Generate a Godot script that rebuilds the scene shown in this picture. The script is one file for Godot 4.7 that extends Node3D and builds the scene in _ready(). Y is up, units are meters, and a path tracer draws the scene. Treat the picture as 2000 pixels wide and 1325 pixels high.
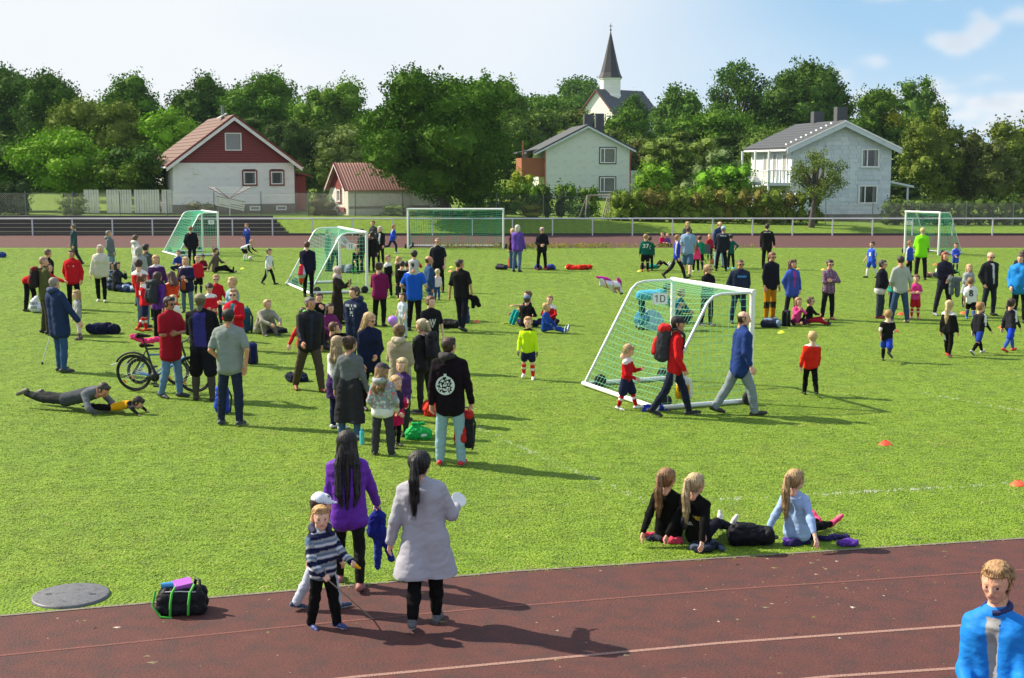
extends Node3D
# A school sports field on a sunny late-summer day: football tournament for children, gardens and a church behind.
# Camera model: focal length 2600 px on the 2000 x 1325 photograph, eye 4.25 m above the field, pitched down.
const FOC := 2600.0
const EYE := 4.25
const PITCH := 0.13060
var rng := RandomNumberGenerator.new()
var nz := FastNoiseLite.new()
var M := {}
var names := {}

func ray(px: float, py: float) -> Vector3:
	var dx := (px - 1000.0) / FOC
	var dy := (py - 662.5) / FOC
	return Vector3(dx, -sin(PITCH) - dy * cos(PITCH), -cos(PITCH) + dy * sin(PITCH))
func G(px: float, py: float, y := 0.0) -> Vector3:      # where the line of sight meets level y
	var v := ray(px, py)
	return v * ((y - EYE) / v.y) + Vector3(0, EYE, 0)
func D(px: float, py: float, d: float) -> Vector3:      # where it meets the upright plane d metres ahead
	var v := ray(px, py)
	return v * (d / -v.z) + Vector3(0, EYE, 0)
func tall(px: float, py: float, top: float) -> float:   # height of an upright thing whose foot and top show at these rows
	var g := G(px, py)
	return D(px, top, -g.z).y
func C(r: int, g: int, b: int) -> Color:
	return Color8(r, g, b)
func L(r: int, g: int, b: int) -> Color:                # the same as a linear vertex colour
	return Color8(r, g, b).srgb_to_linear()
func numbered(n: String) -> String:
	var k: int = names.get(n, 0)
	names[n] = k + 1
	return n if k == 0 else "%s_%03d" % [n, k]
func meta(o: Node, label: String, category: String, group := "", kind := ""):
	if label != "": o.set_meta("label", label)
	if category != "": o.set_meta("category", category)
	if group != "": o.set_meta("group", group)
	if kind != "": o.set_meta("kind", kind)
func thing(called: String, label: String, category: String, at: Vector3, turn := 0.0, group := "") -> Node3D:
	var o := Node3D.new()
	o.name = numbered(called)
	o.position = at
	o.rotation.y = turn
	meta(o, label, category, group)
	add_child(o)
	return o
func part(parent: Node, called: String, mesh: Mesh, mat: Material, at := Vector3.ZERO, rot := Vector3.ZERO) -> MeshInstance3D:
	var o := MeshInstance3D.new()
	o.name = called
	o.mesh = mesh
	if mat: o.material_override = mat
	o.position = at
	o.rotation = rot
	parent.add_child(o, true)
	return o
func setting(called: String, mesh: Mesh, mat: Material) -> MeshInstance3D:
	var o := part(self, numbered(called), mesh, mat)
	o.set_meta("kind", "structure")
	return o
func boxm(x: float, y: float, z: float) -> BoxMesh:
	var b := BoxMesh.new()
	b.size = Vector3(x, y, z)
	return b

# ---- shapes collected in a SurfaceTool
func begin() -> SurfaceTool:
	var st := SurfaceTool.new()
	st.begin(Mesh.PRIMITIVE_TRIANGLES)
	st.set_smooth_group(-1)      # flat faces; tubes and lathes switch to smooth ones
	return st
func tri(st: SurfaceTool, a: Vector3, b: Vector3, c: Vector3):
	st.add_vertex(a); st.add_vertex(b); st.add_vertex(c)
func quad(st: SurfaceTool, a: Vector3, b: Vector3, c: Vector3, d: Vector3):   # clockwise seen from the front
	tri(st, a, b, c); tri(st, a, c, d)
func bx(st: SurfaceTool, lo: Vector3, hi: Vector3):
	var v := []
	for i in 8: v.append(Vector3(hi.x if i & 1 else lo.x, hi.y if i & 2 else lo.y, hi.z if i & 4 else lo.z))
	for f in [[0, 2, 3, 1], [5, 7, 6, 4], [4, 6, 2, 0], [1, 3, 7, 5], [2, 6, 7, 3], [4, 0, 1, 5]]:
		quad(st, v[f[0]], v[f[1]], v[f[2]], v[f[3]])
func tube(st: SurfaceTool, pts: Array, rads: Array, n := 8, caps := true):    # a swept round bar through pts
	st.set_smooth_group(0)
	var rings := []
	var prev := Vector3.ZERO
	for i in pts.size():
		var t: Vector3 = (pts[mini(i + 1, pts.size() - 1)] - pts[maxi(i - 1, 0)]).normalized()
		var s: Vector3 = prev
		if i == 0: s = Vector3.UP if absf(t.y) < 0.9 else Vector3.RIGHT
		s = (s - t * s.dot(t)).normalized()
		prev = s
		var u := t.cross(s)
		var r: float = rads[mini(i, rads.size() - 1)]
		var ring := []
		for k in n: ring.append(pts[i] + (s * cos(TAU * k / n) + u * sin(TAU * k / n)) * r)
		rings.append(ring)
	for i in pts.size() - 1:
		for k in n:
			var k2 := (k + 1) % n
			quad(st, rings[i][k], rings[i][k2], rings[i + 1][k2], rings[i + 1][k])
	st.set_smooth_group(-1)
	if caps:
		for k in n:
			tri(st, pts[0], rings[0][(k + 1) % n], rings[0][k])
			tri(st, pts[-1], rings[-1][k], rings[-1][(k + 1) % n])
func lathe(st: SurfaceTool, prof: Array, n := 16, o := Vector3.ZERO, smooth := true):         # prof: Vector2(radius, height) from bottom to top
	if smooth: st.set_smooth_group(0)
	for i in prof.size() - 1:
		for k in n:
			var a := TAU * k / n
			var b := TAU * (k + 1) / n
			var p: Vector2 = prof[i]
			var q: Vector2 = prof[i + 1]
			quad(st, o + Vector3(p.x * cos(a), p.y, p.x * sin(a)), o + Vector3(q.x * cos(a), q.y, q.x * sin(a)), o + Vector3(q.x * cos(b), q.y, q.x * sin(b)), o + Vector3(p.x * cos(b), p.y, p.x * sin(b)))
	st.set_smooth_group(-1)
func done(st: SurfaceTool, _smooth := false) -> ArrayMesh:
	st.generate_normals()
	return st.commit()
func tubem(pts: Array, r: float, n := 8) -> ArrayMesh:
	var st := begin()
	tube(st, pts, [r], n)
	return done(st, true)

# ---- materials
func noise_tex(size: int, freq: float, octaves: int, ramp: Array, normal := 0.0, sd := 1) -> NoiseTexture2D:
	var t := NoiseTexture2D.new()
	t.width = size
	t.height = size
	t.seamless = true
	var n := FastNoiseLite.new()
	n.seed = sd
	n.frequency = freq
	n.fractal_octaves = octaves
	t.noise = n
	if normal > 0.0:
		t.as_normal_map = true
		t.bump_strength = normal
	elif ramp.size() > 0:
		var g := Gradient.new()
		var off := PackedFloat32Array()
		var col := PackedColorArray()
		for i in ramp.size():
			off.append(float(i) / (ramp.size() - 1))
			col.append(ramp[i])
		g.offsets = off
		g.colors = col
		t.color_ramp = g
	return t
func mat(c: Color, rough := 0.8, metal := 0.0) -> StandardMaterial3D:
	var m := StandardMaterial3D.new()
	m.albedo_color = c
	m.roughness = rough
	m.metallic = metal
	return m
var shared := {}
func grained(c: Color, spread: float, rough: float, scale: float, freq := 0.02, bump := 2.0, _sd := 3) -> StandardMaterial3D:   # a colour with blotches and fine relief
	var m := mat(c.lightened(spread * 0.25), rough)
	var key := "%d %d" % [int(freq * 100.0 + 0.5), int(spread * 10.0 + 0.5)]
	if not shared.has(key):
		var lo := 1.0 - spread * 1.2
		var mi := 1.0 - spread * 0.4
		shared[key] = noise_tex(256, freq, 5, [Color(lo, lo, lo), Color(mi, mi, mi), Color(mi, mi, mi), Color.WHITE], 0.0, 50 + shared.size())
	m.albedo_texture = shared[key]
	m.uv1_triplanar = true
	m.uv1_world_triplanar = true
	m.uv1_scale = Vector3.ONE * scale
	if bump > 0.0:
		m.normal_enabled = true
		m.normal_texture = M.relief
		m.normal_scale = bump * 0.2
	return m
func vcol(rough := 0.9) -> StandardMaterial3D:
	var m := mat(Color.WHITE, rough)
	m.vertex_color_use_as_albedo = true
	return m

func sky_image() -> Image:
	# blue air paling to the horizon, a thin veil of high cloud, heaped white clouds low in the right of the view and all round
	var W := 2048
	var im := Image.create(W, W / 2, false, Image.FORMAT_RGBF)
	im.fill(Color(0.30, 0.34, 0.28))
	var n1 := FastNoiseLite.new()
	n1.seed = 11
	n1.frequency = 1.0
	n1.fractal_octaves = 2
	var n2 := FastNoiseLite.new()
	n2.seed = 23
	n2.frequency = 1.0
	n2.fractal_octaves = 5
	for y in W / 4:
		var el := (0.5 - (y + 0.5) / (W / 2.0)) * PI
		var h := sin(el)
		var air := Color(0.50, 0.78, 1.02).lerp(Color(0.12, 0.30, 0.66), clampf(pow(h, 0.75) * 1.15, 0.0, 1.0))
		var lift := el * 9.0 / (0.25 + el)
		for x in W:
			var az := (x + 0.5) / W * TAU + PI      # column 0 is straight ahead
			var d := Vector3(-sin(az) * 5.0, lift, cos(az) * 5.0)
			var side := fposmod(az, TAU) - PI      # 0 ahead, positive to the right
			var ahead := 1.0 - smoothstep(0.7, 1.3, absf(side))
			var veil := clampf(0.55 + 0.50 * ahead - 0.85 * ahead * smoothstep(-0.22, 0.34, side) + 0.45 * n1.get_noise_3d(d.x * 0.4 + 3.0, d.y * 0.35, d.z * 0.4) + 0.22 * (1.0 - smoothstep(0.0, 0.11, el)), 0.0, 1.0)
			var c := air.lerp(Color(1.02, 1.04, 1.06), veil * 0.92)
			var heap := n2.get_noise_3d(d.x * 2.6, d.y * 1.9, d.z * 2.6)
			var k := smoothstep(-0.06, 0.34, heap - absf(el - 0.042) * 3.6 + 0.06) * smoothstep(0.16, 0.30, absf(side) if side < -0.7 else side)
			if k > 0.0: c = c.lerp(Color(1.05, 1.05, 1.05).lerp(Color(0.80, 0.85, 0.93), smoothstep(0.15, 0.5, heap)), k * 0.8)
			im.set_pixel(x, y, c)
	return im

func _ready():
	rng.seed = 7
	nz.seed = 4
	nz.frequency = 1.0
	# --- camera
	var cam := Camera3D.new()
	cam.name = "camera"
	cam.position = Vector3(0, EYE, 0)
	cam.rotation.x = -PITCH
	cam.fov = rad_to_deg(2.0 * atan(662.5 / FOC))
	cam.far = 2000.0
	cam.near = 0.1
	add_child(cam)
	cam.current = true
	# --- sky
	var env := Environment.new()
	env.background_mode = Environment.BG_SKY
	var sky := Sky.new()
	var pm := PanoramaSkyMaterial.new()
	pm.panorama = ImageTexture.create_from_image(sky_image())
	sky.sky_material = pm
	env.sky = sky
	env.background_energy_multiplier = 0.55
	env.tonemap_mode = Environment.TONE_MAPPER_LINEAR
	env.tonemap_exposure = 1.72
	env.sdfgi_enabled = true
	env.ssao_enabled = true
	env.ssil_enabled = true
	env.fog_enabled = true
	env.fog_density = 0.00012
	env.fog_light_color = Color(0.80, 0.88, 0.96)
	var we := WorldEnvironment.new()
	we.name = "world_environment"
	we.environment = env
	add_child(we)
	# --- sun: from the left and a little beyond the field, about 40 degrees up
	var sun := DirectionalLight3D.new()
	sun.name = "sun"
	sun.light_energy = 1.6
	sun.light_color = Color(1.0, 0.95, 0.86)
	sun.light_angular_distance = 0.5
	sun.shadow_enabled = true
	var travel := Vector3(0.935 * cos(0.70), -sin(0.70), 0.355 * cos(0.70))
	add_child(sun)
	sun.look_at_from_position(Vector3.ZERO, travel, Vector3.UP)
	make_materials()
	build_ground()
	build_beyond()
	build_trees()
	build_field_things()
	build_people()

func make_materials():
	M.relief = noise_tex(256, 0.06, 4, [], 6.0, 21)
	var cloth := vcol(0.92)
	cloth.metallic_specular = 0.25
	cloth.normal_enabled = true
	cloth.normal_texture = noise_tex(256, 0.03, 4, [], 5.0, 8)
	cloth.normal_scale = 0.3
	cloth.uv1_triplanar = true
	cloth.uv1_scale = Vector3.ONE * 3.0
	M.cloth = cloth
	var nylon: StandardMaterial3D = cloth.duplicate()
	nylon.roughness = 0.6
	M.nylon = nylon
	M.skin = vcol(0.55)
	M.skin.subsurf_scatter_enabled = true
	M.skin.subsurf_scatter_strength = 0.12
	M.shoe = vcol(0.6)
	M.white = mat(C(232, 234, 232), 0.45)
	M.alu = mat(C(214, 219, 222), 0.38, 0.25)
	M.black = mat(C(22, 22, 24), 0.6)
	M.rubber = mat(C(28, 28, 30), 0.85)

# ======================================================== the ground, the running track, the bank behind
const FENCE_Z := -80.0
func bank(x: float) -> float:          # height of the garden ground behind the track; higher at the left
	return lerpf(0.95, 0.30, smoothstep(-12.0, 26.0, x))
func TY(x: float, z: float) -> float:  # height of the ground
	var d := -z
	if d < 80.6: return 0.0
	var y := bank(x) * smoothstep(80.6, 84.2, d)
	y += 2.2 * smoothstep(100.0, 150.0, d) + 5.0 * smoothstep(140.0, 260.0, d)
	return y
func ground_mesh(x0: float, x1: float, z0: float, z1: float, nx: int, nzz: int, tone: Callable) -> ArrayMesh:
	var st := begin()
	st.set_smooth_group(0)
	for j in nzz + 1:
		for i in nx + 1:
			var x := lerpf(x0, x1, float(i) / nx)
			var z := lerpf(z0, z1, float(j) / nzz)
			st.set_color(tone.call(x, z))
			st.set_uv(Vector2(x, z))
			st.add_vertex(Vector3(x, TY(x, z), z))
	for j in nzz:
		for i in nx:
			var a := j * (nx + 1) + i
			for k in [a, a + nx + 1, a + 1, a + 1, a + nx + 1, a + nx + 2]: st.add_index(k)
	st.generate_normals()
	return st.commit()
func lawn_tone(x: float, z: float) -> Color:      # patches of drier and lusher grass, faint mowing bands
	var a := nz.get_noise_2d(x * 0.35, z * 0.35)
	var b := nz.get_noise_2d(x * 1.4 + 50.0, z * 1.4)
	var t := clampf(0.5 + a * 0.7 + b * 0.45, 0.0, 1.0)
	var band := 0.5 + 0.5 * sin((z * 0.93 + x * 0.36) * TAU / 7.0)
	var c := Color(0.84, 0.89, 0.78).lerp(Color(0.98, 0.96, 0.94), t)
	return c * (0.97 + 0.06 * smoothstep(0.35, 0.65, band))
func strip(pts: Array, y: float) -> ArrayMesh:    # flat sheet between pairs of points
	var st := begin()
	for i in pts.size() - 1:
		var a: Vector3 = pts[i][0]
		var b: Vector3 = pts[i][1]
		var c: Vector3 = pts[i + 1][0]
		var d: Vector3 = pts[i + 1][1]
		for v in [a, d, b, a, c, d]:
			st.set_normal(Vector3.UP)
			st.set_uv(Vector2(v.x, v.z))
			st.add_vertex(Vector3(v.x, y, v.z))
	return st.commit()
func line_pts(px: Array, wide: float) -> Array:   # a painted line along pixels of the photograph, as pairs of ground points
	var out := []
	var g := []
	for p in px: g.append(G(p[0], p[1]))
	for i in g.size():
		var t: Vector3 = (g[mini(i + 1, g.size() - 1)] - g[maxi(i - 1, 0)]).normalized()
		var s := Vector3(t.z, 0, -t.x) * wide * 0.5
		if s.z > 0: s = -s
		out.append([g[i] + s, g[i] - s])
	return out
func track_edge(x: float) -> float:               # z of the grass edge of the near track
	var a := G(0, 1206)
	var b := G(1000, 1119)
	var c := G(2000, 1054)
	if x < b.x: return lerpf(a.z, b.z, (x - a.x) / (b.x - a.x))
	return lerpf(b.z, c.z, (x - b.x) / (c.x - b.x))

func build_ground():
	var gm := vcol(0.95)
	gm.albedo_texture = noise_tex(1024, 0.035, 5, [C(98, 127, 19), C(108, 138, 22), C(117, 147, 26), C(127, 155, 32), C(138, 163, 44)], 0.0, 2)
	gm.uv1_scale = Vector3(0.45, 0.45, 1)
	gm.detail_enabled = true
	gm.detail_blend_mode = BaseMaterial3D.BLEND_MODE_MUL
	gm.detail_uv_layer = BaseMaterial3D.DETAIL_UV_1
	gm.detail_albedo = noise_tex(512, 0.008, 4, [C(190, 196, 170), C(232, 236, 220), C(255, 255, 250)], 0.0, 17)
	gm.normal_enabled = true
	gm.normal_texture = noise_tex(512, 0.09, 4, [], 8.0, 9)
	gm.normal_scale = 1.0
	M.turf = gm
	setting("ground", ground_mesh(-75, 75, 12, -FENCE_Z * -1.0075, 150, 92, lawn_tone), gm)
	setting("terrain", ground_mesh(-260, 260, -80.6, -480, 130, 100, lawn_tone), gm)
	# running track, near side
	var tm := mat(Color.WHITE, 0.9)
	tm.albedo_texture = noise_tex(1024, 0.012, 6, [C(70, 47, 44), C(80, 48, 44), C(89, 49, 44), C(93, 51, 45), C(99, 57, 51)], 0.0, 31)
	tm.uv1_scale = Vector3(0.22, 0.22, 1)
	tm.detail_enabled = true
	tm.detail_blend_mode = BaseMaterial3D.BLEND_MODE_MUL
	tm.detail_albedo = noise_tex(512, 0.3, 2, [C(170, 162, 162), C(235, 232, 232), C(255, 255, 255)], 0.0, 33)
	tm.normal_enabled = true
	tm.normal_texture = noise_tex(512, 0.35, 2, [], 6.0, 34)
	tm.normal_scale = 0.12
	M.track = tm
	var e := [G(-600, 1262), G(0, 1206), G(1000, 1119), G(2000, 1054), G(2500, 1028)]
	var near := []
	for p in e: near.append([p, Vector3(p.x + 2.0, 0, 6.0)])
	setting("running_track", strip(near, 0.006), tm)
	var kerb := []
	for p in e: kerb.append([p + Vector3(0, 0, -0.035), p + Vector3(0, 0, 0.01)])
	M.concrete = grained(C(128, 116, 104), 0.4, 0.9, 1.5)
	setting("track_kerb", strip(kerb, 0.012), M.concrete)
	var worn := func(cc: Color, th: float, sd: int) -> StandardMaterial3D:      # worn paint: speckled with gaps
		var m := mat(Color.WHITE, 0.9)
		m.albedo_texture = noise_tex(512, 0.12, 4, [Color(cc, 0.0), Color(cc, th), Color(cc, 0.95), Color(cc, 1.0)], 0.0, sd)
		m.transparency = BaseMaterial3D.TRANSPARENCY_ALPHA
		return m
	var l1 := setting("lane_line", strip(line_pts([[-200, 1303], [0, 1283], [588, 1224], [892, 1195], [1400, 1155], [1920, 1120], [2200, 1103]], 0.035), 0.010), worn.call(C(132, 84, 75), 0.25, 41))
	setting("lane_line", strip(line_pts([[300, 1368], [700, 1324], [1400, 1259], [1880, 1224], [2200, 1203]], 0.05), 0.010), worn.call(C(170, 134, 122), 0.4, 42))
	setting("lane_line", strip(line_pts([[1300, 1356], [1620, 1324], [1880, 1307], [2200, 1286]], 0.05), 0.010), worn.call(C(170, 134, 122), 0.4, 43))
	l1.name = "lane_line"
	# the far straight
	var far := []
	for x in [-75.0, 75.0]: far.append([Vector3(x, 0, -80.3), Vector3(x, 0, G(1000, 484).z)])
	setting("far_running_track", strip(far, 0.006), tm)
	# crumbs, moss and pale scraps lying on the near track
	var cm := begin()
	tri(cm, Vector3(-0.5, 0, 0.3), Vector3(0, 0.35, 0), Vector3(0.5, 0, 0.35)); tri(cm, Vector3(-0.5, 0, 0.3), Vector3(-0.1, 0, -0.5), Vector3(0, 0.35, 0)); tri(cm, Vector3(0.5, 0, 0.35), Vector3(0, 0.35, 0), Vector3(-0.1, 0, -0.5))
	var mm := MultiMesh.new()
	mm.transform_format = MultiMesh.TRANSFORM_3D
	mm.use_colors = true
	mm.mesh = done(cm)
	mm.instance_count = 500
	for i in 500:
		var x := rng.randf_range(-7, 8)
		var z := track_edge(x) + 0.1 + rng.randf() * 5.0
		if rng.randf() < 0.35:
			var q := G(rng.randfn(1560, 130), rng.randfn(1140, 40))
			if q.z > track_edge(q.x) + 0.1: x = q.x; z = q.z
		var s := 0.008 + 0.05 * pow(rng.randf(), 6.0)
		mm.set_instance_transform(i, Transform3D(Basis(Vector3.UP, rng.randf() * TAU).scaled(Vector3(s * rng.randf_range(0.8, 2.0), s * 0.5, s)), Vector3(x, 0.0065, z)))
		mm.set_instance_color(i, [L(150, 140, 120), L(120, 110, 85), L(190, 175, 160), L(110, 105, 60), L(60, 45, 40)][rng.randi() % 5])
	var crumbs := MultiMeshInstance3D.new()
	crumbs.name = "track_litter"
	crumbs.multimesh = mm
	crumbs.material_override = vcol(0.9)
	meta(crumbs, "pale crumbs and bits of moss strewn over the red track", "litter", "", "stuff")
	add_child(crumbs)
	grass()

func near_line(p: Vector3, lines: Array) -> float:
	var best := 9.0
	for l in lines:
		var q := Geometry3D.get_closest_point_to_segment(p, l[0], l[1])
		best = minf(best, p.distance_to(q))
	return best
func grass():
	# mown turf: tufts of short blades, thick near the stands and thinner far out; chalked where the pitch lines run
	var variants := []
	for v in 4:
		var st := begin()
		for k in 9:
			var a := rng.randf() * TAU
			var o := Vector3(cos(a), 0, sin(a)) * rng.randf() * 0.05
			var la := rng.randf() * TAU
			var lean := Vector3(cos(la) * rng.randf_range(0.4, 1.3), 0.75, sin(la) * 0.9) * rng.randf_range(0.012, 0.025)
			var w := lean.cross(Vector3.UP).normalized() * 0.0046
			var mid := o + lean * 0.6
			var tip := o + lean + Vector3(lean.x, -0.004, lean.z) * 0.5
			for q in [[o - w, mid, o + w], [mid - w * 0.8, tip, mid + w * 0.8]]:
				if (q[1] - q[0]).cross(q[2] - q[0]).y < 0: tri(st, q[0], q[1], q[2])
				else: tri(st, q[0], q[2], q[1])
		variants.append(done(st))
	var gm := vcol(0.75)
	gm.backlight_enabled = true
	gm.backlight = Color(0.25, 0.3, 0.05)
	var lines := []
	for l in [[[905, 825], [1265, 982]], [[1265, 982], [1560, 970]], [[1560, 970], [2080, 938]], [[1800, 768], [2060, 815]], [[1265, 982], [1500, 1075]]]:
		lines.append([G(l[0][0], l[0][1]), G(l[1][0], l[1][1])])
	lines.pop_back()
	var lid := Vector2(G(138, 1166).x, G(138, 1166).z)
	var sets := [[], [], [], []]
	var cols := [[], [], [], []]
	for zone in [[13.0, 24.0, 270.0, 0.95], [24.0, 38.0, 150.0, 1.1], [38.0, 67.0, 60.0, 1.35]]:
		var d0: float = zone[0]
		var d1: float = zone[1]
		var n := int((d1 * d1 - d0 * d0) * 0.42 * zone[2])
		for i in n:
			var d := sqrt(rng.randf_range(d0 * d0, d1 * d1))
			var x := d * rng.randf_range(-0.42, 0.42)
			if -d > track_edge(x) + 0.02 + 0.06 * nz.get_noise_1d(x * 9.0): continue
			if Vector2(x, -d).distance_to(lid) < 0.43: continue
			var p := Vector3(x, 0, -d)
			var t := nz.get_noise_2d(x * 1.3, d * 1.3) + rng.randfn(0, 0.35)
			var dry := smoothstep(0.15, 0.5, nz.get_noise_2d(x * 0.5 + 20.0, d * 0.5))
			var c := L(108, 144, 21).lerp(L(146, 175, 42), clampf(0.45 + t * 0.25, 0, 1)).lerp(L(158, 164, 62), dry * 0.4)
			if rng.randf() < 0.03: c = L(182, 184, 104)
			if rng.randf() < 0.05: c = L(100, 134, 24)
			var far_line := near_line(p, lines)
			if far_line < 0.06 and rng.randf() < 0.45: c = L(205, 210, 190)
			var k := i % 4
			var s: float = zone[3] * rng.randf_range(0.7, 1.25)
			sets[k].append(Transform3D(Basis(Vector3.UP, rng.randf() * TAU).scaled(Vector3(s, s * (0.8 if zone[3] > 1.0 else 1.0), s)), p))
			cols[k].append(c)
	for k in 4:
		var mm := MultiMesh.new()
		mm.transform_format = MultiMesh.TRANSFORM_3D
		mm.use_colors = true
		mm.mesh = variants[k]
		mm.instance_count = sets[k].size()
		for i in sets[k].size():
			mm.set_instance_transform(i, sets[k][i])
			mm.set_instance_color(i, cols[k][i])
		var o := MultiMeshInstance3D.new()
		o.name = numbered("grass")
		o.multimesh = mm
		o.material_override = gm
		meta(o, "short mown grass of the sunny football field", "grass", "grass of the field", "stuff")
		add_child(o)

# ======================================================== railing, terrace, fences, houses, church
func build_beyond():
	M.paint_white = grained(C(238, 238, 232), 0.10, 0.6, 0.8, 0.01, 0.5, 51)
	M.paint_red = grained(C(122, 40, 38), 0.15, 0.65, 0.9, 0.012, 0.5, 52)
	M.paint_grey = grained(C(212, 220, 212), 0.10, 0.65, 0.8, 0.01, 0.5, 53)
	M.paint_blue = grained(C(204, 213, 220), 0.10, 0.6, 0.8, 0.01, 0.5, 54)
	M.paint_cream = grained(C(230, 228, 210), 0.16, 0.65, 0.9, 0.012, 0.5, 55)
	M.paint_rust = grained(C(150, 84, 48), 0.2, 0.7, 0.9, 0.012, 0.5, 56)
	M.roof_brown = grained(C(116, 86, 76), 0.25, 0.85, 0.7, 0.02, 1.5, 57)
	M.roof_dark = grained(C(62, 66, 72), 0.2, 0.7, 0.7, 0.02, 1.0, 58)
	M.roof_red = grained(C(204, 142, 122), 0.2, 0.55, 0.6, 0.02, 0.5, 59)
	M.slate = grained(C(70, 74, 80), 0.3, 0.7, 0.5, 0.03, 1.5, 60)
	M.oldwood = grained(C(64, 60, 56), 0.4, 0.9, 1.2, 0.03, 2.0, 61)
	M.timber = grained(C(150, 140, 122), 0.3, 0.9, 1.2, 0.03, 2.0, 62)
	M.steel = mat(C(208, 212, 214), 0.42, 0.35)
	M.wire = mat(C(120, 126, 126), 0.5, 0.6)
	M.glass = mat(Color(0.30, 0.33, 0.35, 0.28), 0.03)
	M.glass.transparency = BaseMaterial3D.TRANSPARENCY_ALPHA
	M.curtain = mat(C(212, 212, 206), 0.9)
	railing()
	terrace()
	wire_fences()
	red_house()
	grey_house()
	blue_house()
	garden_shed()
	church()
	garden_things()

func railing():
	# galvanised rail round the outside of the track, in spans between posts
	var x0 := -38.4
	var i := 0
	var posts := boxm(0.07, 1.0, 0.07)
	while x0 < 38.0:
		var r := thing("track_railing", "galvanised steel railing span round the outside of the track", "railing", Vector3(x0, 0, FENCE_Z), 0, "railing spans round the track")
		part(r, "post", posts, M.steel, Vector3(0.03, 0.5, 0))
		part(r, "top_rail", tubem([Vector3(0, 1.02, 0), Vector3(2.4, 1.02, 0)], 0.045), M.steel)
		part(r, "concrete_edge", boxm(2.4, 0.14, 0.16), M.oldwood, Vector3(1.2, 0.07, -0.15))
		x0 += 2.4
		i += 1

func terrace():
	# old stepped terrace of dark sleepers with pale worn edges behind the railing at one end
	var right: float = D(566, 440, 82.0).x
	var t := thing("spectator_terrace", "old stepped terrace of dark timber sleepers below the red gabled house", "terrace", Vector3(right, 0, FENCE_Z - 0.6))
	for k in 5:
		var lng := 44.0 - k * 0.35
		part(t, "step", boxm(lng, 0.2, 0.8), M.oldwood, Vector3(-22.0 - k * 0.18, 0.1 + k * 0.21, -0.4 - k * 0.7))
		part(t, "step_edge", boxm(lng - 0.1, 0.03, 0.10), M.timber, Vector3(-22.0 - k * 0.18, 0.217 + k * 0.21, -0.06 - k * 0.7))

func mesh_panel(w: float, h: float, pitch: float, r: float) -> ArrayMesh:     # diamond wire netting
	var st := begin()
	var n := int(w / pitch)
	for k in range(-int(h / pitch), n + 1):
		for s in [1, -1]:
			var x := k * pitch if s > 0 else k * pitch + h
			var a := Vector3(x, 0, 0)
			var b := Vector3(x + s * h, h, 0)
			if a.x < 0: a = Vector3(0, -x * s, 0) if s > 0 else a
			if s > 0 and b.x > w: b = Vector3(w, w - x, 0)
			if s < 0 and a.x > w: a = Vector3(w, a.x - w, 0)
			if s < 0 and b.x < 0: b = Vector3(0, x, 0)
			if a.y < h and b.y > 0 and a.y >= 0: tube(st, [a, b], [r], 3, false)
	return done(st)
func wire_fences():
	var panel := mesh_panel(3.0, 1.45, 0.12, 0.0035)
	var post := tubem([Vector3.ZERO, Vector3(0, 1.6, 0)], 0.03, 6)
	var x := -40.0
	while x < 40.0:
		var z := -85.2
		var skip: bool = x > D(1110, 420, 85).x and x < D(1560, 420, 85).x
		if not skip:
			var f := thing("garden_wire_fence", "wire netting garden fence section on grey posts behind the track", "fence", Vector3(x, TY(x, z), z), 0, "wire fence sections along the gardens")
			part(f, "post", post, M.wire)
			part(f, "netting", panel, M.wire)
			part(f, "top_wire", tubem([Vector3(0, 1.47, 0), Vector3(3, 1.47, 0)], 0.006, 4), M.wire)
		x += 3.0

# ---- pieces of houses; local frame: gable at z = 0 facing +z, x across, house runs back to -z
func roof_slab(w: float, ridge: float, eave: float, over: float, front: float, back: float, thick: float, side: int) -> ArrayMesh:
	var st := begin()
	var slope := (ridge - eave) / (w * 0.5)
	var xe := w * 0.5 + over
	var ye := ridge - slope * xe
	var a := Vector3(0, ridge, front)
	var b := Vector3(side * xe, ye, front)
	var c := Vector3(side * xe, ye, back)
	var d := Vector3(0, ridge, back)
	var u := Vector3(0, thick, 0)
	for q in [[a + u, d + u, c + u, b + u], [a, b, c, d], [a + u, b + u, b, a], [d, c, c + u, d + u], [b + u, c + u, c, b], [a, d, d + u, a + u]]:
		if side > 0: quad(st, q[0], q[1], q[2], q[3])
		else: quad(st, q[3], q[2], q[1], q[0])
	return done(st)
func barge(w: float, ridge: float, eave: float, over: float, side: int, z: float, deep: float, thick: float) -> ArrayMesh:   # board along the sloping roof edge
	var st := begin()
	var slope := (ridge - eave) / (w * 0.5)
	var xe := w * 0.5 + over
	var a := Vector3(0, ridge, z)
	var b := Vector3(side * xe, ridge - slope * xe, z)
	var dn := Vector3(0, -deep, 0)
	var f := Vector3(0, 0, thick)
	var q := [a, b, b + dn, a + dn, a + f, b + f, b + dn + f, a + dn + f]
	for i in [[4, 5, 6, 7], [3, 2, 1, 0], [0, 1, 5, 4], [1, 2, 6, 5], [2, 3, 7, 6], [3, 0, 4, 7]]:
		if side > 0: quad(st, q[i[0]], q[i[1]], q[i[2]], q[i[3]])
		else: quad(st, q[i[3]], q[i[2]], q[i[1]], q[i[0]])
	return done(st)
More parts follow.
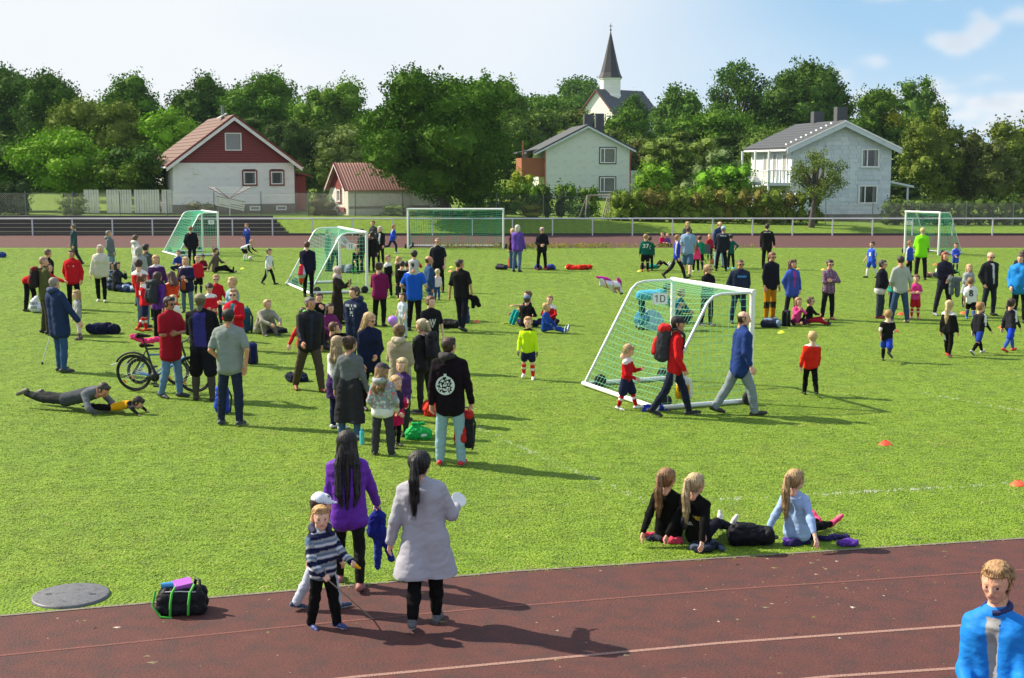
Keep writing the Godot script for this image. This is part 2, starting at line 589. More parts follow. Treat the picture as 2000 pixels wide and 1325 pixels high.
func trap(x0: float, x1: float, x2: float, x3: float, y0: float, y1: float, thick: float) -> ArrayMesh:  # a board with sloping ends: x0..x1 at y0, x2..x3 at y1
	var st := begin()
	var v := [Vector3(x0, y0, 0), Vector3(x1, y0, 0), Vector3(x3, y1, 0), Vector3(x2, y1, 0)]
	var f := Vector3(0, 0, thick)
	var t := Vector3(0, 0, thick * 0.45)
	quad(st, v[3] + t, v[2] + t, v[1] + f, v[0] + f)
	quad(st, v[0], v[1], v[2], v[3])
	quad(st, v[0] + f, v[1] + f, v[1], v[0])
	quad(st, v[3], v[2], v[2] + t, v[3] + t)
	quad(st, v[0], v[3], v[3] + t, v[0] + f)
	quad(st, v[1] + f, v[2] + t, v[2], v[1])
	return done(st)
func boards(h: Node3D, w: float, y0: float, y1: float, pitch: float, ridge: float, eave: float, m: Material, holes: Array, z := 0.0):
	# lapped boards across the gable wall, cut at the window holes [x0, x1, y0, y1] and at the roof slope
	var y := y0
	var slope := (ridge - eave) / (w * 0.5)
	while y < y1 - 0.02:
		var yt := minf(y + pitch, y1)
		for o in holes:
			for e in [o[2], o[3]]:
				if e > y + 0.012 and e < yt: yt = e
		var half0 := w * 0.5 if y <= eave else (ridge - y) / slope
		var half1 := w * 0.5 if yt <= eave else (ridge - yt) / slope
		var cuts := [[-half0, -half1]]
		for o in holes:
			if yt > o[2] + 0.01 and y < o[3] - 0.01: cuts.append([o[0], o[1]])
		cuts.append([half0, half1])
		cuts.sort_custom(func(p, q): return p[0] < q[0])
		for i in cuts.size() - 1:
			var left: float = cuts[i][1] if i > 0 else cuts[0][0]
			var right: float = cuts[i + 1][0]
			var l2: float = cuts[i][1]
			var r2: float = cuts[i + 1][1] if i == cuts.size() - 2 else cuts[i + 1][0]
			if right - left > 0.05: part(h, "board", trap(left, right, l2, r2, y, yt - 0.004, 0.02), m, Vector3(0, 0, z))
		y = yt
func window(h: Node3D, cx: float, cy: float, w: float, ht: float, frame_m: Material, trim_m: Material, z: float, mullion := 0.0, curtain := false, backed := false):
	# glazed opening into the rooms; drawn curtains where the photograph shows them
	var f := part(h, "window", boxm(w - 0.13, ht - 0.13, 0.012), M.glass, Vector3(cx, cy, z + 0.01))
	for s in [-1, 1]:
		part(f, "frame", boxm(0.07, ht, 0.09), frame_m, Vector3(s * (w * 0.5 - 0.035), 0, 0.01))
		part(f, "frame", boxm(w - 0.14, 0.07, 0.09), frame_m, Vector3(0, s * (ht * 0.5 - 0.035), 0.01))
		if trim_m:
			part(f, "trim", boxm(0.09, ht + 0.2, 0.05), trim_m, Vector3(s * (w * 0.5 + 0.047), 0, 0.025))
			part(f, "trim", boxm(w + 0.004, 0.09, 0.05), trim_m, Vector3(0, s * (ht * 0.5 + 0.047), 0.025))
		if not backed and not curtain: part(f, "curtain", boxm(w * 0.16, ht - 0.1, 0.03), M.curtain, Vector3(s * w * 0.36, 0, -0.12))
	if mullion != 0.0: part(f, "mullion", boxm(0.07, ht - 0.14, 0.08), frame_m, Vector3(mullion, 0, 0.01))
	if curtain: part(f, "curtain", boxm(w - 0.16, ht * 0.94, 0.02), M.curtain, Vector3(0, 0.02, -0.10))
	if backed: part(f, "curtain", boxm(w - 0.1, ht - 0.1, 0.006), M.curtain, Vector3(0, 0, -0.012))
func shell(h: Node3D, w: float, deep: float, eave: float, ridge: float, m: Material, y0 := 0.0, front := true) -> MeshInstance3D:   # walls and gables of a house
	var st := begin()
	var v := []
	for i in 8: v.append(Vector3(w * 0.5 if i & 1 else -w * 0.5, eave if i & 2 else y0, 0.0 if i & 4 else -deep))
	for f in [[0, 2, 3, 1], [5, 7, 6, 4], [4, 6, 2, 0], [1, 3, 7, 5], [4, 0, 1, 5]]:
		if front or f[0] != 5: quad(st, v[f[0]], v[f[1]], v[f[2]], v[f[3]])
	for z in ([0.0, -deep] if front else [-deep]):
		var a := Vector3(-w * 0.5, eave, z)
		var b := Vector3(w * 0.5, eave, z)
		var c := Vector3(0, ridge, z)
		if z == 0.0: tri(st, a, c, b)
		else: tri(st, b, c, a)
	return part(h, "wall", done(st), m)

func red_house():
	var p := D(460, 418, 90.0)
	var gy := TY(p.x, p.z) - 0.1
	var h := thing("gabled_house", "white wooden house with dark red gable and brown tiled roof", "house", Vector3(p.x, gy, p.z), deg_to_rad(22))
	var s := 90.0 / FOC
	var w := 8.1
	var eave: float = D(460, 318, 90.0).y - gy
	var ridge: float = D(460, 226, 90.0).y - gy - 0.1
	shell(h, w, 9.5, eave, ridge, M.paint_white, 0.0, false)
	part(h, "basement", boxm(w + 0.02, 0.75, 9.4), M.concrete, Vector3(0, 0.36, -4.68))
	var wy: float = D(460, 348, 90.0).y - gy
	var top_w: float = D(460, 277, 90.0).y - gy
	boards(h, w, 0.74, eave, 0.17, ridge, eave, M.paint_white, [[0.58, 1.42, wy - 0.43, wy + 0.43], [2.43, 3.27, wy - 0.43, wy + 0.43]], 0.004)
	boards(h, w, eave, ridge - 0.02, 0.17, ridge, eave, M.paint_red, [[-0.6, 0.5, top_w - 0.59, top_w + 0.59]], 0.03)
	window(h, 1.0, wy, 0.84, 0.86, M.paint_white, M.paint_red, 0.02)
	window(h, 2.85, wy, 0.84, 0.86, M.paint_white, M.paint_red, 0.02)
	window(h, -0.05, top_w, 1.1, 1.18, M.paint_white, null, 0.06, 0.0, true)
	for x in [1.3, 3.1]: window(h, x, 0.45, 0.7, 0.3, M.paint_white, null, 0.06, 0.0, false, true)
	for sd in [-1, 1]:
		var r := part(h, "roof", roof_slab(w, ridge + 0.02, eave + 0.02, 0.45, 0.45, -10.0, 0.12, sd), M.roof_brown)
		var slope := (ridge - eave) / (w * 0.5)
		var n := 13
		for k in n:       # courses of tiles
			var x := (w * 0.5 + 0.45) * (k + 0.5) / n
			var c := part(r, "tile_course", boxm((w * 0.5 + 0.45) / n * 1.16, 0.035, 10.4), M.roof_brown, Vector3(sd * x, ridge + 0.165 - slope * x, -4.77))
			c.rotation.z = -sd * atan(slope) + sd * 0.03
		part(h, "barge_board", barge(w, ridge + 0.02, eave + 0.02, 0.46, sd, 0.43, 0.24, 0.05), M.paint_white)
		part(h, "barge_cap", barge(w, ridge + 0.17, eave + 0.17, 0.47, sd, 0.40, 0.13, 0.10), M.paint_red)
		part(h, "gutter", tubem([Vector3(sd * (w * 0.5 + 0.5), eave - 0.32, 0.4), Vector3(sd * (w * 0.5 + 0.5), eave - 0.32, -9.9)], 0.06, 6), M.white)
	part(h, "drainpipe", tubem([Vector3(w * 0.5 + 0.08, eave - 0.3, -0.1), Vector3(w * 0.5 + 0.08, 0.2, -0.1)], 0.045, 6), M.slate)
	part(h, "side_porch", boxm(1.2, 2.4, 3.0), M.paint_red, Vector3(w * 0.5 + 0.6, 1.4, -3.2))
	var pr := part(h, "porch_roof", boxm(1.7, 0.1, 3.5), M.paint_red, Vector3(w * 0.5 + 0.7, 2.75, -3.2))
	pr.rotation.z = -0.2
	part(h, "stove_pipe", tubem([Vector3(-0.3, ridge - 0.3, -2.2), Vector3(-0.3, ridge + 0.85, -2.2)], 0.11, 10), M.wire)
	part(h, "flashing", boxm(0.7, 0.06, 0.6), M.paint_white, Vector3(-0.35, ridge + 0.15, -2.2), Vector3(0, 0, 0.5))
	part(h, "meter_box", boxm(0.25, 0.25, 0.1), M.paint_white, Vector3(-2.6, eave - 0.6, 0.08))

func grey_house():
	var p := D(1147, 390, 118.0)
	var gy := TY(p.x, p.z)
	var h := thing("grey_house", "two storey grey green house with rust brown balcony behind the shrubs", "house", Vector3(p.x, gy, p.z), deg_to_rad(6))
	var w := 7.5
	var eave: float = D(1147, 289, 118.0).y - gy
	var ridge: float = D(1147, 244, 118.0).y - gy - 0.1
	shell(h, w, 9.0, eave, ridge, M.paint_grey, 0.0, false)
	var w1: float = D(1147, 304, 118.0).y - gy
	var w0: float = D(1147, 361, 118.0).y - gy
	boards(h, w, 0.0, ridge - 0.02, 0.2, ridge, eave, M.paint_grey, [[1.125, 2.475, w1 - 0.65, w1 + 0.65], [1.125, 2.475, w0 - 0.65, w0 + 0.65]], 0.004)
	window(h, 1.8, w1, 1.35, 1.3, M.white, M.slate, 0.02, -0.3, true)
	window(h, 1.8, w0, 1.35, 1.3, M.white, M.slate, 0.02, -0.3, true)
	for sd in [-1, 1]:
		part(h, "roof", roof_slab(w, ridge + 0.02, eave + 0.02, 0.5 if sd > 0 else 1.0, 0.4, -9.4, 0.14, sd), M.roof_dark)
		part(h, "barge_board", barge(w, ridge + 0.0, eave + 0.0, 0.5 if sd > 0 else 1.0, sd, 0.39, 0.16, 0.05), M.paint_blue)
	part(h, "balcony_roof", boxm(2.4, 0.10, 5.0), M.slate, Vector3(-w * 0.5 - 1.2, eave - 0.25, -3.2), Vector3(0, 0, 0.16))
	var b := part(h, "balcony", boxm(0.08, 1.65, 4.4), M.paint_rust, Vector3(-w * 0.5 - 2.0, eave - 1.7, -2.6))
	part(b, "balcony_front", boxm(2.0, 1.65, 0.08), M.paint_rust, Vector3(1.0, 0, 2.2))
	part(b, "balcony_floor", boxm(2.0, 0.14, 4.4), M.oldwood, Vector3(1.0, -0.72, 0))
	part(b, "balcony_post", boxm(0.12, 2.6, 0.12), M.paint_rust, Vector3(0.1, 1.0, 2.1))
	part(b, "window", boxm(0.5, 0.5, 0.05), M.curtain, Vector3(0.5, 0.9, 0.4))
	part(h, "corner_board", boxm(0.12, eave, 0.12), M.paint_rust, Vector3(-w * 0.5 - 0.03, eave * 0.5, 0.05))
	part(h, "drainpipe", tubem([Vector3(w * 0.5 + 0.07, eave - 0.2, 0.05), Vector3(w * 0.5 + 0.07, 0.2, 0.05)], 0.05, 6), M.paint_rust)
	for x in [-0.3, 0.95]: part(h, "chimney", boxm(0.75, 1.5 if x < 0 else 1.75, 0.7), M.slate, Vector3(x + 0.75, ridge + 0.35, -3.0 - x))
	part(h, "side_shed", boxm(1.6, 2.4, 3.0), M.paint_grey, Vector3(w * 0.5 + 0.8, 1.2, -4.0))

func blue_house():
	var p := D(1641, 428, 94.0)
	var gy := TY(p.x, p.z)
	var h := thing("tiled_house", "two storey pale blue house with square wall tiles and white balcony", "house", Vector3(p.x, gy, p.z), deg_to_rad(7))
	var w := 7.25
	var eave: float = D(1641, 287, 94.0).y - gy
	var ridge: float = D(1641, 236, 94.0).y - gy - 0.15
	var deep := 9.5
	shell(h, w, deep, eave, ridge, M.paint_blue, 0.0, false)
	part(h, "plinth", boxm(w + 0.06, 0.5, deep), M.concrete, Vector3(0, 0.2, -deep * 0.5 + 0.03))
	var w1: float = D(1641, 309, 94.0).y - gy
	var w0: float = D(1641, 380, 94.0).y - gy
	boards(h, w, 0.0, ridge - 0.02, 0.5, ridge, eave, M.paint_blue, [[1.425, 2.675, w1 - 0.625, w1 + 0.625], [1.295, 2.645, w0 - 0.625, w0 + 0.625]], -0.024)
	# square fibre tiles in half-bond, cut at the slope; three shades
	var shades := []
	for k in 3: shades.append(grained([C(206, 215, 222), C(212, 220, 226), C(198, 208, 217)][k], 0.08, 0.7, 0.9, 0.015, 0.4, 70 + k))
	var tile := boxm(0.592, 0.292, 0.03)
	var slope := (ridge - eave) / (w * 0.5)
	var y := 0.6
	var row := 0
	while y < ridge - 0.25:
		var x := -w * 0.5 + (0.15 if row % 2 else 0.3)
		while x < w * 0.5:
			var lo := maxf(x - 0.3, -w * 0.5)
			var hi := minf(x + 0.3, w * 0.5)
			var lim := w * 0.5 if y + 0.15 < eave else (ridge - y - 0.15) / slope
			lo = maxf(lo, -lim)
			hi = minf(hi, lim)
			var clear := true
			for o in [[1.35, 2.75, w1 - 0.72, w1 + 0.72], [1.2, 2.75, w0 - 0.72, w0 + 0.72]]:
				if y + 0.15 > o[2] and y - 0.15 < o[3]:
					if lo < o[1] and hi > o[0]:
						if lo < o[0]: hi = o[0]
						elif hi > o[1]: lo = o[1]
						else: clear = false
			if clear and hi - lo > 0.06:
				var t := part(h, "wall_tile", tile, shades[rng.randi() % 3], Vector3((lo + hi) * 0.5, y, 0.014 + rng.randf() * 0.006))
				t.scale.x = (hi - lo - 0.01) / 0.6
				t.rotation.x = -0.03
			x += 0.6
		y += 0.3
		row += 1
	window(h, 2.05, w1, 1.25, 1.25, M.white, M.paint_blue, 0.02, -0.22)
	window(h, 1.97, w0, 1.35, 1.25, M.white, M.paint_blue, 0.02, -0.22)
	for sd in [-1, 1]:
		var r := part(h, "roof", roof_slab(w, ridge + 0.02, eave + 0.02, 0.5, 0.5, -deep - 0.5, 0.14, sd), M.roof_dark)
		for k in 9:
			var x: float = (w * 0.5 + 0.5) * (k + 0.5) / 9.0
			var c := part(r, "tile_course", boxm(0.54, 0.03, deep + 0.98), M.roof_dark, Vector3(sd * x, ridge + 0.185 - slope * x, -deep * 0.5))
			c.rotation.z = -sd * atan(slope) + sd * 0.035
		part(h, "barge_board", barge(w, ridge + 0.03, eave + 0.03, 0.52, sd, 0.49, 0.30, 0.05), M.paint_blue)
		part(h, "barge_cap", barge(w, ridge + 0.17, eave + 0.17, 0.54, sd, 0.46, 0.12, 0.10), M.white)
	for k in 10: part(h, "roof_step", boxm(0.08, 0.09, 0.35), M.white, Vector3(-0.5 - k * 0.36, ridge + 0.24 - slope * (0.5 + k * 0.36), -0.9))
	part(h, "gutter", tubem([Vector3(-w * 0.5 - 0.55, eave - 0.25, 0.4), Vector3(-w * 0.5 - 0.55, eave - 0.25, -deep)], 0.07, 6), M.white)
	for k in 2: part(h, "chimney", boxm(0.75, 1.5, 0.7), M.slate, Vector3(0.25 - k * 0.05, ridge + 0.25 + 0.15 * (1 - k), -1.2 - k * 4.6))
	# balcony along the side, with upright pales
	var b := part(h, "balcony", boxm(1.6, 0.2, 6.6), M.paint_blue, Vector3(-w * 0.5 - 0.8, 2.55, -3.6))
	for k in 26: part(b, "pale", boxm(0.03, 0.8, 0.11), M.white, Vector3(-0.78, 0.5, -3.2 + k * 0.255))
	for k in 6: part(b, "pale", boxm(0.11, 0.8, 0.03), M.white, Vector3(-0.65 + k * 0.26, 0.5, 3.28))
	part(b, "handrail", boxm(0.1, 0.07, 6.7), M.white, Vector3(-0.78, 0.94, 0))
	part(b, "handrail", boxm(1.5, 0.07, 0.1), M.white, Vector3(0.02, 0.942, 3.28))
	for z in [3.2, 0.0, -3.2]: part(b, "balcony_post", boxm(0.12, 4.6, 0.12), M.white, Vector3(-0.72, 0.05, z))
	for k in 3:
		var win := part(h, "window", boxm(0.05, 1.7, 0.9), M.curtain, Vector3(-w * 0.5 - 0.01, eave - 1.35, -1.4 - k * 2.2))
		part(win, "frame", boxm(0.06, 1.8, 0.12), M.white, Vector3(-0.03, 0, 0.45))
		part(win, "frame", boxm(0.06, 1.8, 0.12), M.white, Vector3(-0.03, 0, -0.45))
		part(win, "pane", boxm(0.02, 1.6, 0.8), M.glass, Vector3(-0.035, 0, 0))
	part(h, "garage_door", boxm(0.05, 2.0, 2.6), M.timber, Vector3(-w * 0.5 - 0.02, 1.1, -2.5))
	# porch at the other side
	var pr := part(h, "porch_roof", boxm(1.9, 0.14, 3.0), M.paint_blue, Vector3(w * 0.5 + 0.85, 2.55, -1.6), Vector3(0, 0, -0.2))
	pr.name = "porch_roof"
	part(h, "porch_post", boxm(0.12, 2.4, 0.12), M.paint_blue, Vector3(w * 0.5 + 1.4, 1.2, -0.3))
	var dr := part(h, "door", boxm(0.06, 2.0, 0.95), M.slate, Vector3(w * 0.5 + 0.03, 1.2, -1.5))
	part(dr, "handle", boxm(0.05, 0.05, 0.14), M.steel, Vector3(0.05, 0, 0.35))

func garden_shed():
	var p := D(681, 424, 87.0)
	var gy := TY(p.x, p.z)
	var h := thing("garden_shed", "cream boarded shed with red gable and corrugated pink red roof", "shed", Vector3(p.x, gy, p.z), deg_to_rad(-62))
	# local gable faces +z, turned towards the sun; the long wall shows to the field
	var w := 3.3
	var deep := 6.6
	var eave: float = D(681, 366, 87.0).y - gy
	var ridge: float = eave + 1.5
	var o := Node3D.new()
	o.name = "walls"
	h.add_child(o)
	o.position = Vector3(-w * 0.5, 0, 0)
	shell(o, w, deep, eave, ridge, M.paint_cream)
	boards(o, w, eave - 0.05, ridge - 0.05, 0.16, ridge, eave, M.paint_red, [], 0.03)
	var wd := boxm(0.185, eave - 0.1, 0.03)
	for k in 17: part(o, "board", wd, M.paint_cream, Vector3(-w * 0.5 + 0.1 + k * 0.194, eave * 0.5 - 0.04, 0.014 + 0.008 * (k % 2)))
	var sb := boxm(0.03, eave - 0.15, 0.225)
	for k in 28: part(o, "board", sb, M.paint_cream, Vector3(w * 0.5 + 0.014 + 0.010 * (k % 2), eave * 0.5 + 0.02, -0.12 - k * 0.235))
	part(o, "base_beam", boxm(0.08, 0.16, deep), M.timber, Vector3(w * 0.5 + 0.03, 0.5, -deep * 0.5))
	window(o, 0.1, 1.25, 0.6, 0.8, M.paint_white, M.paint_red, 0.06, 0.0, false, true)
	part(o, "bench_board", boxm(1.2, 0.3, 0.06), M.paint_red, Vector3(0.6, 0.35, 0.12))
	for sd in [-1, 1]:
		var r := part(o, "roof", roof_slab(w, ridge + 0.02, eave + 0.02, 0.3, 0.35, -deep - 0.3, 0.05, sd), M.roof_red)
		var slope := (ridge - eave) / (w * 0.5)
		var ln := (w * 0.5 + 0.3) / cos(atan(slope))
		var rib := tubem([Vector3(-ln * 0.5, 0, 0), Vector3(ln * 0.5, 0, 0)], 0.035, 6)
		for k in 36:
			var q := part(r, "roof_rib", rib, M.roof_red, Vector3(sd * (w * 0.5 + 0.3) * 0.5, ridge + 0.075 - slope * (w * 0.5 + 0.3) * 0.5, 0.25 - k * 0.195))
			q.rotation.z = -sd * atan(slope)
		part(o, "barge_board", barge(w, ridge + 0.07, eave + 0.07, 0.32, sd, 0.34, 0.16, 0.04), M.paint_white)
		part(o, "barge_cap", barge(w, ridge + 0.12, eave + 0.12, 0.34, sd, 0.32, 0.08, 0.08), M.paint_red)

func church():
	var d := 250.0
	var p := D(1190, 215, d)
	var gy := p.y - 7.0
	var h := thing("church", "white church with slate roof and tall dark pointed spire above the trees", "church", Vector3(p.x, gy, p.z), deg_to_rad(-48))
	var k := d / FOC
	var w := 9.5
	var eave := 6.0
	var ridge: float = D(1169, 176, d).y - gy
	var o := Node3D.new()
	o.name = "nave"
	h.add_child(o)
	o.position = Vector3(-1.6, 0, 1.6)
	shell(o, w, 12.0, eave, ridge, M.paint_white)
	for sd in [-1, 1]:
		part(o, "roof", roof_slab(w, ridge + 0.05, eave + 0.05, 0.5, 0.4, -12.4, 0.2, sd), M.slate)
		part(o, "barge_board", barge(w, ridge + 0.1, eave + 0.1, 0.52, sd, 0.38, 0.22, 0.1), M.paint_red)
	# tower: eight-sided lantern on a square base, needle spire with a flared foot, cross
	var c := Vector3(0.0, 0, 0)
	var tp := D(1194, 190, d).y - gy
	var t1: float = D(1194, 150, d).y - gy
	var tip: float = D(1194, 58, d).y - gy
	var r := 20.5 * k
	var tw := Node3D.new()
	tw.name = "tower"
	h.add_child(tw)
	tw.position = h.to_local(Vector3(D(1194, 190, d).x, gy, p.z - 3.0)) if h.is_inside_tree() else Vector3.ZERO
	tw.rotation.y = deg_to_rad(48)
	var st := begin()
	lathe(st, [Vector2(r * 1.1, 0), Vector2(r * 1.1, tp + 0.4), Vector2(r * 0.98, tp + 0.7), Vector2(r * 0.98, t1 - 0.35), Vector2(r * 1.08, t1 - 0.3), Vector2(r * 1.08, t1)], 8, Vector3.ZERO, false)
	part(tw, "lantern", done(st), M.paint_white)
	var sp := begin()
	lathe(sp, [Vector2(r * 1.16, t1 - 0.05), Vector2(r * 0.93, t1 + 0.9), Vector2(r * 0.62, t1 + (tip - t1) * 0.38), Vector2(0.05, tip)], 8, Vector3.ZERO, false)
	part(tw, "spire", done(sp), grained(C(32, 32, 37), 0.25, 0.6, 0.5, 0.03, 1.0, 77))
	part(tw, "cross_staff", tubem([Vector3(0, tip - 0.2, 0), Vector3(0, tip + 1.4, 0)], 0.06, 6), M.black)
	part(tw, "cross_arm", boxm(0.7, 0.1, 0.1), M.black, Vector3(0, tip + 0.95, 0))
	var ball := SphereMesh.new()
	ball.radius = 0.18
	ball.height = 0.36
	part(tw, "ball", ball, M.black, Vector3(0, tip + 0.25, 0))

func garden_things():
	# rotary drier with folded arms
	var a := D(449, 424, 86.0)
	var gy := TY(a.x, a.z)
	var r := thing("rotary_drier", "rotary clothes drier with red arms in front of the white gable wall", "clothes drier", Vector3(a.x, gy, a.z))
	var top: float = D(449, 388, 86.0).y - gy
	part(r, "pole", tubem([Vector3.ZERO, Vector3(0, top, 0)], 0.03, 6), M.steel)
	var tips := []
	for k in 4:
		var an := k * PI / 2 + 0.35
		var tip := Vector3(cos(an) * 1.6, top + 0.72, sin(an) * 1.6)
		tips.append(tip)
		part(r, "arm", tubem([Vector3(0, top, 0), tip], 0.022, 6), M.paint_red)
	for f in [0.55, 0.7, 0.85, 1.0]:
		var st := begin()
		for k in 4: tube(st, [Vector3(0, top, 0).lerp(tips[k], f), Vector3(0, top, 0).lerp(tips[(k + 1) % 4], f)], [0.007], 4, false)
		part(r, "line", done(st), M.white)
	# garden swing seat lying tilted
	var b := D(450, 402, 87.0)
	var s := thing("garden_bench", "tilted slatted white garden bench back beside the clothes drier", "bench", Vector3(b.x, TY(b.x, b.z), b.z), 0.1)
	var fr := part(s, "backrest", boxm(1.9, 0.05, 0.06), M.timber, Vector3(0.05, 1.05, 0), Vector3(0, 0, -0.2))
	for k in 4: part(fr, "slat", boxm(1.86, 0.1, 0.03), M.paint_cream, Vector3(0, -0.12 - k * 0.14, 0))
	for x in [-0.8, 0.8]: part(s, "leg", boxm(0.06, 1.1 - x * 0.2, 0.06), M.timber, Vector3(x, 0.54 - x * 0.1, -0.07))
	# pale board fence panels by the hedge
	var fp := D(182, 415, 89.0)
	var brd := boxm(0.14, 1.55, 0.025)
	for q in [[164, 196], [208, 262], [262, 316], [316, 350]]:
		var p0 := D(q[0], 415, 89.0)
		var p1 := D(q[1], 415, 89.0)
		var f := thing("board_fence", "weathered pale board fence panel behind the garden bushes", "fence", Vector3(p0.x, TY(p0.x, p0.z), p0.z), 0, "pale board fence panels")
		var n := int((p1.x - p0.x) / 0.17)
		for k in n: part(f, "board", brd, M.paint_cream, Vector3(0.09 + k * 0.17, 0.85, 0.02 * (k % 2)))
		part(f, "rail", boxm(p1.x - p0.x, 0.09, 0.05), M.timber, Vector3((p1.x - p0.x) * 0.5, 0.4, -0.06))
	# children's swing frame
	var w := D(1160, 428, 88.0)
	var wy := TY(w.x, w.z)
	var sw := thing("swing_frame", "wooden swing frame with a ladder leg on the garden lawn", "swing", Vector3(w.x, wy, w.z), 0.5)
	var hh: float = D(1160, 382, 88.0).y - wy
	part(sw, "top_beam", tubem([Vector3(-0.4, hh, -0.2), Vector3(0.9, hh, 0.5)], 0.05, 6), M.timber)
	for q in [[-0.4, -0.2, -1.0, 0.5], [-0.4, -0.2, -0.5, -1.1], [0.9, 0.5, 1.2, -0.5], [0.9, 0.5, 0.2, 1.3], [0.8, 0.45, -0.1, 1.15]]:
		part(sw, "leg", tubem([Vector3(q[0], hh, q[1]), Vector3(q[2], 0, q[3])], 0.045, 6), M.timber)
	for k in 5:
		var f := 0.15 + k * 0.17
		part(sw, "rung", tubem([Vector3(0.9, hh, 0.5).lerp(Vector3(0.2, 0, 1.3), f), Vector3(0.8, hh, 0.45).lerp(Vector3(-0.1, 0, 1.15), f)], 0.02, 5), M.timber)
	# playhouse roof behind the hedge, white battens
	var ph := D(1505, 420, 89.0)
	var py := TY(ph.x, ph.z)
	var hut := thing("playhouse", "small hut with grey roof and white battens behind the hedge", "hut", Vector3(ph.x, py, ph.z), -0.15)
	var hh2: float = D(1505, 397, 89.0).y - py
	part(hut, "wall", boxm(2.2, hh2, 1.8), M.paint_white, Vector3(0.2, hh2 * 0.5, 0))
	var rf := part(hut, "roof", boxm(3.0, 0.08, 1.5), M.slate, Vector3(0.2, hh2 + 0.3, 0.6), Vector3(0.45, 0, 0))
	for k in 7: part(rf, "batten", boxm(0.07, 0.05, 1.5), M.white, Vector3(-1.4 + k * 0.46, 0.06, 0))
	part(hut, "roof", boxm(3.0, 0.08, 1.5), M.slate, Vector3(0.2, hh2 + 0.3, -0.7), Vector3(-0.45, 0, 0))
	part(hut, "barge_board", boxm(0.06, 0.14, 1.5), M.paint_red, Vector3(-1.33, hh2 + 0.33, 0.6), Vector3(0.45, 0, 0))

# ======================================================== trees, hedges, shrubs
var leafm := {}
func leaf_mesh(size: float, n: int, sd: int) -> ArrayMesh:      # a spray of small pointed leaves
	var r := RandomNumberGenerator.new()
	r.seed = sd
	var st := begin()
	for k in n:
		var o := Vector3(r.randfn(0, 0.42), r.randfn(0, 0.3), r.randfn(0, 0.42)) * size
		var u := Vector3(r.randfn(0, 1), r.randfn(0, 0.5) - 0.2, r.randfn(0, 1)).normalized()
		var v := u.cross(Vector3(r.randfn(0, 0.5), 1, r.randfn(0, 0.5))).normalized()
		var l := size * r.randf_range(0.38, 0.62)
		var w := l * 0.36
		var bend := u.cross(v) * l * 0.15
		quad(st, o - u * l * 0.5, o - v * w + bend, o + u * l * 0.5, o + v * w + bend)
	return done(st)
func foliage(parent: Node, called: String, places: Array, cols: Array, key: String, size: float):
	if not leafm.has(key):
		var v := []
		for k in 5: v.append(leaf_mesh(size, 6, leafm.size() * 7 + 3 + k).surface_get_arrays(0))
		leafm[key] = v
	var vs := PackedVector3Array()
	var ns := PackedVector3Array()
	var cs := PackedColorArray()
	var fill := PackedColorArray()
	for i in places.size():
		var a: Array = leafm[key][i % 5]
		var t: Transform3D = places[i]
		vs.append_array(t * (a[Mesh.ARRAY_VERTEX] as PackedVector3Array))
		ns.append_array(Transform3D(t.basis.orthonormalized(), Vector3.ZERO) * (a[Mesh.ARRAY_NORMAL] as PackedVector3Array))
		fill.resize((a[Mesh.ARRAY_VERTEX] as PackedVector3Array).size())
		fill.fill(cols[i])
		cs.append_array(fill)
	leaf_total += places.size()
	for q in inner:
		var n := 9
		var pts := []
		for j in n + 1:
			for i in n * 2:
				var th := PI * j / n
				var ph := TAU * i / (n * 2)
				var d := Vector3(sin(th) * cos(ph), cos(th), sin(th) * sin(ph))
				var c: Vector3 = q[0]
				pts.append(c + d * (q[1] as Vector3) * (1.0 + 0.45 * nz.get_noise_3dv((c + d * (q[1] as Vector3)) * 1.7)))
		for j in n:
			for i in n * 2:
				var a: Vector3 = pts[j * n * 2 + i]
				var b: Vector3 = pts[j * n * 2 + (i + 1) % (n * 2)]
				var c: Vector3 = pts[(j + 1) * n * 2 + (i + 1) % (n * 2)]
				var e: Vector3 = pts[(j + 1) * n * 2 + i]
				var nn := (b - a + c - e).cross(a - e).normalized()
				var out := ((a + c) * 0.5 - (q[0] as Vector3)).normalized()
				if nn.dot(out) < 0: nn = -nn
				for v in [a, c, b, a, e, c]:
					vs.append(v)
					ns.append(nn)
					cs.append(q[2])
	inner.clear()
	var arr := []
	arr.resize(Mesh.ARRAY_MAX)
	arr[Mesh.ARRAY_VERTEX] = vs
	arr[Mesh.ARRAY_NORMAL] = ns
	arr[Mesh.ARRAY_COLOR] = cs
	var m := ArrayMesh.new()
	m.add_surface_from_arrays(Mesh.PRIMITIVE_TRIANGLES, arr)
	part(parent, called, m, M.leaf)
var leaf_total := 0
var cores := true
var inner := []      # the dense leaf mass inside each lobe
func lobe(places: Array, cols: Array, c: Vector3, rad: Vector3, n: int, col: Color, vary: float):
	if cores: inner.append([c, rad * 0.62, col])
	for i in n:
		var d := Vector3(rng.randfn(), rng.randfn(), rng.randfn()).normalized()
		var q := pow(rng.randf(), 0.38)
		if rng.randf() < 0.09: q *= 1.3
		var p := c + d * rad * q
		var b := Basis(Vector3(rng.randfn(), rng.randfn(), rng.randfn()).normalized(), rng.randf() * TAU)
		var s := rng.randf_range(0.7, 1.3)
		places.append(Transform3D(b.scaled(Vector3.ONE * s), p))
		var t := rng.randfn(0, vary)
		cols.append(Color(clampf(col.r * (1 + t * 1.2), 0.004, 1), clampf(col.g * (1 + t), 0.006, 1), clampf(col.b * (1 + t * 0.6), 0.002, 1)))
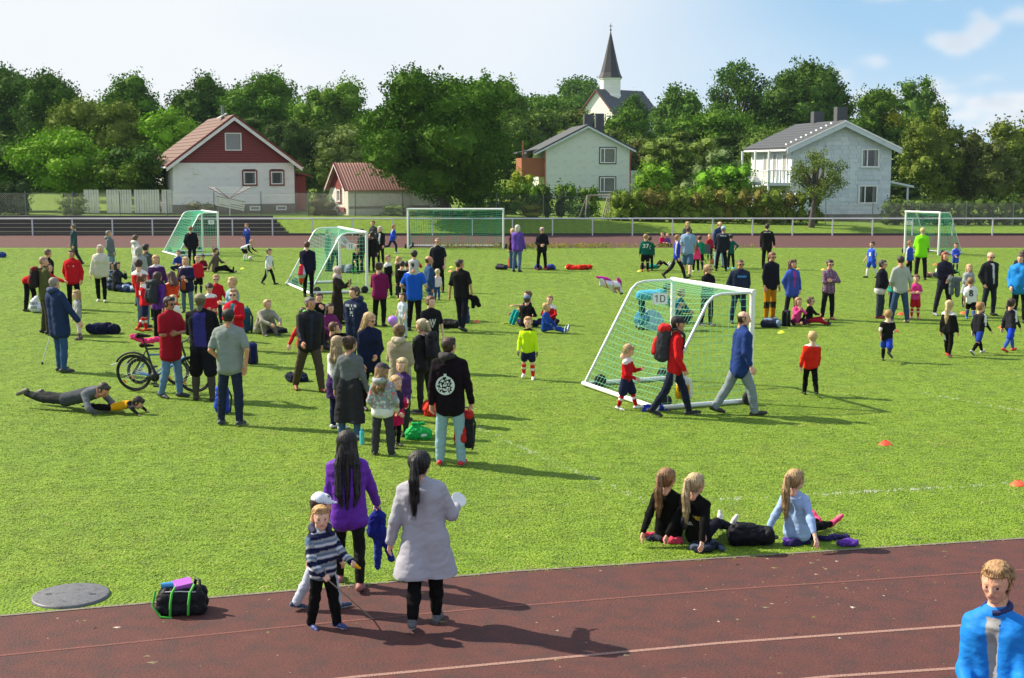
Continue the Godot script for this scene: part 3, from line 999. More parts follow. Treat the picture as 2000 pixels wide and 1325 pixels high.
func limb(st: SurfaceTool, a: Vector3, b: Vector3, r0: float, r1: float):
	var pts := []
	var rs := []
	var off := Vector3(rng.randfn(), rng.randfn() * 0.3, rng.randfn()) * a.distance_to(b) * 0.06
	for k in 5:
		var f := k / 4.0
		pts.append(a.lerp(b, f) + off * sin(f * PI))
		rs.append(lerpf(r0, r1, f))
	tube(st, pts, rs, 7, false)
func tree(called: String, label: String, px: float, top: float, wpx: float, d: float, col: Color, o := {}):
	# px, top, wpx: middle, top row and crown width in the photograph; d: metres ahead
	var base := D(px + o.get("foot", 0.0), 400, d)
	var gy := TY(base.x, base.z)
	var h: float = D(px, top, d).y - gy
	var R := wpx * d / FOC * 0.5 * 1.13
	var t := thing(called, label, "tree", Vector3(base.x, gy, base.z), 0, "trees behind the field")
	var low: float = o.get("low", 0.18)
	var cy := h * (1.0 + low) * 0.5
	var ry := h * (1.0 - low) * 0.5
	var mid := Vector3(-o.get("foot", 0.0) * d / FOC, cy, 0)
	var n: int = o.get("lobes", 26)
	var lr: float = o.get("lobe", 0.40)
	var size: float = o.get("leaf", 0.44 * maxf(1.0, d / 115.0))
	var dens: float = o.get("dens", 1.0)
	var places := []
	var cols := []
	cores = not o.get("airy", false)
	var st := begin()
	var fork := Vector3(mid.x * 0.4, h * (low + 0.12), 0)
	tube(st, [Vector3(0, -0.3, 0), Vector3(0.03, 0.5, 0), fork], [R * 0.075 + 0.07, R * 0.055 + 0.05, R * 0.04 + 0.03], 9, false)
	var shape: float = o.get("shape", 0.0)      # > 0 narrows the top, < 0 the foot
	for k in n:
		var g := (k + 0.5) / n
		var phi := acos(1.0 - 2.0 * g)
		var th := k * 2.399963 + rng.randf() * 0.6
		var dir := Vector3(sin(phi) * cos(th), cos(phi), sin(phi) * sin(th))
		var wd := 1.0 - shape * dir.y * 0.6
		dir = (dir + Vector3(rng.randfn(), rng.randfn() * 0.6, rng.randfn()) * 0.25).normalized()
		var f := rng.randf_range(0.46, 0.74)
		var c := mid + Vector3(dir.x * R * f * wd, dir.y * ry * f, dir.z * R * f * wd)
		var r := lr * rng.randf_range(0.6, 1.2)
		var rad := Vector3(R * r, minf(R, ry) * r * 0.85, R * r) * (1.0 if wd > 0.8 else 0.75)
		var area := rad.x * rad.y * 12.0
		var shade := rng.randfn(0, 0.10)
		var cc := Color(col.r * (1 + shade), col.g * (1 + shade), col.b * (1 + shade))
		if o.has("tint") and rng.randf() < o.get("share", 0.3): cc = o.tint
		lobe(places, cols, c, rad, int(area * dens / (size * size * 0.95)), cc, 0.16)
		if k % 2 == 0 or o.get("airy", false): limb(st, fork.lerp(mid, rng.randf() * 0.4), c, R * 0.028 + 0.03, 0.02)
	var core := int(R * ry * 3.0 * dens / (size * size))
	if not o.get("airy", false): lobe(places, cols, mid, Vector3(R * 0.68, ry * 0.75, R * 0.68), core, col, 0.16)
	part(t, "trunk", done(st, true), M.bark)
	foliage(t, "crown", places, cols, "leaf%d" % int(size * 100), size)
func bush(called: String, label: String, x0: float, x1: float, top: float, bottom: float, d: float, deep: float, col: Color, o := {}):
	# a hedge or shrub that fills this stretch of the picture's width, d metres ahead
	var a := D(x0, bottom, d)
	var b := D(x1, bottom, d)
	var gy := TY((a.x + b.x) * 0.5, a.z)
	var h: float = D((x0 + x1) * 0.5, top, d).y - gy
	var w := b.x - a.x
	var t := thing(called, label, o.get("cat", "hedge"), Vector3((a.x + b.x) * 0.5, gy, a.z), 0, o.get("group", "shrubs and hedges of the gardens"))
	var places := []
	var cols := []
	cores = true
	var size: float = o.get("leaf", 0.30)
	var step: float = o.get("step", 0.75)
	var n := maxi(1, int(w / step))
	for k in n:
		var x := -w * 0.5 + (k + 0.5) * w / n + rng.randfn(0, 0.1)
		var round_off := 1.0
		if o.get("round", false): round_off = sqrt(maxf(0.15, 1.0 - pow(x / (w * 0.5), 2.0)))
		var hh: float = h * round_off * rng.randf_range(0.88, 1.06)
		var layers := maxi(2, int(hh / 0.8))
		var st := begin()
		tube(st, [Vector3(x, 0, 0), Vector3(x + rng.randfn(0, 0.1), hh * 0.7, rng.randfn(0, 0.1))], [0.04, 0.015], 5, false)
		part(t, "stem", done(st), M.bark)
		for j in layers:
			var y := hh * (j + 0.5) / layers
			var shade := rng.randfn(0, 0.12)
			var cc := Color(col.r * (1 + shade), col.g * (1 + shade), col.b * (1 + shade))
			if o.has("tint") and rng.randf() < o.get("share", 0.3): cc = o.tint
			var rad := Vector3(maxf(step, w / n) * 0.72, hh / layers * 0.72, deep * 0.5)
			lobe(places, cols, Vector3(x, y, rng.randfn(0, 0.12)), rad, int(rad.x * rad.y * 12.0 / (size * size * 1.3)), cc, 0.18)
	foliage(t, "foliage", places, cols, "leaf%d" % int(size * 100), size)

func build_trees():
	M.bark = grained(C(84, 74, 62), 0.4, 0.95, 0.8, 0.04, 3.0, 81)
	M.leaf = vcol(0.85)
	M.leaf.metallic_specular = 0.25
	M.leaf.backlight_enabled = true
	M.leaf.backlight = Color(0.46, 0.56, 0.08)
	var deep := L(68, 98, 30)
	var mid := L(84, 118, 34)
	var fresh := L(112, 152, 40)
	var olive := L(106, 122, 48)
	var grey := L(108, 124, 66)
	var blue := L(84, 116, 46)
	# the broad maple between shed and grey house
	tree("maple_tree", "very broad dark green maple towering over the cream shed", 856, 104, 318, 85.6, L(76, 110, 32), {"low": 0.0, "shape": 0.16, "lobes": 52, "lobe": 0.30, "foot": 15.0, "leaf": 0.38})
	# row behind the houses
	for q in [
		["dark rounded tree at the far end of the back row over the dense bushes", 30, 120, 190, 128, deep, {}],
		["dark spreading tree beside the olive birches in the back row", 112, 126, 150, 122, deep, {}],
		["olive green birch with drooping twigs behind the bright maple", 170, 168, 150, 112, olive, {"lobe": 0.34}],
		["second olive birch close behind the bright maple", 245, 180, 120, 110, olive, {"lobe": 0.34}],
		["tall dark tree rising behind the olive birches", 265, 146, 150, 140, mid, {}],
		["fresh green maple tucked behind the red gabled house's roof", 342, 188, 120, 108, fresh, {"lobe": 0.36}],
		["tall uneven tree over the roof of the red gabled house", 400, 134, 130, 142, deep, {"shape": 0.3}],
		["large rounded tree behind the stove pipe of the red gabled house", 510, 133, 150, 138, mid, {}],
		["feathery dark larch beside the red gabled house", 570, 212, 140, 108, L(62, 84, 38), {"shape": 0.5, "leaf": 0.24, "low": 0.05}],
		["dense rounded tree in the back row beside the broad maple", 650, 146, 140, 132, L(96, 128, 42), {}],
		["grey green willow behind the corrugated shed roof", 672, 232, 105, 106, grey, {"low": 0.05}],
		["tree peeping out behind the broad maple near the grey house", 985, 144, 100, 140, L(100, 132, 44), {}],
		["rounded tree on the slope below the church porch", 1065, 166, 110, 170, mid, {}],
		["broad tree close beside the church porch gable", 1135, 141, 120, 285, mid, {}],
		["light green tree over the grey house's balcony", 1045, 205, 140, 138, L(88, 112, 46), {}],
		["mixed green tree over the ridge of the grey house", 1118, 199, 140, 142, L(84, 106, 46), {"tint": L(104, 96, 44), "share": 0.2}],
		["small dark tree peeking out under the church roof", 1240, 176, 60, 210, deep, {}],
		["dark green tree beside the grey house's chimneys", 1222, 208, 116, 136, mid, {}],
		["olive brown cypress like tree behind the grey house corner", 1240, 262, 80, 124, L(92, 96, 50), {"shape": 0.5, "low": 0.04}],
		["loose airy ash tree in the back row next to the church nave", 1318, 152, 120, 150, blue, {"lobe": 0.30}],
		["tall open ash tree showing sky between its branches", 1435, 104, 150, 140, blue, {"airy": true, "lobe": 0.27, "lobes": 40, "dens": 1.2}],
		["dense dark rounded tree in front of the open ash tree", 1390, 205, 190, 128, mid, {}],
		["tall bright ash tree behind the tiled house's roof", 1560, 108, 175, 136, L(78, 108, 42), {"lobe": 0.32, "lobes": 34}],
		["shadowy tree beside the tall bright ash tree", 1620, 135, 90, 138, deep, {}],
		["chestnut tree with yellow turning leaves on its crown", 1706, 148, 110, 124, L(78, 108, 34), {"tint": L(140, 140, 40), "share": 0.14}],
		["windblown airy tree behind the yellow turning chestnut", 1788, 130, 110, 136, blue, {"lobe": 0.28}],
		["tall olive birch at the corner of the tiled house", 1815, 188, 140, 103, olive, {"lobe": 0.28, "lobes": 34, "low": 0.05}],
		["olive birch in the thicket next to the tall birch", 1890, 250, 130, 104, L(88, 96, 48), {"lobe": 0.30, "low": 0.04}],
		["olive birch with ragged top at the end of the thicket", 1978, 198, 130, 106, olive, {"lobe": 0.28, "low": 0.04}],
		["olive thicket tree between the two ragged birches", 1935, 262, 110, 101, L(88, 98, 50), {"lobe": 0.32, "low": 0.04}],
		["lighter shrubby tree below the open ash tree", 1500, 236, 120, 118, L(96, 118, 50), {"low": 0.04}],
	]:
		tree("back_row_tree", q[0], q[1], q[2], q[3], q[4], q[5], q[6])
	tree("garden_maple", "bright green maple in the garden beside the pale board fence", 128, 240, 190, 94, fresh, {"low": 0.08, "lobes": 32, "lobe": 0.34})
	tree("garden_maple", "dark round garden maple touching the red gabled house", 268, 272, 150, 91, L(60, 88, 30), {"low": 0.10, "lobes": 30, "lobe": 0.34, "tint": L(100, 124, 44), "share": 0.25})
	tree("garden_maple", "dark green tree filling the far end of the gardens", 5, 262, 110, 95, deep, {"low": 0.05})
	tree("young_tree", "slender young tree with sparse branches in front of the tiled house", 1600, 276, 120, 84, L(104, 122, 54), {"airy": true, "low": 0.25, "lobes": 34, "lobe": 0.24, "dens": 0.75, "leaf": 0.24, "shape": 0.5, "foot": -14.0})
	# woodland edge that closes the gaps between the trees
	for q in [[-60, 130, 262, 122], [130, 330, 250, 124], [330, 560, 232, 128], [560, 760, 240, 126], [930, 1080, 246, 140], [1080, 1250, 258, 132], [1220, 1400, 262, 126], [1390, 1560, 250, 124], [1690, 1860, 262, 122], [1840, 2080, 290, 116]]:
		bush("woodland_thicket", "dense dark undergrowth filling the gaps below the back row trees", q[0], q[1], q[2], 400, q[3], 4.0, L(70, 94, 34), {"cat": "thicket", "group": "undergrowth behind the gardens", "leaf": 0.55, "step": 2.0, "tint": L(86, 104, 42), "share": 0.3})
	# hedges and shrubs
	bush("clipped_hedge", "long clipped brownish green hedge behind the railing", 1188, 1600, 372, 432, 86.5, 1.9, L(104, 122, 44), {"tint": L(112, 108, 52), "share": 0.25})
	bush("tall_hedge", "dark dense hedge running along the thicket", 1722, 2060, 386, 434, 87.5, 1.8, L(66, 88, 34), {"tint": L(88, 92, 44), "share": 0.1})
	bush("round_shrub", "bright green round shrub above the clipped hedge", 1205, 1338, 324, 392, 91, 3.0, fresh, {"cat": "shrub", "round": true, "step": 0.9})
	bush("round_shrub", "vivid green spreading shrub beside the white balcony", 1332, 1495, 316, 396, 90, 3.4, L(100, 146, 36), {"cat": "shrub", "round": true, "step": 0.9})
	bush("tall_shrub", "tall pale green shrubs behind the two round shrubs", 1255, 1400, 268, 380, 100, 4.0, L(104, 124, 54), {"cat": "shrub", "step": 1.0})
	bush("tall_shrub", "silvery green shrub between grey house and tiled house", 1330, 1470, 292, 380, 97, 3.0, L(98, 118, 72), {"cat": "shrub", "round": true})
	bush("yellow_shrub", "yellow green shrub under the rust brown balcony", 985, 1062, 330, 402, 103, 3.0, L(128, 140, 44), {"cat": "shrub", "round": true})
	bush("garden_hedge", "neat green hedge in front of the grey house", 905, 1170, 362, 415, 93, 1.8, L(86, 116, 38), {})
	bush("cypress_shrub", "narrow upright dark cypress beside the swing frame", 1064, 1098, 368, 426, 88, 1.0, L(62, 80, 36), {"cat": "shrub", "step": 0.4})
	bush("flower_bed", "yellow flowering bed plants beside the narrow cypress", 1020, 1062, 402, 428, 88, 1.0, L(134, 136, 44), {"cat": "plants", "leaf": 0.16})
	bush("flower_bed", "reedy green bed plants under the broad maple", 752, 800, 400, 428, 86.5, 1.0, L(92, 118, 40), {"cat": "plants", "leaf": 0.2})
	bush("flower_bed", "low mixed border plants behind the wide goal", 800, 985, 412, 430, 87, 1.0, L(84, 104, 42), {"cat": "plants", "leaf": 0.18})
	bush("dense_shrub", "dark bushes at the far end behind the terrace", -40, 62, 356, 424, 88, 2.5, L(52, 74, 34), {"cat": "shrub"})
	bush("small_shrub", "low rounded bush with pale leaves beside the board fence", 118, 168, 378, 420, 87, 1.4, L(102, 120, 58), {"cat": "shrub", "round": true, "leaf": 0.2})
	bush("small_shrub", "twiggy brown shrub under the white gable wall", 362, 420, 392, 424, 87.5, 1.2, L(96, 96, 56), {"cat": "shrub", "round": true, "leaf": 0.2})
	bush("small_shrub", "reddish rhododendron beside the corrugated shed", 600, 655, 386, 426, 86.5, 1.4, L(88, 86, 50), {"cat": "shrub", "round": true, "leaf": 0.2})
	bush("small_shrub", "bushy green plant at the corner of the tiled house", 1118, 1160, 396, 430, 90, 1.2, L(78, 108, 44), {"cat": "shrub", "round": true})
	bush("climbing_plant", "leafy climber filling the gap beside the red porch", 583, 640, 330, 420, 95, 1.5, L(80, 104, 44), {"cat": "plants"})
	# yellow weeds along the far track edge
	var places := []
	var cols := []
	for i in 1500:
		var u := rng.randf()
		var x: float = lerpf(D(850, 484, 67).x, D(1480, 484, 67).x, u)
		var keep := 1.0 if u < 0.55 else 0.35
		if rng.randf() > keep: continue
		var z := G(1000, 484).z + rng.randf_range(-0.15, 0.7)
		places.append(Transform3D(Basis(Vector3(rng.randfn(), rng.randfn(), rng.randfn()).normalized(), rng.randf() * TAU).scaled(Vector3.ONE * rng.randf_range(0.5, 1.0)), Vector3(x, rng.randf_range(0.02, 0.22), z)))
		cols.append([L(186, 164, 40), L(120, 134, 50), L(104, 124, 44)][rng.randi() % 3])
	var wd := thing("yellow_weeds", "yellow flowering weeds along the edge of the far track", "weeds", Vector3.ZERO)
	cores = false
	inner.clear()
	wd.set_meta("kind", "stuff")
	foliage(wd, "flowers", places, cols, "leaf12", 0.12)

# ======================================================== people
# A figure is laid out as joints with radii; skin and each garment are meshed as one continuous surface
# (smooth union of tapered capsules on a grid, surface nets), so limbs join and taper.
class Net:
	var v := PackedVector3Array()
	var n := PackedVector3Array()
	var id := PackedInt32Array()       # nearest bone of each vertex
	var ix := PackedInt32Array()

func net(bones: Array, k: float, c: float, cut = null) -> Net:
	# bones: [a, b, ra, rb]
	var lo := Vector3.ONE * 1e9
	var hi := -lo
	var pad := k + c * 2.0
	for b in bones:
		var r: float = maxf(b[2], b[3]) + pad
		var q := Vector3(r, r, r)
		lo = lo.min((b[0] as Vector3).min(b[1]) - q)
		hi = hi.max((b[0] as Vector3).max(b[1]) + q)
	var nx := int((hi.x - lo.x) / c) + 2
	var ny := int((hi.y - lo.y) / c) + 2
	var nzz := int((hi.z - lo.z) / c) + 2
	var sy := nx
	var sz := nx * ny
	var f := PackedFloat32Array()
	f.resize(sz * nzz)
	f.fill(9.0)
	var own := PackedByteArray()
	own.resize(sz * nzz)
	var boxes := []
	var bi := 0
	for bb in bones:
		var a: Vector3 = bb[0]
		var b: Vector3 = bb[1]
		var ra: float = bb[2]
		var rb: float = bb[3]
		var reach := maxf(ra, rb) + pad
		var mn := a.min(b) - Vector3(reach, reach, reach) - lo
		var mx := a.max(b) + Vector3(reach, reach, reach) - lo
		var x0 := maxi(int(mn.x / c), 0)
		var y0 := maxi(int(mn.y / c), 0)
		var z0 := maxi(int(mn.z / c), 0)
		var x1 := mini(int(mx.x / c) + 1, nx - 1)
		var y1 := mini(int(mx.y / c) + 1, ny - 1)
		var z1 := mini(int(mx.z / c) + 1, nzz - 1)
		boxes.append([x0, y0, z0, x1, y1, z1])
		var ab := b - a
		var inv := 1.0 / maxf(ab.length_squared(), 1e-8)
		var dr := rb - ra
		for z in range(z0, z1 + 1):
			for y in range(y0, y1 + 1):
				var row := z * sz + y * sy
				var p := Vector3(lo.x + x0 * c, lo.y + y * c, lo.z + z * c) - a
				for x in range(x0, x1 + 1):
					var t := clampf(p.dot(ab) * inv, 0.0, 1.0)
					var d := (p - ab * t).length() - ra - dr * t
					p.x += c
					if d < pad:
						var i := row + x
						var o := f[i]
						if d < o: own[i] = bi
						var h := k - absf(d - o)
						if h > 0.0: d = minf(d, o) - h * h / (4.0 * k)
						elif o < d: d = o
						f[i] = d
		bi += 1
	if cut != null:
		for z in nzz:
			for y in ny:
				for x in nx:
					var i := z * sz + y * sy + x
					if f[i] < 1.0: f[i] = cut.call(lo + Vector3(x, y, z) * c, f[i])
	# surface nets over the cells near the bones
	var out := Net.new()
	var vid := PackedInt32Array()
	vid.resize(sz * nzz)
	var seen := PackedByteArray()
	seen.resize(sz * nzz)
	var cells := PackedInt32Array()
	for q in boxes:
		for z in range(q[2], mini(q[5], nzz - 2) + 1):
			for y in range(q[1], mini(q[4], ny - 2) + 1):
				var i: int = z * sz + y * sy + q[0]
				for x in range(q[0], mini(q[3], nx - 2) + 1):
					if seen[i] == 0:
						seen[i] = 1
						var f0 := f[i]
						if f0 < c * 2.0 and f0 > -c * 2.0:
							var f1 := f[i + 1]
							var f2 := f[i + sy]
							var f3 := f[i + sy + 1]
							var f4 := f[i + sz]
							var f5 := f[i + sz + 1]
							var f6 := f[i + sz + sy]
							var f7 := f[i + sz + sy + 1]
							var m := int(f0 < 0.0) + int(f1 < 0.0) + int(f2 < 0.0) + int(f3 < 0.0) + int(f4 < 0.0) + int(f5 < 0.0) + int(f6 < 0.0) + int(f7 < 0.0)
							if m != 0 and m != 8:
								var s := Vector3.ZERO
								var e := 0
								if (f0 < 0.0) != (f1 < 0.0): s += Vector3(f0 / (f0 - f1), 0, 0); e += 1
								if (f2 < 0.0) != (f3 < 0.0): s += Vector3(f2 / (f2 - f3), 1, 0); e += 1
								if (f4 < 0.0) != (f5 < 0.0): s += Vector3(f4 / (f4 - f5), 0, 1); e += 1
								if (f6 < 0.0) != (f7 < 0.0): s += Vector3(f6 / (f6 - f7), 1, 1); e += 1
								if (f0 < 0.0) != (f2 < 0.0): s += Vector3(0, f0 / (f0 - f2), 0); e += 1
								if (f1 < 0.0) != (f3 < 0.0): s += Vector3(1, f1 / (f1 - f3), 0); e += 1
								if (f4 < 0.0) != (f6 < 0.0): s += Vector3(0, f4 / (f4 - f6), 1); e += 1
								if (f5 < 0.0) != (f7 < 0.0): s += Vector3(1, f5 / (f5 - f7), 1); e += 1
								if (f0 < 0.0) != (f4 < 0.0): s += Vector3(0, 0, f0 / (f0 - f4)); e += 1
								if (f1 < 0.0) != (f5 < 0.0): s += Vector3(1, 0, f1 / (f1 - f5)); e += 1
								if (f2 < 0.0) != (f6 < 0.0): s += Vector3(0, 1, f2 / (f2 - f6)); e += 1
								if (f3 < 0.0) != (f7 < 0.0): s += Vector3(1, 1, f3 / (f3 - f7)); e += 1
								s /= e
								cells.append(i)
								out.v.append(lo + (Vector3(x, y, z) + s) * c)
								out.n.append(Vector3(f1 + f3 + f5 + f7 - f0 - f2 - f4 - f6, f2 + f3 + f6 + f7 - f0 - f1 - f4 - f5, f4 + f5 + f6 + f7 - f0 - f1 - f2 - f3).normalized())
								out.id.append(own[i])
								vid[i] = out.v.size()
					i += 1
	for i in cells:
		var a := f[i] < 0.0
		if a != (f[i + 1] < 0.0):
			quad_ix(out, vid[i], vid[i - sy], vid[i - sy - sz], vid[i - sz], a)
		if a != (f[i + sy] < 0.0):
			quad_ix(out, vid[i], vid[i - sz], vid[i - sz - 1], vid[i - 1], a)
		if a != (f[i + sz] < 0.0):
			quad_ix(out, vid[i], vid[i - 1], vid[i - 1 - sy], vid[i - sy], a)
	return out
func quad_ix(o: Net, a: int, b: int, c: int, d: int, inside: bool):
	if a == 0 or b == 0 or c == 0 or d == 0: return
	if not inside:
		o.ix.append(a - 1); o.ix.append(b - 1); o.ix.append(c - 1)
		o.ix.append(a - 1); o.ix.append(c - 1); o.ix.append(d - 1)
	else:
		o.ix.append(a - 1); o.ix.append(c - 1); o.ix.append(b - 1)
		o.ix.append(a - 1); o.ix.append(d - 1); o.ix.append(c - 1)
func net_mesh(o: Net, col: PackedColorArray) -> ArrayMesh:
	var arr := []
	arr.resize(Mesh.ARRAY_MAX)
	arr[Mesh.ARRAY_VERTEX] = o.v
	arr[Mesh.ARRAY_NORMAL] = o.n
	if col.size() > 0: arr[Mesh.ARRAY_COLOR] = col
	arr[Mesh.ARRAY_INDEX] = o.ix
	var m := ArrayMesh.new()
	m.add_surface_from_arrays(Mesh.PRIMITIVE_TRIANGLES, arr)
	return m
func plain(o: Net, c: Color) -> PackedColorArray:
	var a := PackedColorArray()
	a.resize(o.v.size())
	a.fill(c)
	return a

# ---- shared heads, hands, hair (made once, in head or wrist space)
var HEAD := {}
var HAND := {}
var HAIR := {}
func head_net(c: float) -> Dictionary:
	var b := [
		[Vector3(0, 0.030, -0.022), Vector3(0, 0.026, 0.014), 0.090, 0.082],
		[Vector3(0, -0.01, 0.03), Vector3(0, -0.052, 0.042), 0.070, 0.054],
		[Vector3(-0.030, -0.070, 0.030), Vector3(0, -0.092, 0.062), 0.030, 0.024],
		[Vector3(0.030, -0.070, 0.030), Vector3(0, -0.092, 0.062), 0.030, 0.024],
		[Vector3(0, 0.012, 0.094), Vector3(0, -0.026, 0.112), 0.009, 0.014],
		[Vector3(-0.030, 0.022, 0.078), Vector3(0.030, 0.022, 0.078), 0.017, 0.017],
		[Vector3(-0.017, -0.056, 0.088), Vector3(0.017, -0.056, 0.088), 0.010, 0.010],
		[Vector3(-0.083, 0.012, -0.010), Vector3(-0.080, -0.026, -0.002), 0.017, 0.011],
		[Vector3(0.083, 0.012, -0.010), Vector3(0.080, -0.026, -0.002), 0.017, 0.011],
		[Vector3(0, -0.05, -0.025), Vector3(0, -0.16, -0.035), 0.056, 0.056],
		[Vector3(-0.040, -0.018, 0.066), Vector3(-0.036, -0.034, 0.064), 0.024, 0.022],
		[Vector3(0.040, -0.018, 0.066), Vector3(0.036, -0.034, 0.064), 0.024, 0.022],
	]
	var o := net(b, 0.018, c)
	var mask := PackedByteArray()
	mask.resize(o.v.size())
	for i in o.v.size():
		var p := o.v[i]
		var ax := absf(p.x)
		if p.z > 0.055:
			if ax < 0.026 and absf(p.y + 0.057) < 0.008: mask[i] = 1
			if Vector2((ax - 0.031) / 0.016, (p.y - 0.004) / 0.0075).length() < 1.0: mask[i] = 3 if absf(ax - 0.031) < 0.008 else 2
			if ax > 0.014 and ax < 0.05 and absf(p.y - 0.025) < 0.006: mask[i] = 4
	return {"net": o, "mask": mask}
func hand_net(c: float, grip: bool) -> Net:
	# wrist at the origin, fingers along -y, thumb towards +z, palm facing -x (a left hand hanging down)
	var b := [
		[Vector3(0, 0.02, 0), Vector3(0, -0.02, 0.002), 0.024, 0.024],
		[Vector3(0, -0.03, 0.018), Vector3(0, -0.085, 0.026), 0.019, 0.015],
		[Vector3(0, -0.03, -0.002), Vector3(0, -0.090, 0.006), 0.019, 0.015],
		[Vector3(0, -0.03, -0.018), Vector3(0, -0.085, -0.022), 0.018, 0.014],
	]
	var len := [0.068, 0.078, 0.072, 0.056]
	for k in 4:
		var z := 0.030 - k * 0.0195
		var p := Vector3(0, -0.088 + absf(k - 1.2) * 0.004, z)
		var ang := 0.25 + k * 0.07 if not grip else 1.25
		for j in 3:
			var l: float = len[k] * [0.44, 0.31, 0.25][j]
			var d := Vector3(-sin(ang), -cos(ang), (0.06 - k * 0.04) * (0.0 if grip else 1.0)).normalized()
			var q := p + d * l
			b.append([p, q, 0.0098 - j * 0.0011, 0.0092 - j * 0.0013])
			p = q
			ang += 0.28 if not grip else 1.15
	var t0 := Vector3(-0.004, -0.028, 0.028)
	var t1 := Vector3(-0.014, -0.058, 0.050) if not grip else Vector3(-0.022, -0.060, 0.042)
	var t2 := Vector3(-0.022, -0.084, 0.056) if not grip else Vector3(-0.042, -0.074, 0.030)
	var t3 := Vector3(-0.028, -0.104, 0.057) if not grip else Vector3(-0.052, -0.082, 0.012)
	b.append([t0, t1, 0.015, 0.0115])
	b.append([t1, t2, 0.0112, 0.0100])
	b.append([t2, t3, 0.0100, 0.0082])
	return net(b, 0.006, c)
func hair_net(kind: String, c: float) -> Net:
	var g: float = {"buzz": 0.004, "short": 0.011, "crop": 0.008, "rim": 0.004}.get(kind, 0.014)
	var b := [[Vector3(0, 0.032, -0.024), Vector3(0, 0.030, 0.012), 0.090 + g, 0.082 + g], [Vector3(0, 0.0, -0.03), Vector3(0, -0.035, -0.035), 0.080 + g * 0.6, 0.062 + g * 0.6]]
	var nape := -0.075
	var side := 0.030
	match kind:
		"short", "crop":
			b.append([Vector3(-0.03, 0.095, 0.045), Vector3(0.035, 0.098, 0.05), 0.030, 0.028])
		"curly":
			for k in 26:
				var a := k * 2.4
				var y := 0.12 - k * 0.0085
				b.append([Vector3(cos(a) * 0.085, y, sin(a) * 0.085 - 0.03), Vector3(cos(a) * 0.105, y - 0.03, sin(a) * 0.10 - 0.035), 0.028, 0.026])
			nape = -0.16
		"bob":
			for s in [-1, 1]:
				b.append([Vector3(s * 0.07, 0.03, -0.02), Vector3(s * 0.078, -0.10, -0.01), 0.032, 0.026])
				b.append([Vector3(s * 0.04, 0.0, -0.075), Vector3(s * 0.045, -0.115, -0.07), 0.040, 0.034])
			b.append([Vector3(-0.04, 0.09, 0.05), Vector3(0.045, 0.085, 0.055), 0.030, 0.028])
			nape = -0.16
		"long", "very_long":
			var y := -0.30 if kind == "long" else -0.62
			for s in [-1, 1]:
				b.append([Vector3(s * 0.065, 0.03, -0.03), Vector3(s * 0.082, -0.13, -0.035), 0.034, 0.032])
				b.append([Vector3(s * 0.082, -0.13, -0.035), Vector3(s * 0.09, y * 0.8, -0.07), 0.034, 0.020])
				var wide := 0.045 if kind == "long" else 0.085
				b.append([Vector3(s * 0.03, -0.02, -0.085), Vector3(s * wide, -0.20, -0.095), 0.042, 0.046])
				b.append([Vector3(s * wide, -0.20, -0.095), Vector3(s * wide * 1.1, y * 0.8, -0.125), 0.046, 0.034])
				b.append([Vector3(s * wide * 1.1, y * 0.8, -0.125), Vector3(s * wide * 0.7, y, -0.13), 0.034, 0.012])
			b.append([Vector3(0, -0.1, -0.09), Vector3(0.01, y * 1.05, -0.115), 0.046, 0.014])
			nape = -0.9
		"pony", "long_pony":
			b.append([Vector3(0, 0.055, -0.115), Vector3(0, 0.05, -0.145), 0.026, 0.028])
			if kind == "pony":
				b.append([Vector3(0, 0.05, -0.145), Vector3(0.006, -0.08, -0.160), 0.030, 0.030])
				b.append([Vector3(0.006, -0.08, -0.160), Vector3(0.014, -0.19, -0.145), 0.030, 0.010])
			else:
				b.append([Vector3(0, 0.05, -0.145), Vector3(-0.004, -0.12, -0.165), 0.034, 0.048])
				b.append([Vector3(-0.004, -0.12, -0.165), Vector3(0.0, -0.30, -0.150), 0.048, 0.044])
				b.append([Vector3(0.0, -0.30, -0.150), Vector3(0.006, -0.44, -0.140), 0.044, 0.016])
			nape = -0.9
		"bun":
			b.append([Vector3(0, 0.075, -0.115), Vector3(0, 0.085, -0.125), 0.045, 0.042])
	return net(b, 0.014, c, func(p: Vector3, d: float) -> float:
		var face := minf(p.z - side + maxf(0.0, p.y - 0.03) * -0.25, 0.066 - p.y)      # in front of the ears and below the hairline
		if kind == "rim": face = maxf(face, p.y - 0.045)
		return maxf(maxf(d, face), nape - p.y))
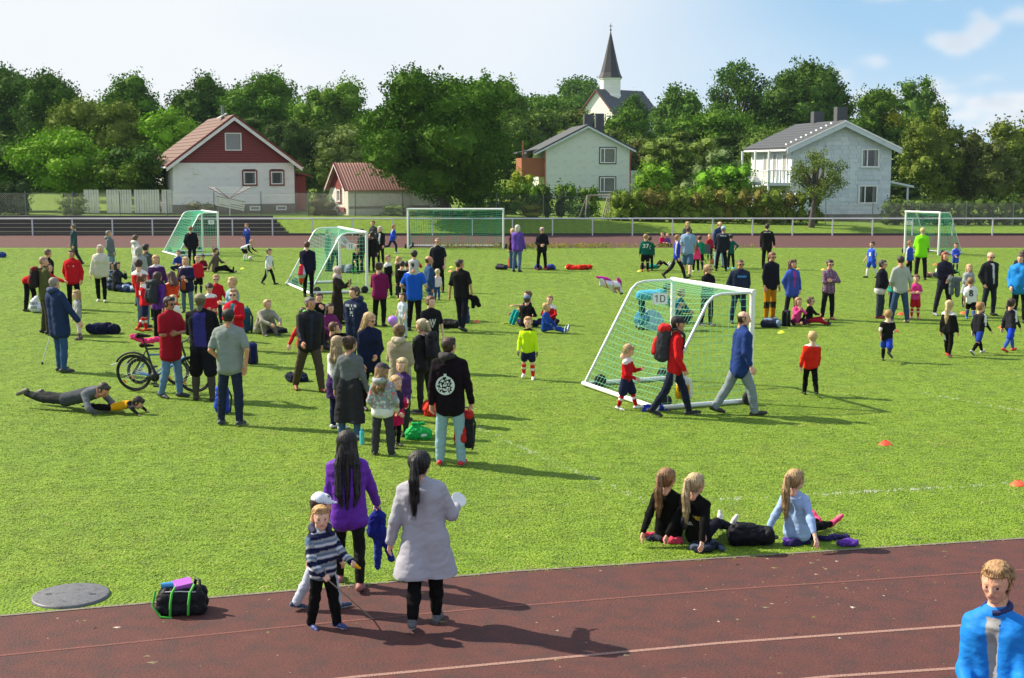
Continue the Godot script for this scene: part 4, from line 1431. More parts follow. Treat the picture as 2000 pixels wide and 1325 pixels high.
func headgear(kind: String) -> ArrayMesh:
	var o: Net
	match kind:
		"cap":
			o = net([[Vector3(0, 0.045, -0.024), Vector3(0, 0.042, 0.016), 0.101, 0.094], [Vector3(-0.045, 0.052, 0.125), Vector3(0.045, 0.052, 0.125), 0.010, 0.010], [Vector3(-0.02, 0.052, 0.150), Vector3(0.02, 0.052, 0.150), 0.010, 0.010], [Vector3(-0.062, 0.054, 0.095), Vector3(0.062, 0.054, 0.095), 0.011, 0.011], [Vector3(0, 0.054, 0.09), Vector3(0, 0.050, 0.16), 0.010, 0.010]], 0.012, 0.009,
				func(p: Vector3, d: float) -> float: return maxf(d, 0.036 - p.y + maxf(0.0, -p.z) * 0.12))
		"beanie":
			o = net([[Vector3(0, 0.050, -0.028), Vector3(0, 0.046, 0.012), 0.103, 0.096]], 0.01, 0.010, func(p: Vector3, d: float) -> float: return maxf(d, 0.040 - p.y + p.z * -0.25 - 0.02))
		"headband":
			o = net([[Vector3(0, 0.035, -0.024), Vector3(0, 0.034, 0.014), 0.105, 0.096]], 0.01, 0.009, func(p: Vector3, d: float) -> float: return maxf(d, absf(p.y - 0.058 - p.z * 0.2) - 0.028))
		"hijab":
			o = net([[Vector3(0, 0.030, -0.026), Vector3(0, 0.024, 0.016), 0.106, 0.098], [Vector3(0, -0.06, 0.0), Vector3(0, -0.13, -0.01), 0.085, 0.095], [Vector3(-0.05, -0.16, 0.0), Vector3(0.05, -0.16, 0.0), 0.10, 0.10]], 0.04, 0.010,
				func(p: Vector3, d: float) -> float: return maxf(d, 1.0 - Vector2(p.x / 0.066, (p.y + 0.012) / 0.082).length() if p.z > 0.02 else -1.0))
		"hood":
			o = net([[Vector3(-0.06, -0.13, -0.09), Vector3(0.06, -0.13, -0.09), 0.055, 0.055], [Vector3(-0.085, -0.125, -0.06), Vector3(-0.075, -0.135, 0.035), 0.038, 0.028], [Vector3(0.085, -0.125, -0.06), Vector3(0.075, -0.135, 0.035), 0.038, 0.028], [Vector3(0, -0.16, -0.12), Vector3(0, -0.20, -0.125), 0.06, 0.03]], 0.03, 0.012)
		"glasses":
			var st := begin()
			for s in [-1, 1]:
				bx(st, Vector3(s * 0.033 - 0.027, -0.016, 0.098), Vector3(s * 0.033 + 0.027, 0.020, 0.104))
				bx(st, Vector3(s * 0.078 - 0.003, 0.006, 0.0), Vector3(s * 0.078 + 0.003, 0.013, 0.095))
			bx(st, Vector3(-0.078, 0.010, 0.094), Vector3(0.078, 0.017, 0.100))
			return done(st)
	return net_mesh(o, PackedColorArray())

func make_heads():
	for k in [["near", 0.0055, 0.0042], ["far", 0.0095, 0.0065]]:
		HEAD[k[0]] = head_net(k[1])
		HAND[k[0] + "open"] = hand_net(k[2], false)
		HAND[k[0] + "grip"] = hand_net(k[2], true)
func hair_mesh(kind: String, near: bool) -> ArrayMesh:
	var key := kind + ("n" if near else "f")
	if not HAIR.has(key):
		if kind in ["cap", "beanie", "headband", "hijab", "hood", "glasses"]: HAIR[key] = headgear(kind)
		else:
			var o := hair_net(kind, 0.0075 if near else 0.011)
			for i in o.v.size():      # strands
				var p := o.v[i]
				var w := sin(atan2(p.x, p.z) * 34.0 + p.y * 6.0) * 0.0026 + nz.get_noise_3d(p.x * 45, p.y * 9, p.z * 45) * 0.005
				o.v[i] = p + o.n[i] * w
			renorm(o)
			if near:      # loose strands along the hanging hair and a few over the crown
				var r := RandomNumberGenerator.new()
				r.seed = 77
				var n0 := o.v.size()
				for k in 520:
					var i := r.randi() % n0
					var p := o.v[i] + o.n[i] * 0.002
					var nrm := o.n[i]
					if nrm.y > 0.75: continue
					var hang := p.y < -0.02
					var lng := r.randf_range(0.05, 0.16) if hang else r.randf_range(0.02, 0.045)
					var side := nrm.cross(Vector3.DOWN)
					if side.length() < 0.1: continue
					side = side.normalized() * 0.0016
					var sway := Vector3(r.randfn(0, 0.010), 0, r.randfn(0, 0.008))
					var start := o.v.size()
					for j in 4:
						var f := j / 3.0
						var q := p + (Vector3.DOWN - nrm * Vector3.DOWN.dot(nrm) * 0.8).normalized() * lng * f + sway * f * f + nrm * 0.004 * sin(f * PI)
						var w := side * (1.0 - f * 0.8)
						o.v.append(q - w); o.v.append(q + w)
						o.n.append(nrm); o.n.append(nrm)
					for j in 3:
						var b := start + j * 2
						for e in [b, b + 1, b + 2, b + 1, b + 3, b + 2]: o.ix.append(e)
						for e in [b, b + 2, b + 1, b + 1, b + 2, b + 3]: o.ix.append(e)
			HAIR[key] = net_mesh(o, PackedColorArray())
	return HAIR[key]
var plainm := {}
func colm(c: Color, rough := 0.85) -> StandardMaterial3D:
	var key := "%s%.2f" % [c.to_html(), rough]
	if not plainm.has(key): plainm[key] = mat(c, rough)
	return plainm[key]
func hair_mat(c: Color) -> StandardMaterial3D:
	var key := "hair" + c.to_html()
	if not plainm.has(key):
		var m := mat(c.lightened(0.06), 0.62)
		if not shared.has("hair"): shared["hair"] = noise_tex(128, 0.05, 3, [Color(0.6, 0.6, 0.6), Color(0.9, 0.9, 0.9), Color.WHITE], 0.0, 91)
		m.albedo_texture = shared["hair"]
		m.uv1_triplanar = true
		m.uv1_scale = Vector3(22, 4, 22)
		plainm[key] = m
	return plainm[key]

const POSES := {
	# legs: [forward pitch, knee bend, splay] for left and right; arms: [forward pitch, out, elbow, inward] ; lean forward
	"stand": {"legs": [[2, 3, 4], [-2, 3, 4]], "arms": [[4, 8, 14, 20], [0, 9, 18, 20]]},
	"ease": {"legs": [[10, 14, 6], [-3, 2, 5]], "arms": [[6, 9, 22, 35], [2, 10, 25, 30]]},
	"wide": {"legs": [[3, 3, 9], [-1, 3, 9]], "arms": [[4, 12, 20, 30], [2, 12, 20, 30]]},
	"pockets": {"legs": [[4, 5, 5], [-3, 3, 5]], "arms": [[-12, 16, 48, 35], [-12, 16, 48, 35]]},
	"front": {"legs": [[3, 4, 5], [-3, 3, 5]], "arms": [[14, 10, 82, 48], [14, 10, 78, 48]], "lean": 2},
	"crossed": {"legs": [[3, 4, 5], [-4, 4, 5]], "arms": [[22, 12, 92, 72], [16, 12, 98, 74]]},
	"hips": {"legs": [[3, 4, 7], [-4, 4, 7]], "arms": [[-16, 34, 78, 40], [-16, 34, 78, 40]]},
	"walk": {"legs": [[24, 8, 2], [-20, 18, 2]], "arms": [[-20, 8, 14, 10], [22, 8, 26, 10]], "lean": 3},
	"stroll": {"legs": [[15, 6, 3], [-14, 14, 3]], "arms": [[-12, 9, 14, 15], [14, 9, 24, 15]], "lean": 2},
	"run": {"legs": [[34, 28, 2], [-24, 62, 2]], "arms": [[-30, 12, 70, 15], [30, 12, 75, 20]], "lean": 8},
	"phone": {"legs": [[3, 4, 4], [-3, 3, 4]], "arms": [[38, 10, 92, 30], [34, 10, 92, 35]]},
	"bend": {"legs": [[10, 12, 6], [0, 8, 6]], "arms": [[72, 6, 20, 10], [64, 6, 25, 10]], "lean": 78, "look": -10},
	"stoop": {"legs": [[8, 12, 6], [-2, 8, 6]], "arms": [[50, 8, 30, 20], [42, 8, 40, 20]], "lean": 38},
	"crouch": {"legs": [[92, 128, 8], [70, 118, 8]], "arms": [[62, 8, 20, 10], [58, 8, 20, 10]], "lean": 42},
	"sit_out": {"seat": 0.075, "legs": [[90, 6, 7], [94, 16, 6]], "arms": [[-38, 16, 6, 0], [-40, 18, 6, 0]], "lean": -16},
	"sit_knees": {"seat": 0.07, "legs": [[124, 100, 8], [128, 106, 8]], "arms": [[62, 12, 40, 40], [62, 12, 40, 40]], "lean": 14},
	"sit_cross": {"seat": 0.075, "legs": [[92, 118, 42], [92, 118, 42]], "arms": [[34, 14, 62, 40], [34, 14, 66, 40]], "lean": 12},
	"sit_side": {"seat": 0.075, "legs": [[104, 60, 18], [92, 12, 4]], "arms": [[40, 10, 70, 40], [-25, 22, 8, 0]], "lean": 4},
	"prone": {"tip": 90, "legs": [[3, 6, 8], [2, 14, 9]], "arms": [[120, 18, 92, 40], [118, 18, 92, 40]], "lean": -16, "look": 10},
	"supine": {"tip": -90, "legs": [[52, 84, 6], [44, 78, 6]], "arms": [[6, 30, 10, 0], [6, 30, 10, 0]]},
}
func dirv(pitch: float, out: float, side: float) -> Vector3:      # pitch forward from hanging, then out to the side
	var p := deg_to_rad(pitch)
	var o := deg_to_rad(out)
	return Vector3(side * sin(o), -cos(o) * cos(p), cos(o) * sin(p))

func person(label: String, at: Vector3, h: float, yaw: float, pose: String, o := {}) -> Dictionary:
	# o: build, girl, hair, hairc, skin, top / topc, sleeve (0 none .. 1 long), legs / legc, hem (0 bare .. 1 long), shoe, sole, gear [[kind, colour]], coat (skirt length), overrides legsp / armsp / lean / look / turn
	var P: Dictionary = POSES[pose].duplicate()
	for k in ["legs", "arms", "lean", "look", "seat", "tip"]:
		if o.has("p_" + k): P[k] = o["p_" + k]
	if not P.has("seat") and not P.has("tip"):      # nobody stands quite alike
		var r := RandomNumberGenerator.new()
		r.seed = hash(label)
		var lg := []
		var am := []
		for s in 2:
			lg.append([P.legs[s][0] + r.randfn(0, 3.5), maxf(2.0, P.legs[s][1] + r.randfn(0, 4.0)), P.legs[s][2] + r.randf_range(-1.5, 2.5)])
			am.append([P.arms[s][0] + r.randfn(0, 7.0), maxf(5.0, P.arms[s][1] + r.randfn(0, 3.0)), maxf(6.0, P.arms[s][2] + r.randfn(0, 9.0)), P.arms[s][3] + r.randfn(0, 9.0)])
		P.legs = lg
		P.arms = am
		P.lean = P.get("lean", 0.0) + r.randfn(0, 2.5)
		P.tilt = r.randfn(0, 2.2)
		o = o.duplicate()
		o.turn = o.get("turn", 0.0) + r.randfn(0, 9.0)
		o.nod = o.get("nod", 0.0) + absf(r.randfn(0, 6.0))
	var dist := at.length()
	var near := dist < 24.0
	var cell: float = clampf(dist * 0.00078, 0.0125, 0.034)
	if o.has("cell"): cell = o.cell
	var t := thing("person", label, "person", at, deg_to_rad(yaw), o.get("group", "people on the sports field"))
	var kid := clampf((1.62 - h) / 0.6, 0.0, 1.0)
	var hs: float = lerpf(1.0, 0.86, kid) * o.get("head", 1.0)                      # head size
	var bw: float = o.get("build", 1.0)
	var girl: float = 1.0 if o.get("girl", false) else 0.0
	var headlen := 0.235 * hs
	var neck_y := h - headlen * 1.10                                          # base of the neck above the sole when upright
	var hip := h * lerpf(0.50, 0.475, kid)
	var spine := neck_y - hip
	var thigh := (hip - 0.04 * h) * 0.51
	var shank := (hip - 0.04 * h) * 0.49
	var U := h * lerpf(1.0, 0.93, kid)                                        # unit for widths
	var sw: float = U * (0.108 - girl * 0.012) * lerpf(1.0, bw, 0.5) * o.get("shoulder", 1.0)
	var tip: float = P.get("tip", 0.0)
	var lean := deg_to_rad(P.get("lean", 0.0))
	var sb := Basis(Vector3.BACK, deg_to_rad(P.get("tilt", 0.0))) * Basis(Vector3.RIGHT, lean)                                      # spine frame
	# legs
	var J := {}
	var lowest := 1e9
	for s in 2:
		var side := 1.0 if s == 0 else -1.0
		var l: Array = P.legs[s]
		var hp := Vector3(side * U * 0.050, 0, 0)
		var kd := dirv(l[0], l[2], side)
		var kn := hp + kd * thigh
		var fd := dirv(l[0] - l[1], l[2] * (0.4 if l[2] < 20 else -0.9), side)
		var an := kn + fd * shank
		J["hip%d" % s] = hp; J["knee%d" % s] = kn; J["ankle%d" % s] = an
		J["shin%d" % s] = fd
		lowest = minf(lowest, an.y)
	var up: float = -lowest + 0.045 * h
	if P.has("seat"): up = P.seat * h + 0.02
	# arms
	var base := Vector3.ZERO
	var neck := sb * Vector3(0, spine, -0.01 * h)
	for s in 2:
		var side := 1.0 if s == 0 else -1.0
		var a: Array = P.arms[s]
		var sh := sb * Vector3(side * sw, spine - 0.058 * h, -0.004 * h)
		var arm_b := sb if absf(lean) < 0.5 and not P.has("seat") else Basis(Vector3.RIGHT, lean * 0.25)
		var ud := arm_b * dirv(a[0], a[1], side)
		var el := sh + ud * h * 0.168
		var fwd := (arm_b * Vector3(0, 0, 1))
		fwd = (fwd - ud * fwd.dot(ud))
		if fwd.length() < 0.2: fwd = Vector3(0, 1, 0) - ud * ud.y
		fwd = fwd.normalized()
		var inward := Vector3(-side, 0, 0)
		inward = (inward - ud * inward.dot(ud) - fwd * inward.dot(fwd)).normalized()
		var iw := deg_to_rad(a[3])
		var bd := (fwd * cos(iw) + inward * sin(iw)).normalized()
		var e := deg_to_rad(a[2])
		var fd := (ud * cos(e) + bd * sin(e)).normalized()
		J["sh%d" % s] = sh; J["el%d" % s] = el; J["wr%d" % s] = el + fd * h * 0.142
		J["fd%d" % s] = fd
		J["thumb%d" % s] = bd if e < 1.0 else (Vector3.UP - fd * fd.y).normalized()
	var headp := neck + sb.slerp(Basis.IDENTITY, 0.75 if absf(tip) < 1 else 0.0) * Vector3(0, headlen * 0.62 + o.get("lift", 0.0), 0.018 * hs)
	var fix := Transform3D(Basis.IDENTITY, Vector3(0, up, 0))
	if absf(tip) > 1.0: fix = Transform3D(Basis(Vector3.RIGHT, deg_to_rad(tip)), Vector3(0, 0.10 * U + 0.02, 0)) 
	for k in J:
		if k.begins_with("fd") or k.begins_with("shin") or k.begins_with("thumb"): J[k] = fix.basis * J[k]
		else: J[k] = fix * J[k]
	var F := func(p: Vector3) -> Vector3: return fix * (sb * p)               # spine space to the figure's own space
	var hb := Basis(Vector3.UP, deg_to_rad(o.get("turn", 0.0))) * Basis(Vector3.RIGHT, deg_to_rad(P.get("look", 0.0) + o.get("nod", 0.0)))
	if absf(tip) > 1.0: hb = fix.basis * Basis(Vector3.RIGHT, deg_to_rad(-50.0 if tip > 0 else 0.0)) * Basis(Vector3.UP, deg_to_rad(o.get("turn", 0.0)))
	var HT := Transform3D(hb.scaled(Vector3.ONE * hs), fix * headp)

	# torso bones with a given thickness added
	var torso := func(add: float, low: float) -> Array:
		var g := girl
		var bl := []
		for s in [-1.0, 1.0]:
			bl.append([F.call(Vector3(s * U * 0.044, low, 0)), F.call(Vector3(s * U * (0.040 - g * 0.004), spine * 0.36, 0.004)), U * (0.062 + g * 0.003) * bw + add, U * (0.060 - g * 0.006) * bw + add])
			bl.append([F.call(Vector3(s * U * (0.040 - g * 0.004), spine * 0.36, 0.004)), F.call(Vector3(s * U * 0.054, spine * 0.74, 0)), U * (0.060 - g * 0.006) * bw + add, U * (0.062 - g * 0.004) * lerpf(1.0, bw, 0.6) + add])
			bl.append([F.call(Vector3(s * U * 0.050, spine * 0.76, -0.004)), F.call(Vector3(s * sw * 0.72, spine - 0.058 * h, -0.006)), U * 0.054 + add * 0.8, U * 0.036 + add * 0.6])
			bl.append([F.call(Vector3(s * U * 0.014, spine * 0.935, -0.012)), F.call(Vector3(s * sw * 0.93, spine - 0.056 * h, -0.006)), U * 0.036 + add * 0.6, U * 0.031 + add * 0.5])
			if g > 0.5 and h > 1.45: bl.append([F.call(Vector3(s * U * 0.040, spine * 0.66, U * 0.036)), F.call(Vector3(s * U * 0.042, spine * 0.64, U * 0.042)), U * 0.040 + add, U * 0.036 + add])
		bl.append([F.call(Vector3(0, spine * 0.86, -0.010)), F.call(Vector3(0, spine * o.get("collar", 0.985), -0.010)), U * 0.058 + add * 0.6, U * 0.032 + add * 0.5])
		if bw > 1.12: bl.append([F.call(Vector3(0, spine * 0.22, U * 0.02 * bw)), F.call(Vector3(0, spine * 0.42, U * 0.022 * bw)), U * 0.066 * bw + add, U * 0.062 * bw + add])
		return bl
	var skin: Color = o.get("skin", L(214, 164, 138))
	# ---- skin: one continuous body with head and hands
	var sb_bones: Array = torso.call(-0.012, 0.0)
	var sleeve: float = o.get("sleeve", 1.0)
	var hem: float = o.get("hem", 1.0)
	for s in 2:
		var thin := 0.85
		sb_bones.append([J["sh%d" % s], J["el%d" % s], U * 0.029 * thin * (0.8 if sleeve > 0.6 else 1.0), U * 0.024 * thin])
		sb_bones.append([J["el%d" % s], J["wr%d" % s], U * 0.0245 * thin, U * 0.0165])
		sb_bones.append([J["hip%d" % s], J["knee%d" % s], U * 0.044, U * (0.031 if hem < 0.6 else 0.026)])
		sb_bones.append([J["knee%d" % s], (J["knee%d" % s] as Vector3).lerp(J["ankle%d" % s], 0.35), U * (0.030 if hem < 0.6 else 0.024), U * (0.032 if hem < 0.6 else 0.024)])
		sb_bones.append([(J["knee%d" % s] as Vector3).lerp(J["ankle%d" % s], 0.35), J["ankle%d" % s], U * (0.032 if hem < 0.6 else 0.024), U * 0.019])
	sb_bones.append([fix * (neck + Vector3(0, -0.02, 0)), HT * Vector3(0, -0.08, -0.028), U * 0.034, 0.050 * hs])
	var body := net(sb_bones, 0.02, maxf(cell, 0.016))
	var bc := plain(body, skin)
	var hd: Dictionary = HEAD["near" if near else "far"]
	append_net(body, bc, hd.net, HT, false, skin, hd.mask, [skin, skin.lerp(L(170, 80, 80), 0.5), L(225, 222, 215), L(50, 40, 34), (o.get("hairc", C(80, 60, 40)) as Color).srgb_to_linear().lerp(skin, 0.35)])
	for s in 2:
		var grip: bool = o.get("grip", [false, false])[s]
		var d: Vector3 = J["fd%d" % s]
		var th: Vector3 = J["thumb%d" % s]
		th = (th - d * th.dot(d)).normalized()
		var hx := (-d).cross(th)
		if s == 1: hx = -hx
		var hsz := h / 1.75 * lerpf(1.0, 1.06, kid)
		append_net(body, bc, HAND[("near" if near else "far") + ("grip" if grip else "open")], Transform3D(Basis(hx, -d, th).scaled(Vector3.ONE * hsz), J["wr%d" % s]), s == 1, o.get("glove", skin), PackedByteArray(), [])
	part(t, "body", net_mesh(body, bc), M.skin)
	# ---- garments
	var soft: Material = M.nylon if o.get("nylon", false) else M.cloth
	var rough_amp: float = o.get("fold", 0.0055)
	if not o.get("no_legs", false):
		var loose: float = o.get("loose", 0.010)
		var lb := []
		for s in [-1.0, 1.0]:
			lb.append([F.call(Vector3(s * U * 0.044, spine * 0.16, 0)), F.call(Vector3(s * U * 0.046, -0.02 * h, 0)), U * (0.056 + girl * 0.003) * bw + 0.006, U * (0.058 + girl * 0.003) * lerpf(1.0, bw, 0.7) + 0.006])
		for s in 2:
			var kn: Vector3 = J["knee%d" % s]
			var an: Vector3 = J["ankle%d" % s]
			var hp: Vector3 = J["hip%d" % s]
			if hem < 0.6:       # shorts
				lb.append([hp, hp.lerp(kn, hem * 1.6), U * 0.052 + loose, U * 0.047 + loose * 2.0])
			else:
				lb.append([hp, kn, U * 0.051 * lerpf(1.0, bw, 0.5) + loose * 0.7, U * 0.034 + loose])
				lb.append([kn, kn.lerp(an, 0.4), U * 0.034 + loose, U * 0.033 + loose])
				lb.append([kn.lerp(an, 0.4), kn.lerp(an, clampf(hem, 0.6, 0.99)), U * 0.033 + loose, U * 0.024 + loose * o.get("flare", 1.2)])
		var lg := net(lb, 0.022, cell)
		fold(lg, rough_amp, h)
		var lc := plain(lg, o.get("legc", L(40, 42, 50)))
		if o.has("leg_stripe") or o.has("knee"):
			for i in lg.v.size():
				var b := lg.id[i]
				if b < 2: continue
				var s := (b - 2) / 3 if hem >= 0.6 else b - 2
				var p := lg.v[i] - (J["hip%d" % s] as Vector3)
				if o.has("leg_stripe") and absf(p.z) < 0.022 and p.x * (1.0 if s == 0 else -1.0) > 0.012: lc[i] = o.leg_stripe
				if o.has("knee") and (b - 2) % 3 == 1: lc[i] = o.knee
		part(t, o.get("legs", "trousers"), net_mesh(lg, lc), soft)
		if hem < 0.6 and o.has("sock"):
			for s in 2:
				var kn: Vector3 = J["knee%d" % s]
				var an: Vector3 = J["ankle%d" % s]
				var sk := net([[kn.lerp(an, 0.18), kn.lerp(an, 0.45), U * 0.036 + 0.004, U * 0.036 + 0.004], [kn.lerp(an, 0.45), an, U * 0.036 + 0.004, U * 0.023 + 0.004]], 0.01, cell * 0.8)
				var sc := plain(sk, o.sock)
				if o.has("sock_band"):
					for i in sk.v.size():
						var f := (sk.v[i] - kn).dot(J["shin%d" % s]) / shank
						if (f > 0.34 and f < 0.5): sc[i] = o.sock_band
				part(t, "sock", net_mesh(sk, sc), M.cloth)
	for s in 2:
		var an: Vector3 = J["ankle%d" % s]
		var sh: Vector3 = J["shin%d" % s]
		var toe := Vector3(0.10 * (1.0 if s == 0 else -1.0), 0, 1)
		toe = (toe - sh * toe.dot(sh) * (1.0 if absf(sh.y) < 0.75 or absf(tip) > 1 else 0.55)).normalized()
		if absf(tip) > 1 and tip > 0: toe = fix.basis * Vector3(0, -0.9, 0.4)
		var dn := (sh - toe * sh.dot(toe)).normalized()
		var fl := 0.160 * h * lerpf(1.0, 1.05, kid)
		var heel := an - toe * fl * 0.20 + dn * 0.020 * h
		var ball := an + toe * fl * 0.42 + dn * 0.025 * h
		var tp := an + toe * fl * 0.66 + dn * 0.027 * h
		var bl := [[heel, ball, 0.0225 * h, 0.0215 * h], [ball, tp, 0.0235 * h, 0.0165 * h], [an + dn * 0.002 * h, heel.lerp(ball, 0.4), 0.027 * h, 0.024 * h]]
		if o.get("boot", 0.0) > 0.0: bl.append([an, (J["knee%d" % s] as Vector3).lerp(an, 1.0 - o.boot), 0.028 * h, 0.034 * h])
		var sn := net(bl, 0.014, minf(cell, 0.016))
		var cc := plain(sn, o.get("shoe", L(30, 30, 34)))
		var solec: Color = o.get("sole", L(60, 58, 56))
		for i in sn.v.size():
			var dd := (sn.v[i] - an).dot(dn)
			if dd > 0.034 * h: cc[i] = solec
			if dd > 0.0455 * h: sn.v[i] -= dn * (dd - 0.0455 * h)
		part(t, "shoe", net_mesh(sn, cc), M.shoe)
	if o.get("top", "jacket") != "":
		var add: float = o.get("bulk", 0.012)
		var tb: Array = torso.call(add, o.get("drop", -0.01) * h)
		var nb := tb.size()
		for s in 2:
			var sh: Vector3 = J["sh%d" % s]
			var el: Vector3 = J["el%d" % s]
			var wr: Vector3 = J["wr%d" % s]
			var ar := U * 0.0300 * lerpf(1.0, bw, 0.4) + add * 0.5
			if sleeve < 0.6:
				if sleeve > 0.0: tb.append([sh, sh.lerp(el, sleeve * 1.7), ar, ar + 0.002])
			else:
				tb.append([sh, el, ar, U * 0.0265 + add * 0.6])
				tb.append([el, el.lerp(wr, clampf(sleeve, 0.6, 0.97)), U * 0.0265 + add * 0.6, U * 0.0205 + add * 0.6])
		var coat: float = o.get("coat", 0.0)
		if coat > 0.0:
			for s in 2:
				var hp: Vector3 = J["hip%d" % s]
				var kn: Vector3 = (J["knee%d" % s] as Vector3).lerp(J["ankle%d" % s], maxf(0.0, coat - 1.0))
				var q := hp.lerp(kn, minf(coat, 1.0))
				q = q.lerp(Vector3(hp.x * 1.5, q.y, q.z * 0.5), 0.5)
				tb.append([hp, q, U * 0.066 + add, U * o.get("flare_coat", 0.080) + add])
		var tn := net(tb, o.get("blend", 0.026), cell)
		if coat > 0.0:
			var hem_y: float = fix.origin.y - (thigh * minf(coat, 1.0) + shank * maxf(0.0, coat - 1.0))
			for i in tn.v.size():
				if tn.v[i].y < hem_y: tn.v[i].y = hem_y - (hem_y - tn.v[i].y) * 0.05
		fold(tn, rough_amp, h)
		var col: Color = o.get("topc", L(60, 60, 70))
		var tc := plain(tn, col)
		var inv := (fix * Transform3D(sb, Vector3.ZERO)).affine_inverse()
		var style: String = o.get("style", "")
		if style != "":
			var c2: Color = o.get("topc2", L(225, 225, 222))
			for i in tn.v.size():
				var b := tn.id[i]
				var q := inv * tn.v[i]
				var y := q.y / spine
				var arm := b >= nb and b < nb + (2 if sleeve < 0.6 else 4)
				match style:
					"sleeves":
						if arm: tc[i] = c2
					"yoke":
						if y > 0.84 or (arm and (b - nb) % 2 == 0 and y > 0.78): tc[i] = c2
					"arm_stripe":
						if (arm and absf(q.z - (inv * (J["sh0"] as Vector3)).z) < 0.028 and absf(q.x) > sw) or (y > 0.86 and absf(q.x) > 0.06 and absf(q.z) < 0.025): tc[i] = c2
					"bands":
						var u := y * 9.0 if not arm else (tn.v[i] - (J["sh%d" % ((b - nb) / 2)] as Vector3)).length() / spine * 9.0
						tc[i] = [col, c2, o.get("topc3", L(120, 140, 160)), c2 * 0.5, col * 0.7][int(absf(u) * 1.8) % 5]
					"open":        # unzipped front over a shirt
						if q.z > 0.0 and absf(q.x) < 0.008 + 0.036 * y and not arm and y > -0.1 and y < 0.94: tc[i] = c2
					"center":      # wide panel down the back and front
						if not arm and absf(q.x) < 0.115 and y < 0.92 and y > 0.06: tc[i] = c2
					"plaid":
						var gx := fposmod(q.x * 26.0, 1.0) < 0.4
						var gy := fposmod(q.y * 22.0, 1.0) < 0.4
						tc[i] = col if gx == gy else (c2 if gx else col.lerp(c2, 0.4))
					"floral":
						var w := nz.get_noise_3d(q.x * 16.0, q.y * 16.0, q.z * 16.0)
						tc[i] = c2 if w > 0.22 else (o.get("topc3", L(220, 120, 130)) if w < -0.25 else col)
						if y < 0.10: tc[i] = L(215, 215, 212)
					"hem":
						if y < 0.06: tc[i] = c2
					"collar":
						if y > 0.93: tc[i] = c2
					"cuffs":
						if (arm and (b - nb) % (1 if sleeve < 0.6 else 2) == (0 if sleeve < 0.6 else 1) and (tn.v[i] - (J["el%d" % ((b - nb) / (1 if sleeve < 0.6 else 2))] as Vector3)).length() < 0.09 and sleeve < 0.6) or y > 0.95: tc[i] = c2
		part(t, o.get("top", "jacket"), net_mesh(tn, tc), soft)
	if o.has("skirt"):
		var skb := []
		var len: float = o.skirt
		for s in 2:
			var hp: Vector3 = J["hip%d" % s]
			var q := hp.lerp(J["knee%d" % s], minf(len, 1.0))
			if len > 1.0: q = q.lerp(J["ankle%d" % s], len - 1.0)
			skb.append([hp + Vector3(0, U * 0.07, 0), hp, U * 0.056 + 0.012, U * 0.066 + 0.014])
			skb.append([hp, q, U * 0.066 + 0.014, U * o.get("flare_coat", 0.080)])
		var sn := net(skb, 0.05, cell)
		var bottom: float = fix.origin.y - thigh * minf(len, 1.0) - shank * maxf(0.0, len - 1.0)
		for i in sn.v.size():
			if sn.v[i].y < bottom: sn.v[i].y = bottom - (bottom - sn.v[i].y) * 0.05
		fold(sn, 0.009, h)
		part(t, "skirt", net_mesh(sn, plain(sn, o.get("skirtc", L(60, 60, 62)))), M.cloth)
	# ---- hair and headgear
	if o.get("hair", "short") != "":
		var hm := part(t, "hair", hair_mesh(o.get("hair", "short"), near), hair_mat(o.get("hairc", C(80, 60, 40))))
		hm.transform = HT
	for gr in o.get("gear", []):
		var gm := part(t, {"glasses": "sunglasses", "hijab": "headscarf"}.get(gr[0], gr[0]), hair_mesh(gr[0], near), colm(gr[1], 0.3 if gr[0] == "glasses" else 0.85))
		gm.transform = HT
	# ---- flat print on chest or back
	for w in o.get("print", []):      # [text, size, back?, y share, colour, x]
		var tm := TextMesh.new()
		tm.text = w[0]
		var fnt := SystemFont.new()
		fnt.font_names = PackedStringArray(["Droid Sans"])
		fnt.font_weight = 700
		tm.font = fnt
		tm.font_size = 32
		tm.pixel_size = w[1] / 32.0
		tm.depth = 0.006
		var zz: float = U * 0.062 * lerpf(1.0, bw, 0.8) + o.get("bulk", 0.012) + 0.008
		if girl > 0.5 and not w[2]: zz += U * 0.014
		var pm := part(t, "print", tm, colm(w[4]))
		pm.transform = Transform3D(fix.basis * sb * Basis(Vector3.UP, PI if w[2] else 0.0), F.call(Vector3(w[5] if w.size() > 5 else 0.0, spine * w[3], -zz if w[2] else zz)))
	# where things can hang, in world space
	var W := t.transform
	var r := {"node": t, "h": h, "yaw": yaw, "wr0": W * (J.wr0 as Vector3), "wr1": W * (J.wr1 as Vector3), "hand0": W * ((J.wr0 as Vector3) + (J.fd0 as Vector3) * 0.07 * h / 1.75), "hand1": W * ((J.wr1 as Vector3) + (J.fd1 as Vector3) * 0.07 * h / 1.75), "back": Transform3D(W.basis * fix.basis * sb, W * (F.call(Vector3(0, spine * 0.66, -U * 0.066 * bw - o.get("bulk", 0.012))) as Vector3)), "neck": W * (fix * neck), "spine": spine}
	return r
